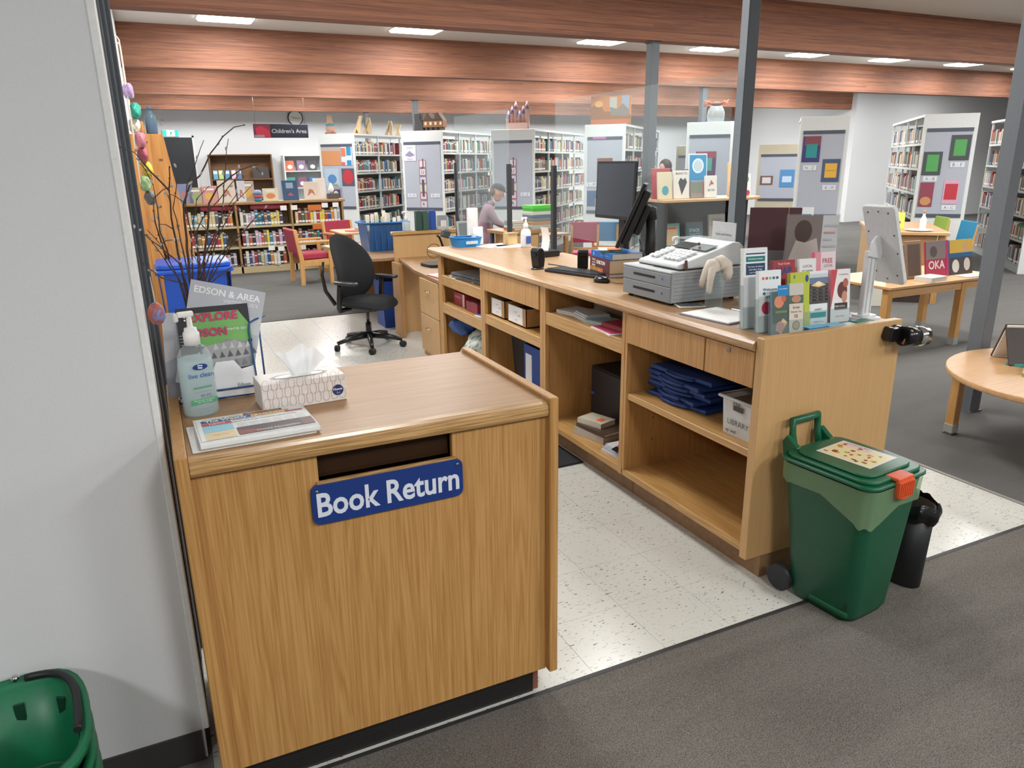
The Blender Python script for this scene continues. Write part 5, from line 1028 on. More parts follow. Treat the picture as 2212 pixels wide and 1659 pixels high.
# ---------------------------------------------------------------- low children's bookcase
BC = ['#7d2f3a', '#2d4f7a', '#b5563c', '#3f6b4a', '#c9b98a', '#4c3a5c', '#d8d3c4', '#a8323a', '#2f7f8c', '#c98a3a', '#5b5f66', '#8c6a4a', '#b7a2b8', '#27303c', '#d6c23f', '#9fb0b8']
CN = ['maroon', 'navy', 'rust', 'green', 'tan', 'plum', 'cream', 'red', 'teal', 'amber', 'grey', 'brown', 'mauve', 'black', 'yellow', 'pale blue']
BM = {}
def bookmesh(ci, hs, th):
    k = (ci, hs, th)
    if k not in BM:
        m = MB(); m.box(0, th*.93, 0, .15, 0, hs, mat(BC[ci], .55, noise=.1)); m.box(th*.06, th*.87, .002, .149, hs, hs+.0012, PAPER)
        m.box(0.001, th*.92, -.0008, 0, hs*.72, hs*.82, mat('#cfcac0', .6) if ci % 3 else mat('#e0dccf', .6)); m.box(.002, th*.9, -.0008, 0, .02, .05, PAPER)
        o = m.build('book'); BM[k] = o.data; bpy.data.objects.remove(o)
    return BM[k]
NB = [0]
def book(ci, hs, th, mx, place, group):
    o = bpy.data.objects.new('book', bookmesh(ci, hs, th)); COL.objects.link(o); o.matrix_world = mx
    NB[0] += 1; setp(o, '%s book %s' % (CN[ci], place), 'book', group); return o
HS = (.19, .215, .24, .26); TH = (.028, .038, .05)
TAN = wood('bookcase_tan', '#a98659', '#8c6b42', 'x', r=.5); TANZ = wood('bookcase_tan_z', '#a98659', '#8c6b42', 'z', r=.5)
lb = wthing('low_bookcase', 'low tan bookcase of children\'s books with display books on top', 'bookcase', (1.65, 12.95, 0))
LX0, LX1, LY = .35, 2.93, 12.76
bx('top_board', (LX0-.03, LX1+.03, LY-.02, LY+.40, 1.09, 1.13), TAN, lb, .004); bx('back_board', (LX0, LX1, LY+.36, LY+.38, .02, 1.09), mat('#8d7a5a', .7), lb); bx('kick_board', (LX0, LX1, LY, LY+.03, .005, .11), mat('#c2b08a', .6), lb)
for x in (LX0, 1.20, 2.06, LX1-.03): bx('upright', (x, x+.03, LY, LY+.36, .005, 1.09), TANZ, lb)
for z in (.11, .43, .755): bx('shelf', (LX0+.03, LX1-.03, LY+.005, LY+.36, z-.03, z), mat('#b9ab88', .6), lb)
rr_ = random.Random(21)
for bi, (xa, xb) in enumerate(((.40, 1.19), (1.24, 2.05), (2.10, 2.88))):
    for li, z in enumerate((.1105, .4305, .7555)):
        x = xa+rr_.uniform(0, .04); lim = xb-(.16 if (bi+li) % 2 else .05)
        while x < lim:
            th = rr_.choice((.038, .05, .05)); ci = rr_.randrange(16); hs = rr_.choice(HS[:3])
            if x+th > xb: break
            book(ci, hs, th, T(x, LY+.03+rr_.uniform(0, .02), z), 'in the low children\'s bookcase, %s shelf' % ('bottom', 'middle', 'top')[li], 'books in the low children\'s bookcase'); x += th+.001
for x, y0 in ((1.0, .755), (1.75, .755)):
    t = thing('cushion', 'pink rolled cushion lying on the books of the low bookcase' , 'cushion', (x, LY+.19, y0+.242), group='pink cushions on the low bookcase'); MB().tube([(-.3, 0, .045), (-.28, 0, .045), (.28, 0, .045), (.3, 0, .045)], [.02, .045, .045, .02], mat('#c9566a', .7), n=12).build('body', t)
# display books on the low bookcase
def dbook(name, lab, x, y, z, w, h, c, items=(), rz=0., tilt=.18, th=.02, cat='book', group=None):
    t = thing(name, lab, cat, (x, y, z), rz, group); R = Matrix.Rotation(-tilt, 4, 'X')
    MB().box(-w/2, w/2, 0, th, 0.001, h, mat(c, .5), .002, mx=R).build('cover', t); MB().box(-w/2+.003, w/2-.003, .002, th-.002, h, h+.0008, PAPER, mx=R).build('pages', t)
    if items: q = MB(); q.art(R @ basis((0, 0, h/2), (1, 0, 0), (0, 0, 1)), items, step=.0003, base=.001); q.build('cover_print', t)
    return t
ZL = 1.131
dl = [(.50, .24, .30, '#7a7fa0', 'lilac picture book at the left end of the low bookcase', 'p'), (.66, .2, .24, '#a89a7c', 'sage picture book beside the lilac one', 'e'), (.86, .24, .26, '#c98a88', 'pink picture book with an orange shape', 'e'), (1.12, .26, .34, '#d0c4b4', 'cream tall picture book with red sketch', 'p'), (1.34, .12, .33, '#c8c8ca', 'narrow white picture book', 'p'), (1.45, .2, .32, '#b39a8a', 'brown patterned picture book behind a toy ball', 'e'), (1.78, .24, .2, '#d2c7ac', 'landscape picture book with yellow and green figures', 'e'), (2.10, .25, .32, '#24486e', 'dark blue picture book with a red shape', 'x'), (2.44, .24, .29, '#d6c6b4', 'cream picture book with fine drawings', 'p'), (2.60, .2, .34, '#dcd4cc', 'white picture book behind the cream one', 'n')]
for i, (x, w, h, c, lab, kd) in enumerate(dl):
    its = {'p': [('p', [(-w*.3, -h*.3), (0, -h*.1), (w*.25, -h*.3), (w*.1, h*.05), (-w*.15, h*.1)], '#b56a52')], 'e': [('e', 0, -h*.1, w*.3, h*.22, ('#c9783f', '#8aa06a', '#d2a63c')[i % 3]), ('r', -w*.3, h*.25, w*.3, h*.36, '#e4ded2')], 'x': [('r', -w*.25, h*.1, w*.2, h*.38, '#8fa0b4'), ('p', [(-w*.2, -h*.25), (0, -h*.1), (w*.2, -h*.28)], '#b5484a')], 'n': []}[kd]
    dbook('picture_book', lab+' on the low bookcase', x, LY+.06+(.1 if lab.find('behind') > 0 else 0), ZL, w, h, c, its)
t = thing('toy_drum', 'small toy with red and blue bands among the picture books on the low bookcase', 'toy', (1.58, LY+.05, ZL)); MB().lathe([(.05, 0), (.06, .02), (.06, .05)], mat('#2f86a8', .5), n=16).lathe([(.06, .05), (.075, .1)], mat('#b5483c', .5), n=16).lathe([(.075, .1), (.07, .14), (.04, .18)], mat('#6f7896', .5), n=16).build('body', t)
t = thing('tissue_box', 'small dark tissue box with a white tissue at the end of the low bookcase', 'tissue box', (2.80, LY+.15, ZL)); bx('carton', (-.09, .09, -.06, .06, 0, .09), mat('#5a4f4e', .6), t, .004); MB().lathe([(.02, 0), (.05, .06), (.03, .12), (.004, .17)], PAPER, (-.02, 0, .09), n=9).build('tissue', t)
for x, z, c, lab in ((2.5, .69, '#c8702e', 'orange sign card hanging on the low bookcase shelf edge'), (2.45, 1.0, '#c8702e', 'orange sign card under the low bookcase top')):
    t = bx('shelf_label', (x-.11, x+.11, LY-.006, LY-.002, z-.04, z+.05), mat(c, .6)); setp(t, lab, 'sign')
for x, z in ((1.95, 1.01), (2.12, 1.01), (2.62, 1.03), (2.80, 1.03), (1.85, .36), (2.2, .36), (1.7, .38)):
    t = bx('shelf_label', (x-.05, x+.05, LY-.005, LY-.002, z-.03, z+.045), PAPER); setp(t, 'small white label card clipped to the low bookcase', 'label', 'white label cards on the low bookcase')
# ---------------------------------------------------------------- red armchairs, child tables
def armchair(lab, loc, rz, col, group=None, s=1.):
    t = thing('armchair', lab, 'chair', loc, rz, group); f = mat(col, .8)
    for sx in (-1, 1):
        MB().prism([(-.26, 0), (-.20, 0), (-.19, .36), (-.26, .80), (-.31, .80), (-.25, .36)], sx*.25-.02, sx*.25+.02, BEECH, 'y', .004).build('back_leg', t)
        MB().box(.18, .23, sx*.25-.02, sx*.25+.02, 0, .60, BEECH, .004).build('front_leg', t); MB().box(-.26, .25, sx*.25-.028, sx*.25+.028, .60, .63, BEECH, .006).build('armrest', t)
        MB().box(-.21, .18, sx*.25-.012, sx*.25+.012, .27, .36, BEECH, .003).build('side_rail', t)
    MB().box(-.2, .2, -.225, .225, .36, .45, f, .02, 2).build('seat', t); MB().box(-.03, .03, -.23, .23, .45, .80, f, .015, 2, mx=T(-.225, 0, 0) @ Matrix.Rotation(-.16, 4, 'Y') @ T(.06, 0, 0)).build('backrest', t)
    for z in (.14,): MB().box(.195, .215, -.23, .23, z, z+.06, BEECH, .003).build('stretcher', t)
    return t
armchair('red upholstered wooden armchair in front of the low bookcase', (2.05, 11.25, .004), .12, '#9c2f42')
armchair('red upholstered armchair on the far side of the reading table', (2.80, 12.15, .004), -PI/2+.3, '#9c2f42')
t = thing('reading_table', 'light wood reading table behind the office chair', 'table', (3.0, 11.35, .004), .05); MB().prism(rrect(1.1, .75, .06), .69, .72, BEECHX, 'z', .006).build('top', t)
for sx in (-.45, .45):
    for sy in (-.28, .28): bx('leg', (sx-.03, sx+.03, sy-.03, sy+.03, 0, .69), BEECH, t)
t = thing('red_booklet', 'red booklet and green card on the reading table', 'booklet', (2.75, 11.2, .7245), .2); bx('booklet', (-.15, .1, -.1, .1, 0, .01), mat('#a83244', .6), t); bx('card', (.0, .1, -.05, .08, .01, .05), mat('#a9bfa8', .6), t)
def kchair(lab, loc, rz, col, s=.85, group=None):
    t = thing('child_chair', lab, 'chair', loc, rz, group); f = mat(col, .6)
    for sx in (-1, 1):
        MB().prism([(-.2*s, 0), (-.16*s, 0), (-.15*s, .4*s), (-.19*s, .88*s), (-.225*s, .88*s), (-.19*s, .4*s)], sx*.19*s-.016, sx*.19*s+.016, BEECH, 'y', .003).build('back_leg', t); bx('front_leg', (.14*s, .18*s, sx*.19*s-.016, sx*.19*s+.016, 0, .42*s), BEECH, t)
    MB().box(-.18*s, .19*s, -.2*s, .2*s, .42*s, .47*s, f, .012, 2).build('seat', t); MB().prism([(-.17*s, .62*s), (-.15*s, .62*s), (-.19*s, .92*s), (-.215*s, .92*s)], -.21*s, .21*s, f, 'y', .006).build('backrest', t); bx('cross_rail', (-.185*s, -.165*s, -.17*s, .17*s, .52*s, .55*s), BEECH, t)
    return t
kchair('teal chair with pale wooden legs below the white end panel', (5.95, 9.3, .004), .9, '#1f7fb0', .92); kchair('pink-red chair beside the teal chair', (5.50, 9.15, .004), 1.0, '#b03a5c', .95)
# ---------------------------------------------------------------- far wall of the children's area
YB = 19.2
d1 = setp(bpy.data.objects.new('door_2', None), kind='structure'); COL.objects.link(d1)
bx('opening', (.40, 1.06, YB-.02, YB-.004, 0.004, 2.31), mat('#22262a', .5), d1); bx('door_frame', (1.06, 1.10, YB-.04, YB-.002, .004, 2.35), WHITE, d1); bx('door_frame', (.36, 1.10, YB-.04, YB-.002, 2.31, 2.35), WHITE, d1)  # dark sheet stands in for the unlit space through the doorway
t = thing('exit_sign', 'green and white running-man exit sign over the dark doorway', 'sign', (.63, YB-.045, 2.40)); bx('box', (-.17, .17, -.03, .04, -.075, .075), WHITE, t, .006); m = MB(); m.art(basis((0, -.0302, 0), (1, 0, 0), (0, 0, 1)), [('r', -.16, -.065, -.09, .065, emit('exit_green', '#16a79a', 1.2)), ('r', .09, -.065, .16, .065, emit('exit_green', '#16a79a', 1.2)), ('r', -.08, -.065, .08, .065, emit('exit_pale', '#d8f3f0', 1.0)), ('p', [(-.03, -.05), (.0, .0), (-.02, .03), (.02, .03), (.03, .0), (.01, -.01), (.04, -.05), (.02, -.05), (.005, -.02), (-.01, -.05)], '#2f8f8a')]); m.build('legend', t)
t = thing('wall_thermostat', 'small white switch box on the far wall above the doorway', 'switch', (.49, YB-.02, 2.62)); bx('box', (-.03, .03, -.012, .012, -.05, .05), mat('#c9c9c4', .5), t, .004); bx('lever', (-.01, .01, -.02, -.012, -.02, .02), WHITE, t)
rc = wthing('wall_bookcase', 'dark-backed recessed bookcase in the far wall under the Children\'s Area sign', 'bookcase', (2.04, YB-.1, .0))
WAL = wood('walnut_back', '#7d5a38', '#5f4027', 'x', r=.6); bx('back', (1.34, 2.74, YB-.03, YB-.006, .05, 1.93), WAL, rc)
for x in (1.34, 2.71): bx('side', (x, x+.03, YB-.30, YB-.03, .0045, 1.93), WAL, rc)
for z in (.10, .5, .92, 1.36, 1.91): bx('shelf', (1.37, 2.71, YB-.30, YB-.03, z, z+.025), WAL, rc)
for k, (x, c) in enumerate(((1.46, '#5b9ab8'), (1.58, '#a8c06a'), (1.72, '#3f86b0'), (1.86, '#c9a8bc'), (1.98, '#4a6f9a'))):
    t = dbook('picture_book', 'small picture book with a %s cover on the recessed bookcase shelf' % ('sky blue', 'lime', 'mid blue', 'pink', 'steel blue')[k], x, YB-.2, 1.3855, .1, .2, c, [('r', -.04, .02, .04, .08, '#d8dcd8')])
t = thing('framed_picture', 'dark framed picture standing on the recessed bookcase shelf', 'picture', (2.48, YB-.18, 1.3855)); MB().box(-.19, .19, 0, .02, 0, .26, mat('#3a3230', .5), .004, mx=Matrix.Rotation(-.15, 4, 'X')).build('frame', t)
ws = wthing('white_wall_shelf', 'white metal wall shelving with picture books on the far wall', 'shelving', (3.6, YB-.15, 0))
for x in (3.0, 4.6): bx('upright', (x, x+.03, YB-.3, YB-.004, .0045, 1.90), SHELFW, ws)
for z in (.3, .7, 1.13, 1.52, 1.88): bx('shelf', (3.03, 4.6, YB-.3, YB-.004, z, z+.025), SHELFW, ws)
for k in range(10):
    z = 1.546 if k < 5 else 1.156; x = 3.15+(k % 5)*.27; c = ('#c96a4a', '#8a6f8c', '#4a4a50', '#9a9aa8', '#c07a44', '#3f9a86', '#7a4f6a', '#2f6fa8', '#c05a78', '#b8c8b0')[k]
    dbook('picture_book', '%s picture book facing out on the white wall shelving' % ('orange', 'purple', 'black', 'lilac', 'brown', 'sea green', 'wine', 'blue', 'rose', 'mint')[k], x, YB-.22, z, .2, .24, c, [('e', 0, -.03, .06, .05, '#e0d8cc')])
sg = wthing('hanging_sign', 'dark hanging sign reading Children\'s Area with a red picture panel', 'sign', (2.71, 17.0, 2.24))
bx('board', (2.15, 3.27, 16.99, 17.01, 2.235, 2.51), mat('#2c2e3c', .5), sg, .003); m = MB()
m.art(basis((2.71, 16.9895, 2.3725), (1, 0, 0), (0, 0, 1)), [('r', -.55, -.13, -.22, .13, '#7a3a44'), ('p', [(-.5, -.13), (-.52, .06), (-.4, .1), (-.25, .02), (-.22, -.13)], '#c03a4c'), ('r', -.55, -.13, -.35, -.08, '#a88c98'), ('t', .165, 0, 'Children\'s Area', .2, .72, .012, '#c4c2c4')], base=.001); m.build('lettering', sg)
for x in (2.2, 3.22): MB().tube([(x, 17.0, 2.51), (x, 17.0, 3.349)], .004, STEEL, n=6).build('suspension_wire', sg)
t = thing('wall_clock', 'round white wall clock with a black rim above the Children\'s Area sign', 'clock', (3.41, YB-.03, 2.75)); mxx = T(rx=PI/2)
MB().lathe([(.175, -.03), (.178, .0), (.178, .03), (.16, .034)], mat('#2a2c2e', .4), n=36, mx=mxx, cap=True).build('rim', t); MB().lathe([(.155, .034), (.155, .036)], mat('#e4e2de', .5), n=36, mx=mxx).build('dial', t); MB().box(-.004, .004, -.0405, -.0385, -.01, .12, BLACK, mx=Matrix.Rotation(1.65, 4, 'Y')).box(-.005, .005, -.0405, -.0385, -.01, .085, BLACK, mx=Matrix.Rotation(-1.3, 4, 'Y')).build('hands', t)
# ================================================================== SHELVING RANGES (run diagonally to the counter)
A45 = -PI/4
GREYP = mat('#a9adb8', .7, noise=.05, scale=200, bump=.1); STRIP = mat('#4a4f5c', .5)
def rng(nm, lab, ox, oy, w, L, side, posters, z1=2.25, ind=0, stuff=True, panel=SHELFW, insert=True, levels=6):
    t = thing('shelving_range', lab, 'shelving', (ox, oy, .004), A45); z1 -= .004
    bx('end_panel', (0, w, 0, .03, 0, z1), panel, t, .004)
    if insert:
        bx('pinboard', (.05, w-.05, -.008, -.0005, .88, z1-.24), GREYP, t); bx('strip', (.05, w-.05, -.013, -.0005, z1-.24, z1-.19), STRIP, t); bx('strip', (.05, w-.05, -.013, -.0005, .83, .88), STRIP, t)
    bx('canopy', (0, w, .03, L, z1-.035, z1), SHELFW, t); bx('base', (.02, w-.02, .03, L, 0, .09), SHELFW, t)
    bx('spine', (w/2-.008, w/2+.008, .03, L, .09, 1.84), mat('#8f918c', .6), t); nb = max(1, round(L/.93)); bl = (L-.03)/nb
    for i in range(1, nb+1):
        for x in (.02, w-.05): bx('upright', (x, x+.03, .03+i*bl-.03, .03+i*bl, .09, z1-.035), SHELFW, t)
    zs = [.12+k*(z1-.16)/levels for k in range(levels)]
    for z in zs:
        bx('shelf', (.02, w/2-.009, .03, L-.001, z-.02, z), SHELFW, t); bx('shelf', (w/2+.009, w-.02, .03, L-.001, z-.02, z), SHELFW, t)
        bx('shelf_edge', ((w-.022, w-.018, .03, L-.001, z-.03, z+.002) if side > 0 else (.018, .022, .03, L-.001, z-.03, z+.002)), mat('#c4c6c2', .5), t)
    base = t.matrix_basis.copy(); base = T(ox, oy, .004, rz=A45); rr = random.Random(ord(nm)); sm = MB()
    for li, z in enumerate(zs):
        for b in range(nb):
            y = .045+b*bl; ye = .03+(b+1)*bl-.035-(rr.random() < .5)*rr.uniform(.04, .22)
            while y < ye:
                th = rr.choice((.05, .05, .038)); ci = rr.choice((0, 1, 2, 3, 4, 5, 6, 6, 7, 8, 10, 11, 11, 12, 13, 15, 4, 6)); hs = rr.choice((.19, .215, .24))
                if y+th > ye: break
                if side > 0: mx = T(w-.025, y, z+.0005, rz=PI/2)
                else: mx = T(.025, y+th, z+.0005, rz=-PI/2)
                if b < ind and li >= levels-4: book(ci, hs, th, base @ mx, 'on the %s, shelf %d up' % (NAMES[nm], li+1), 'books on the %s' % NAMES[nm])
                else:
                    sm.box(0, th*.93, 0, .15, 0, hs, mat(BC[ci], .55, noise=.1), mx=mx)
                    if rr.random() < .6: sm.box(.003, th*.9, -.001, 0, .02, .05, PAPER, mx=mx)
                y += th+.001
    if stuff and len(sm.bm.verts):
        o = sm.build('shelved_books', t, kind='stuff', label='rows of library books packed on the shelves')
    else: sm.bm.free()
    if posters:
        gs = []
        for it in posters:
            if it[0] == 'r': b4 = it[1:5]
            elif it[0] == 'e': b4 = (it[1]-it[3], it[2]-it[4], it[1]+it[3], it[2]+it[4])
            elif it[0] == 'p': b4 = (min(p[0] for p in it[1]), min(p[1] for p in it[1]), max(p[0] for p in it[1]), max(p[1] for p in it[1]))
            else: b4 = (it[1]-.01, it[2]-.01, it[1]+.01, it[2]+.01)
            for g in gs:
                q = g[0]
                if b4[0] < q[2] and b4[2] > q[0] and b4[1] < q[3] and b4[3] > q[1]: g[1].append(it); break
            else: gs.append([b4, [it]])
        for q, its in gs: MB().art(basis((w/2, -.0135, 0), (1, 0, 0), (0, 0, 1)), its, base=.0005, step=.0005).build('poster', t)
    return t
NAMES = {'A': 'range with the orange poster', 'J': 'junior range nearest the low bookcase', 'K': 'junior range beside the castle models', 'L': 'range behind the monitors', 'M': 'range with the jar on top', 'N': 'range with teal and yellow posters', 'O': 'range with green and red posters', 'P': 'range by the round table column'}
def lt(cx, z, a, b): return [('r', cx-.09, z-.035, cx+.09, z+.035, '#d3d6dc'), ('t', cx, z, a+' - '+b, .06, .12, 0, '#5b6270')]
rng('A', 'grey shelving range with an orange poster on its end panel', 3.13, 15.35, .80, 2.9, 1, [('r', -.34, 1.66, .08, 2.0, '#c7885a'), ('r', -.34, 1.93, .08, 2.0, '#b3a49a'), ('r', .1, 1.66, .34, 2.0, '#c9d4dc'), ('r', .10, 1.82, .20, 1.98, '#d0744c'), ('r', .22, 1.84, .32, 2.0, '#2a86b4'), ('r', .22, 1.66, .32, 1.75, '#2a86b4'), ('r', .10, 1.66, .18, 1.72, '#c9605a'), ('r', -.3, 1.27, .02, 1.6, '#a9bccb'), ('e', -.14, 1.40, .1, .09, '#4f7fb4'), ('r', -.2, 1.27, -.02, 1.31, '#8a9a6a'), ('r', .08, 1.27, .36, 1.6, '#4a5060'), ('e', .22, 1.44, .12, .14, '#b52f3c'), ('r', -.22, .97, .06, 1.24, '#8f8b9c'), ('r', -.18, 1.0, .02, 1.2, '#3c3a44'), ('e', -.08, 1.1, .06, .08, '#c8c4c8')], ind=1)
jl = [('r', -.37, 1.72, -.12, 2.0, '#d6d2da'), ('p', [(-.35, 1.82), (-.25, 1.9), (-.14, 1.82), (-.25, 1.79)], '#8b84a0'), ('t', -.245, 1.95, 'Junior', .04, .12, 0, '#6a6478'), ('t', -.245, 1.755, 'Fiction', .04, .1, 0, '#6a6478')]
for k, ch in enumerate('JUNIOR'): jl += [('r', .0-.07, 1.60-.145*k, .07, 1.735-.145*k, ('#b97a86', '#a8697c', '#8f6f90', '#c0b48c', '#b0505c', '#9a7a92')[k]), ('r', -.055, 1.615-.145*k, .055, 1.72-.145*k, '#cfc9cc'), ('t', 0, 1.667-.145*k, ch, .1, .05, .01, '#5a4f5c')]
rng('J', 'white shelving range with JUNIOR letter cards on its end panel, nearest the low bookcase', 4.34, 13.85, .84, 3.3, 1, jl+lt(-.24, 1.1, 'A', 'D')+lt(.24, 1.1, 'D', 'L'), ind=1)
rng('K', 'white shelving range with JUNIOR letter cards below the castle models', 5.83, 13.10, .84, 3.9, 1, jl[4:]+lt(-.24, 1.1, 'M', 'R')+lt(.24, 1.1, 'S', 'Z'), ind=1)
rng('L', 'white shelving range behind the monitors with an orange book poster', 6.62, 11.08, .68, 3.6, 1, [('r', -.12, 1.45, .14, 1.72, '#7a4a3c'), ('e', 0, 1.56, .1, .1, '#c0603c'), ('r', -.28, .95, -.02, 1.2, '#3f5f86'), ('r', -.14, .95, -.02, 1.08, '#d0a04a'), ('r', -.2, 2.02, .02, 2.055, '#b565a8')]+lt(-.2, 1.3, 'I', 'M'))
rng('M', 'white shelving range with a teal poster on its end panel and a jar on top', 7.95, 10.12, .73, .8, 1, [('r', -.2, 1.43, .12, 1.8, '#54305a'), ('r', -.18, 1.7, .12, 1.8, '#8f3f50'), ('r', -.12, 1.5, .06, 1.7, '#3f9a8c')]+lt(-.05, 1.25, 'A', 'P'), levels=6)
rng('N', 'white shelving range with teal and yellow posters on its end panel', 8.66, 8.43, .66, 1.6, -1, [('r', -.27, 1.62, -.03, 1.98, '#33336a'), ('r', -.25, 1.85, -.03, 1.98, '#7a3c48'), ('r', -.22, 1.68, -.07, 1.87, '#1f8a88'), ('r', .02, 1.34, .26, 1.66, '#44506c'), ('r', .06, 1.4, .22, 1.6, '#d6a63a'), ('t', .14, 1.5, 'COMING SOON', .04, .13, .01, '#6a4a2c'), ('r', -.28, .62, -.03, .98, '#d6d8dc'), ('r', -.24, .66, -.06, .88, '#3f6f7a'), ('e', -.2, .7, .06, .05, '#5a8a4c')]+lt(-.15, 1.54, 'N', 'Z')+lt(.14, 1.26, 'A', 'M'))
rng('O', 'white shelving range with green and red posters on its end panel', 10.02, 7.47, .68, 3.5, -1, [('r', -.29, 1.42, -.05, 1.74, '#42484a'), ('r', -.24, 1.47, -.09, 1.7, '#4f9a52'), ('r', .03, 1.62, .28, 1.96, '#42484a'), ('r', .08, 1.68, .23, 1.9, '#4f9a52'), ('r', -.28, .98, -.10, 1.32, '#8a3f50'), ('e', -.19, 1.06, .07, .06, '#c08a5a'), ('r', .02, 1.02, .22, 1.36, '#c9a0b4'), ('r', .04, 1.08, .2, 1.3, '#b5343f')]+lt(-.17, 1.37, 'A', 'B')+lt(.15, 1.56, 'B', 'F')+lt(.12, .97, 'A', 'C'))
rng('P', 'white shelving range partly hidden behind the grey column by the round table', 11.35, 6.62, .66, 3.0, -1, [('r', -.2, 1.3, .1, 1.7, '#8a5a4a')])
# side walls of the reading area seen between ranges
t = rng('Q', 'beige shelving range with a blue poster behind the white shelving', 11.45, 12.2, .8, 1.2, -1, [('r', .05, 1.1, .33, 1.45, '#4f86b8'), ('r', .1, 1.2, .28, 1.32, '#b8cbe0'), ('r', -.33, 1.15, -.08, 1.33, '#6a5048'), ('r', -.29, 1.18, -.12, 1.30, '#cfc8cc')], z1=1.95, panel=mat('#b9b19a', .6), stuff=False) if 'Q' not in NAMES and not NAMES.update({'Q': 'beige range'}) else None
t = rng('R', 'beige magazine rack range with white shelf cards behind the blue framed notice', 10.05, 13.1, .8, 1.2, -1, [('r', -.2, 1.55+.0, .3, 1.7, '#c8c8cc'), ('r', -.2, 1.25, .3, 1.4, '#b9bcc4'), ('r', -.2, .95, .3, 1.1, '#c2c6d4')], z1=1.95, panel=mat('#b9b19a', .6), stuff=False) if not NAMES.update({'R': 'beige rack'}) else None
# ---------------------------------------------------------------- things on top of the ranges
ZR = 2.2505
def on(nm, x, y):  # local range coords -> room
    ox, oy = {'A': (3.13, 15.35), 'J': (4.34, 13.85), 'K': (5.83, 13.10), 'L': (6.62, 11.08), 'M': (7.95, 10.12)}[nm]; v = T(ox, oy, 0, rz=A45) @ Vector((x, y, 0)); return (v.x, v.y, ZR)
def castle(t, c, roofs, n):
    bx('wall', (-.2, .2, -.1, .1, 0, .12), mat(c, .7), t)
    for k in range(n):
        x = -.18+.36*k/(n-1); h = .18+.08*((k*7) % 3); MB().lathe([(.045, 0), (.045, h), (.055, h), (.055, h+.02)], mat(c, .7), (x, 0, 0), n=12).build('tower', t); MB().lathe([(.058, h+.02), (.002, h+.16)], mat(roofs[k % len(roofs)], .6), (x, 0, 0), n=12).build('roof', t)
t = thing('model_castle', 'pinkish model castle with lilac spires on top of the junior range', 'model', on('K', .42, .30), A45); castle(t, '#b08f86', ('#8f8fae', '#7d6f8c', '#a07a80'), 6)
t = thing('model_castle', 'brown model village house with two peaked roofs on top of the junior range', 'model', on('J', .60, .22), A45); bx('house', (-.2, .2, -.08, .08, .06, .18), mat('#7a5236', .7), t)
for x in (-.1, .1): MB().prism([(x-.1, .18), (x+.1, .18), (x, .32)], -.09, .09, mat('#4a3222', .7), 'y').build('roof', t)
for x in (-.15, -.05, .05, .15): bx('stilt', (x-.02, x+.02, -.07, .07, 0, .06), mat('#4a3222', .7), t); bx('window', (x-.02, x+.02, -.083, -.080, .10, .15), mat('#d8c49a', .6), t)
t = thing('dark_figurine', 'dark grey carved figurine beside the model house on the junior range', 'figurine', on('J', .30, .2), A45); MB().prism([(-.1, 0), (.1, 0), (.09, .15), (.04, .2), (.05, .3), (-.09, .3), (-.08, .15)], -.05, .05, mat('#34302f', .7), 'y', .01).build('body', t)
t = thing('book_figurine', 'painted family figurine standing on the orange-poster range', 'figurine', on('A', .20, .15), A45)
MB().lathe([(.07, 0), (.09, .1), (.06, .22), (.05, .24), (.05, .32), (.02, .36)], mat('#b08a74', .7), n=12).build('body', t); MB().lathe([(.075, .12), (.085, .18), (.07, .2)], mat('#3f7f86', .7), n=12).build('shirt', t); bx('base', (-.09, .09, -.06, .06, -.0, .03), mat('#a84a4a', .6), t)
for k, (y, h, sh) in enumerate(((.45, .34, .12), (.85, .32, 0), (1.75, .3, 0), (2.2, .24, .06))):
    t = thing('wooden_letter', 'pale wooden %s on top of the orange-poster range' % ('letter A', 'letter I', 'letter N', 'small lamp letter')[k], 'letter', on('A', .6, y), A45+.3); MB().prism([(-.08, 0), (-.02, 0), (.02+sh*.5, h), (.08+sh*.5, h), (.10, h*.6), (.09, 0), (.05, 0), (.0, h*.35)] if k < 3 else [(-.06, 0), (.06, 0), (.03, h*.5), (.07, h), (-.06, h), (-.02, h*.5)], -.04, .04, mat('#cdb48c', .6), 'y', .004).build('letter', t)
t = thing('canvas_picture', 'orange and brown canvas picture standing on the range behind the monitors', 'picture', on('L', .40, .12), A45); bx('canvas', (-.33, .33, 0, .035, 0, .44), mat('#a86a40', .7, noise=.3, scale=9), t); bx('easel_foot', (-.2, .2, .036, .09, 0, .05), mat('#6a4a34', .6), t); m = MB()
m.art(basis((0, 0, .22), (1, 0, 0), (0, 0, 1)), [('r', -.33, -.22, .33, .22, '#b5733f'), ('p', [(-.33, -.22), (-.33, .05), (-.2, .12), (-.1, -.02), (.1, .0), (.33, -.08), (.33, -.22)], '#8a5a34'), ('r', -.02, -.02, .1, .2, '#a8a49c'), ('r', .18, -.05, .3, .22, '#8d94a2'), ('p', [(-.02, .05), (.1, .02), (.2, .1), (.3, .0), (.3, -.1), (0, -.08)], '#7a7268'), ('r', -.33, -.22, .33, -.14, '#b0643c'), ('e', -.2, .1, .07, .05, '#d29a58')]); m.build('painting', t)
t = thing('glass_jar', 'clear glass jar with an orange-legged toy crab on the teal-poster range', 'jar', on('M', .42, .22), A45); MB().lathe([(.11, 0), (.13, .02), (.14, .12), (.12, .2), (.10, .22), (.10, .24)], glass('jar_glass', '#e8ecec', .05, .22), n=20).build('jar', t); MB().ball((0, 0, .28), .06, mat('#5a4038', .7), (1.5, 1, .6)).build('crab_body', t)
m = MB()
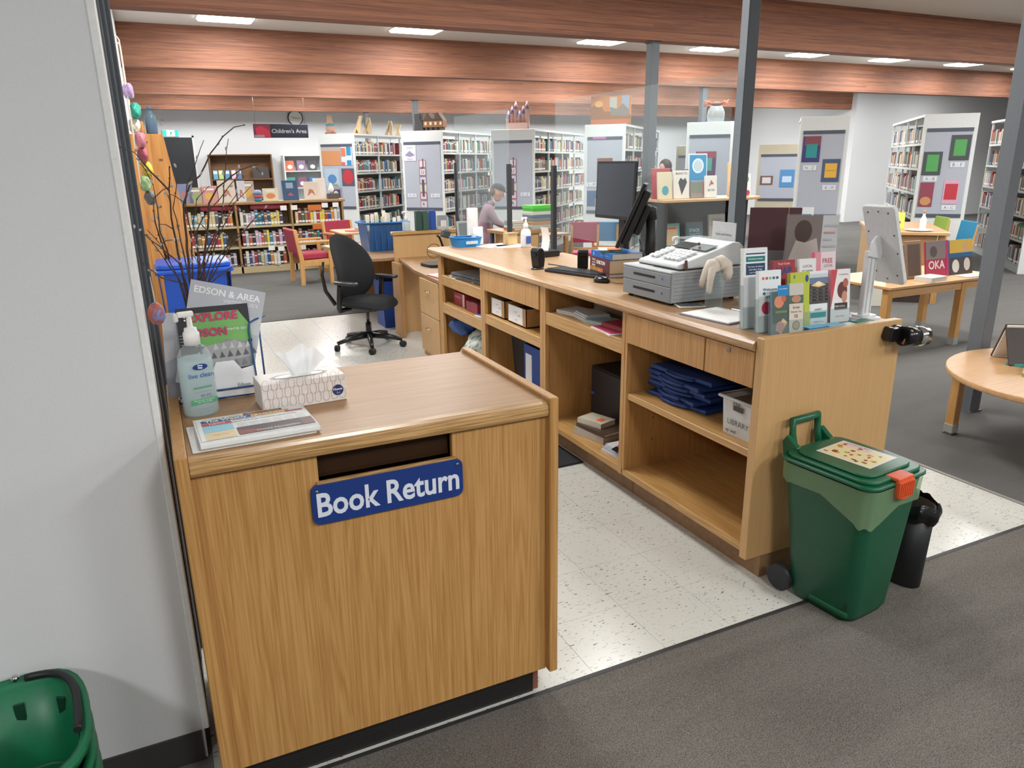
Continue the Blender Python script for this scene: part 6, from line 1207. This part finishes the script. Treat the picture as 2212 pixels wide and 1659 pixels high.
for s_ in (-1, 1):
    for k in range(3): m.tube([(s_*.06, -.02+.02*k, .28), (s_*.13, -.03+.03*k, .32-.02*k), (s_*.19, -.04+.04*k, .24+.05*k)], .012, mat('#c0553c', .6), n=6)
m.build('crab_legs', t)
# ================================================================== MIDDLE AND RIGHT FURNITURE
# black display unit with books
du = wthing('display_unit', 'black display unit with a pale top and face-out books', 'display stand', (4.55, 5.5, 0))
MB().prism([(3.98, 5.30), (4.95, 5.30), (5.08, 5.34), (5.13, 5.42), (5.08, 5.56), (4.95, 5.70), (3.98, 5.70)], 1.335, 1.36, BEECHX, 'z', .004).build('top', du)
bx('back_panel', (4.0, 4.92, 5.66, 5.68, .05, 1.334), BLACK, du); bx('side', (4.0, 4.03, 5.33, 5.66, .004, 1.334), mat('#16181b', .6), du); bx('side', (4.89, 4.92, 5.33, 5.66, .004, 1.334), mat('#16181b', .6), du); bx('inner_panel', (4.03, 4.89, 5.50, 5.52, .06, 1.334), mat('#0e1013', .7), du)
for z in (.06, .5, .93): bx('ledge', (4.03, 4.89, 5.33, 5.50, z-.02, z), mat('#121417', .6), du)
ZU = 1.3605
for x, y, w, h, c, its, lab in ((4.05, 5.40, .15, .23, '#cdbfa0', [('e', 0, -.04, .035, .04, '#3f8fa0')], 'cream book with a teal disc on the black display unit'),
    (4.10, 5.52, .2, .26, '#a8424a', [], 'red book standing behind the cream book on the black display unit'), (4.24, 5.42, .17, .24, '#d8d0c6', [('p', [(.0, -.09), (.06, .02), (.04, .06), (.02, .04), (-.01, .06), (-.035, .02)], '#34343a'), ('t', 0, .095, 'MEANT TO', .03, .12, .01, '#6a6a6c')], 'white book with a black heart on the black display unit'),
    (4.37, 5.52, .06, .25, '#7a4a52', [], 'slim wine-red book beside the heart book'), (4.46, 5.44, .2, .15, '#8f8078', [('r', -.1, -.03, .02, .06, '#6f7a6c'), ('r', .03, -.05, .1, .06, '#b0483c')], 'landscape photo book lying face-out on the black display unit'),
    (4.57, 5.42, .13, .19, '#dad6cf', [('p', [(-.03, .0), (.0, .06), (.03, .02), (.0, .02)], '#a84a44'), ('t', 0, -.03, 'BETTER', .02, .08, .01, '#6a6c6a')], 'small white book with a red bird in front of the blue poster'),
    (4.93, 5.50, .19, .30, '#d0b48c', [('r', -.07, .02, .07, .1, '#c7a67a')], 'tall tan book at the rounded end of the black display unit'), (4.96, 5.42, .14, .20, '#dfdcd4', [('e', .0, .05, .05, .035, '#7a9a88'), ('e', .035, -.07, .025, .025, '#a83a4c')], 'white book with green and pink spots in front of the tan book')):
    dbook('display_book', lab, x, y, ZU, w, h, c, its, tilt=.1)
t = dbook('book_poster', 'bright blue poster with a white round emblem on the black display unit', 4.51, 5.54, ZU, .21, .38, '#dfe3e6', [('r', -.095, -.18, .095, .18, '#2186b8'), ('e', 0, .085, .065, .065, '#d8e4ea'), ('e', 0, .085, .05, .05, '#b9c8cf'), ('t', -.02, -.06, 'Read, learn,', .03, .12, .01, '#1b5f8c'), ('t', -.02, -.1, 'discover', .03, .1, .01, '#1b5f8c')], tilt=.06, th=.008, cat='poster')
for x, w, h, c, its, lab in ((4.15, .17, .22, '#6fa3ac', [('r', -.06, -.08, .06, .085, '#d8b48a'), ('r', -.05, .06, .05, .08, '#c9683c')], 'teal and orange book face-out in the black display unit'), (4.40, .19, .22, '#41555c', [('t', 0, .04, 'STACK', .04, .12, .03, '#9fb8bc'), ('t', 0, .0, 'THAT\'S', .04, .12, .02, '#86a4a8'), ('t', 0, -.05, 'LOUD', .04, .12, .04, '#d5dcdc'), ('r', -.09, -.1, -.06, -.06, '#c86a3c')], 'slate book with pale capitals face-out in the black display unit'), (4.66, .19, .28, '#b4aaa0', [('t', 0, .09, 'JOURNEY', .03, .12, 0, '#7a6f6c'), ('t', 0, .05, 'in the valley', .03, .14, 0, '#7a6f6c')], 'beige book face-out in the black display unit'), (4.84, .07, .3, '#8fc0b4', [], 'narrow mint-green card in the black display unit')):
    dbook('display_book', lab, x, 5.40, .9305, w, h, c, its, tilt=.12)
t = thing('acrylic_box', 'clear acrylic suggestion box in front of the black display unit', 'box', (4.05, 5.0, .0)); bx('box', (-.15, .15, -.1, .1, .92, 1.07), CLEAR, t); bx('slips', (-.12, .1, -.08, .08, .925, .96), mat('#a8acb4', .7), t); bx('stand', (-.02, .02, -.02, .02, .012, .92), BLACK, t); bx('foot', (-.15, .15, -.15, .15, .0045, .012), BLACK, t)
# low round table
rt_ = thing('round_table', 'low round wooden table with books in front of the grey column', 'table', (4.73, 2.27, .004)); MB().lathe([(.70, .425), (.705, .43), (.705, .455), (.70, .46)], BEECHX, n=48).build('top', rt_)
for a in (2.15, 3.72, 5.3, .58):
    x, y = .62*math.cos(a), .62*math.sin(a); bx('leg', (x-.028, x+.028, y-.028, y+.028, .03, .424), BEECH, rt_, .004); MB().box(x-.03, x+.03, y-.03, y+.03, .01, .07, mat('#9a9c98', .4), .004).build('leg_sleeve', rt_); bx('glide', (x-.032, x+.032, y-.032, y+.032, 0, .01), STEEL, rt_)
ZRT = .4645
t = thing('open_book_display', 'open book propped like a tent on a wire easel on the low round table', 'book', (4.78, 2.63, ZRT), -.6)
for s_, c in ((-1, '#3a2f2a'), (1, '#4a3a2c')): MB().box(-.16, .16, -.006, .006, 0, .26, mat(c, .5), .001, mx=T(0, s_*.12, 0.004) @ Matrix.Rotation(s_*.5, 4, 'X')).build('cover', t); MB().box(-.155, .155, -.004, .004, .004, .255, PAPER, mx=T(0, s_*.108, 0.004) @ Matrix.Rotation(s_*.5, 4, 'X')).build('pages', t)
MB().tube([(-.08, -.14, .004), (-.02, -.02, .12), (.04, -.14, .004)], .003, mat('#a87a5c', .4), n=6).build('easel_wire', t)
bookblock('book', 'book with a brown photo cover and yellow border lying on the round table', (4.58, 2.42, ZRT), .5, .24, .2, .018, '#a9ab6a', '#d8d6c8'); 
t = thing('picture_card', 'brown photo cover sheet on the yellow bordered book', 'card', (4.58, 2.42, ZRT+.0185), .5); bx('sheet', (-.1, .1, -.08, .08, 0, .001), mat('#7a4f40', .5, noise=.4, scale=30), t)
bookblock('book', 'mustard yellow book lying on the round table', (4.85, 2.36, ZRT), .1, .24, .18, .02, '#cf9a3a', '#d8d0bc'); bookblock('card_pack', 'teal and white card pack lying on the round table', (4.66, 2.62, ZRT), .3, .12, .09, .014, '#4fa29c', '#e4e4e0', cat='card')
# display table with face-out books
dt_ = thing('display_table', 'beech display table with face-out books near the grey column', 'table', (6.3, 4.62, .004)); bx('top', (-.75, .75, -.38, .38, .60, .625), BEECHX, dt_, .004); bx('apron', (-.68, .68, -.33, -.31, .52, .60), BEECHX, dt_); bx('apron', (-.68, .68, .31, .33, .52, .60), BEECHX, dt_)
for x in (-.68, .29, .68):
    for y in (-.31, .31):
        if x == .29 and y > 0: continue
        if x == .68 and y < 0: x_ = .68
        bx('leg', (x-.03, x+.03, y-.03, y+.03, .02, .60), BEECH, dt_); MB().box(x-.032, x+.032, y-.032, y+.032, 0, .07, mat('#a2a4a0', .4)).build('leg_sleeve', dt_)
ZDT = .6295
dbook('display_book', 'biography with a dark-haired woman portrait on the display table', 5.86, 4.42, ZDT, .22, .32, '#6f6a68', [('r', -.1, -.15, .1, .15, '#77706c'), ('e', 0, .02, .05, .075, '#2a211f'), ('e', 0, .035, .028, .042, '#b98a72'), ('p', [(-.08, -.15), (-.06, -.04), (0, -.02), (.06, -.04), (.08, -.15)], '#33302f'), ('p', [(-.02, -.03), (0, -.08), (.02, -.03)], '#b98a72'), ('r', -.09, -.15, .09, -.13, '#b0735c')])
dbook('display_book', 'wooden framed book stand panel beside the portrait biography', 6.14, 4.46, ZDT, .2, .34, '#8f7458', [('r', -.08, -.14, .08, .14, '#5f5048')])
dbook('display_book', 'red and grey book titled OKA on the display table', 6.40, 4.42, ZDT, .3, .33, '#a83a50', [('r', -.15, .0, .12, .165, '#7f7472'), ('e', -.05, .07, .05, .05, '#5a4f50'), ('t', -.01, -.05, 'OKA', .1, .22, .02, '#dcd6d4'), ('r', .12, -.165, .15, .165, '#b8336a')])
dbook('display_book', 'yellow and blue magazine with two white dogs on the display table', 6.76, 4.44, ZDT, .32, .32, '#3f5f86', [('r', -.16, .04, .16, .16, '#c9a84a'), ('e', .06, .09, .035, .045, '#c99a80'), ('r', -.16, .0, .16, .04, '#2f5f8f'), ('r', -.16, -.16, .16, .0, '#4a4644'), ('e', -.08, -.08, .05, .06, '#d0ccc4'), ('e', .08, -.07, .045, .06, '#c4bfb6')])
bookblock('book', 'thick open-edged white book lying on the display table', (6.18, 4.33, ZDT), .1, .24, .16, .04, '#d8d4cc', '#ddd6c4'); bookblock('booklet', 'white and red booklet lying at the end of the display table', (6.72, 4.32, ZDT), -.1, .26, .14, .008, '#c9b8b8', '#e4e0dc', cat='booklet')
# big library table with cabinet base
bt = thing('library_table', 'square oak library table with a dark plinth behind the display table', 'table', (7.72, 6.22, .004), A45)
bx('top', (-.03, .80, -.05, 1.5, .80, .84), BEECHX, bt, .006); bx('front_panel', (0, .68, 0, .03, .12, .80), OAKX, bt, .003); bx('side_panel', (0, .03, .03, 1.42, .12, .80), OAKP, bt); bx('side_panel', (.65, .68, .03, 1.42, .12, .80), OAKP, bt); bx('plinth', (.03, .65, .03, 1.40, 0, .12), mat('#3a2a24', .6), bt); bx('leg', (.70, .76, 0, .06, 0, .80), OAK, bt)
def ont(x, y): v = T(7.72, 6.22, 0, rz=A45) @ Vector((x, y, 0)); return (v.x, v.y, .8445)
t = thing('glue_bottle', 'white glue bottle with an orange cap on the library table', 'bottle', ont(.55, .25)); MB().lathe([(.032, 0), (.036, .01), (.036, .12), (.014, .17), (.014, .19)], WHITE, n=16).lathe([(.013, .19), (.004, .235)], mat('#d07a3a', .5), n=12).build('bottle', t)
t = thing('paper_plate', 'white plate with papers on the library table', 'plate', ont(.5, .12)); MB().lathe([(.10, 0), (.15, .012), (.15, .016), (.1, .004)], WHITE, n=24).build('plate', t)
bookblock('booklet', 'blue booklet on the library table edge', ont(.12, .1), .2, .2, .14, .03, '#2a78c0', '#d8dce0', cat='booklet'); 
t = dbook('notice', 'yellow notice card standing on the library table', ont(.28, .3)[0], ont(.28, .3)[1], .8445, .16, .2, '#d3cf5a', [('e', .02, -.02, .02, .02, '#6a5a3a')], rz=A45, cat='sign')
t = dbook('notice', 'olive green framed poster leaning on the front of the library table', 7.55, 5.92, .004, .26, .78, '#c9c6b8', [('r', -.10, -.1, .10, .36, '#7d8a3a'), ('t', 0, .2, 'BOOKS', .04, .12, .02, '#4a5a34')], rz=-.5, tilt=.05, cat='poster')
kchair('teal chair on the far side of the library table', (9.35, 6.35, .004), 2.6, '#1f86b0', .95); kchair('lime chair tucked behind the library table', (9.75, 7.0, .004), 2.6, '#9cb84a', .95)
# book trolley with stacked boxes behind the counter
tr = thing('book_trolley', 'low wooden trolley with puzzle boxes and stacked books behind the shield', 'trolley', (4.15, 8.25, .004), .1); bx('top_shelf', (-.45, .3, -.25, .25, .86, .90), OAKX, tr, .004); bx('lower_shelf', (-.43, .28, -.23, .23, .35, .38), OAKX, tr); bx('body', (-.35, -.0, -.22, .22, .39, .858), OAKP, tr)
for x in (-.4, .25):
    for y in (-.2, .2): bx('post', (x-.02, x+.02, y-.02, y+.02, .05, .86), mat('#3a3c40', .5), tr); MB().lathe([(.02, -.01), (.025, 0), (.02, .01)], BLACK, n=12, mx=T(x, y, .025, rx=PI/2)).build('caster', tr)
for k, (c, h, lab) in enumerate((('#b9c0b8', .05, 'pale green game box at the bottom of the trolley stack'), ('#c09a78', .04, 'tan puzzle box in the trolley stack'), ('#8a8f8c', .04, 'grey puzzle box in the trolley stack'), ('#6a7f9c', .035, 'blue-grey puzzle box in the trolley stack'), ('#d8d8c8', .04, 'white puzzle box near the top of the trolley stack'), ('#4fb44a', .07, 'bright green lidded box on top of the trolley stack'))):
    z = .9045+sum((.05, .04, .04, .035, .04, .07)[:k])+.001*k; t = thing('game_box', lab, 'box', (4.25, 8.2, z), .1+.03*(k % 3)); bx('box', (-.15, .15, -.11, .11, 0, h*.7), mat(c, .5), t, .002); bx('lid', (-.153, .153, -.113, .113, h*.45, h), mat(c if k != 5 else '#5fd04a', .5), t, .002)
for k in range(4): bookblock('book', '%s book lying in the short pile on the trolley end' % ('orange', 'white', 'teal', 'grey')[k], (3.93, 8.2, .9045+k*.026), .2-.08*k, .16, .22, .025, ('#b5652c', '#d4d2cc', '#3f8a94', '#8a8a86')[k])
# second desk where the person sits
sd = thing('reading_desk', 'oak desk with a clear tray where the capped person sits', 'desk', (4.75, 9.3, .004), .1); bx('top', (-.35, .42, -.3, .3, .70, .73), OAKX, sd, .004)
for x in (-.3, .37):
    for y in (-.26, .26): bx('leg', (x-.025, x+.025, y-.025, y+.025, 0, .70), OAK, sd)
t = thing('acrylic_tray', 'clear acrylic tray of papers on the reading desk', 'tray', (4.70, 9.2, .7345)); bx('tray', (-.16, .16, -.12, .12, 0, .12), CLEAR, t); bx('papers', (-.14, .14, -.1, .1, .004, .05), PAPER, t)
t = thing('hand_sanitizer_bottle', 'white-labelled sanitizer bottle at the far counter end beside the shield post', 'bottle', (2.70, 5.42, ZC), .2); pump_bottle(t, .045, .15, mat('#dfe4e8', .3), mat('#c9d4dc', .4), mat('#eceae7', .4)); bx('label', (-.025, .025, -.0385, -.0365, .03, .09), mat('#3f5f9c', .5), t)
t = thing('whiteboard_frame', 'grey framed slate board standing beside the staff desk divider', 'board', (2.66, 6.5, ZD), .25); MB().box(-.12, .12, 0, .015, 0, .40, mat('#9fa3a2', .5), .004, mx=Matrix.Rotation(-.12, 4, 'X')).build('frame', t); MB().box(-.10, .10, -.0015, 0, .02, .38, mat('#6f7476', .4), mx=Matrix.Rotation(-.12, 4, 'X')).build('board', t)
t = thing('paper_dispenser', 'white curled paper roll standing behind the blue basket', 'paper roll', (2.50, 6.05, ZD)); m = MB(); m.grid(lambda u, v: (.05*math.cos(2*PI*u*.55), .05*math.sin(2*PI*u*.55), .42*v+.12), 12, 6, PAPER); m.build('sheet', t); bx('holder', (-.06, .06, -.06, .06, 0, .12), mat('#b8bcbc', .4), t, .004)
# ================================================================== PEOPLE
def skinbody(name, V, E, mat_, parent, sub=2):
    me = bpy.data.meshes.new(name); me.from_pydata([v[:3] for v in V], E, []); o = bpy.data.objects.new(name, me); COL.objects.link(o)
    o.modifiers.new('skin', 'SKIN'); sv = me.skin_vertices[0].data
    for i, v in enumerate(V): sv[i].radius = (v[3], v[4] if len(v) > 4 else v[3])
    sv[0].use_root = True; o.modifiers.new('sub', 'SUBSURF').levels = sub; o.modifiers['sub'].render_levels = sub
    bpy.context.view_layer.update(); dg = bpy.context.evaluated_depsgraph_get(); nm = bpy.data.meshes.new_from_object(o.evaluated_get(dg)); bpy.data.objects.remove(o)
    for p_ in nm.polygons: p_.use_smooth = True
    nm.materials.clear(); nm.materials.append(mat_); r = bpy.data.objects.new(name, nm); COL.objects.link(r); r.parent = parent; return r
SKIN = mat('#cf9f8a', .6, noise=.03)
def head(t, c, rz, s=1.):
    """head facing local +x before rz"""
    M3 = Matrix.Translation(c) @ Matrix.Rotation(rz, 4, 'Z') @ Matrix.Rotation(.35, 4, 'Y')
    m = MB(); m.ball((0, 0, .02), .1, SKIN, (.95*s, .78*s, 1.05*s), M3, 3); m.ball((.025, 0, -.045), .07, SKIN, (.95, .8, 1.05), M3, 2); m.ball((.098, 0, -.012), .016, SKIN, (1, .8, 1.3), M3, 2)
    for sy in (-1, 1): m.ball((.0, sy*.078, -.005), .022, SKIN, (.7, .4, 1.2), M3, 2); m.ball((.083, sy*.032, .012), .010, mat('#2a2220', .3), (.6, 1, .7), M3, 1)
    m.box(.084, .092, -.022, .022, -.056, -.050, mat('#9a5a50', .6), .002, mx=M3); m.build('head', t); return M3
P1 = thing('person', 'person in a dark cap and mauve top bending over the desk behind the shield', 'person', (4.20, 9.85, .004), 0)
# seated, leaning forward and looking down towards +x; local coordinates
f = -.25; ch = thing('stool', 'grey wooden stool under the seated person in the dark cap', 'stool', (4.20, 9.87, .004)); MB().lathe([(.18, .35), (.19, .365), (.18, .38)], OAKX, n=24).build('seat', ch)
for k in range(4): a = PI/4+k*PI/2; MB().tube([(.15*math.cos(a), .15*math.sin(a), .355), (.19*math.cos(a), .19*math.sin(a), .0)], .016, OAK, n=8).build('leg', ch)
V = [(0, 0, .53, .15, .12), (.02, 0, .75, .15, .11), (.08, 0, .98, .17, .10), (.14, 0, 1.10, .08, .07), (.17, 0, 1.17, .05, .05),
     (.09, .18, 1.04, .065), (.20, .24, .86, .05), (.42, .16, .80, .038), (.09, -.18, 1.04, .065), (.20, -.25, .86, .05), (.42, -.16, .80, .038),
     (.08, .10, .50, .09), (.44, .11, .47, .068), (.44, .11, .09, .042), (.56, .12, .04, .035), (.08, -.10, .50, .09), (.44, -.11, .47, .068), (.44, -.11, .09, .042), (.56, -.12, .04, .035)]
E_ = [(0, 1), (1, 2), (2, 3), (3, 4), (2, 5), (5, 6), (6, 7), (2, 8), (8, 9), (9, 10), (0, 11), (11, 12), (12, 13), (13, 14), (0, 15), (15, 16), (16, 17), (17, 18)]
skinbody('body', V, E_, mat('#8d6f7c', .8, noise=.08), P1)
P1.rotation_euler = (0, 0, f)
def hand(t, c, d, nrm):
    d = Vector(d).normalized(); n_ = Vector(nrm).normalized(); s_ = d.cross(n_); m = MB(); c = Vector(c); M4 = Matrix((d, s_, n_)).transposed().to_4x4(); M4.translation = c
    m.box(0, .085, -.04, .04, -.014, .014, SKIN, .012, 2, M4)
    for k, (y, l) in enumerate(((-.031, .06), (-.011, .075), (.010, .072), (.030, .058))): m.tube([M4 @ Vector(p) for p in ((.075, y, 0), (.085+l*.5, y, -.003), (.085+l, y, -.018))], [.0095, .009, .007], SKIN, n=7)
    m.tube([M4 @ Vector(p) for p in ((.02, -.038, 0), (.05, -.066, -.006), (.085, -.072, -.012))], [.012, .011, .008], SKIN, n=7); m.build('hand', t)
hand(P1, (.42, .16, .79), (1, -.2, -.15), (0, 0, 1)); hand(P1, (.42, -.16, .79), (1, .2, -.15), (0, 0, 1))
M3 = head(P1, (.24, 0, 1.27), 0)
m = MB(); CAPM = mat('#34373c', .8); m.grid(lambda u, v: M3 @ Vector((.108*math.cos(2*PI*u)*math.cos(v*PI/2), .09*math.sin(2*PI*u)*math.cos(v*PI/2), .045+.085*math.sin(v*PI/2))), 24, 8, CAPM); m.prism([(.06, -.075), (.12, -.07), (.175, -.04), (.185, 0), (.175, .04), (.12, .07), (.06, .075)], .043, .050, CAPM, 'z', mx=M3); m.build('cap', P1)
m = MB(); m.ball((-.05, 0, .0), .068, mat('#6a5248', .8), (.9, 1.05, 1.0), M3, 2); m.build('hair', P1)
P2 = thing('person', 'dark-haired person in a black top standing beyond the black display unit', 'person', (7.70, 10.25, .004), PI+.25)
V = [(0, 0, .86, .13, .10), (0, 0, 1.05, .12, .09), (.01, 0, 1.27, .15, .09), (.02, 0, 1.39, .06, .06), (.03, 0, 1.44, .045, .045), (.01, .17, 1.31, .05), (.03, .21, 1.06, .042), (.16, .18, .90, .034), (.01, -.17, 1.31, .05), (.03, -.21, 1.06, .042), (.16, -.18, .90, .034),
     (0, .09, .80, .085), (.01, .10, .45, .06), (0, .10, .08, .04), (.12, .11, .035, .033), (0, -.09, .80, .085), (.01, -.10, .45, .06), (0, -.10, .08, .04), (.12, -.11, .035, .033)]
skinbody('body', V, E_, mat('#1f1f24', .8), P2); hand(P2, (.16, .18, .90), (1, 0, -.6), (.5, 0, 1)); hand(P2, (.16, -.18, .90), (1, 0, -.6), (.5, 0, 1))
M3 = head(P2, (.06, 0, 1.55), 0); m = MB(); HR = mat('#33241f', .7, noise=.2, scale=200); m.ball((-.022, 0, .028), .112, HR, (.95, .88, 1.02), M3, 3); m.ball((-.06, 0, -.09), .075, HR, (.7, 1.05, 1.5), M3, 2); m.build('hair', P2)
print('books', NB[0], 'objects', len(bpy.data.objects))
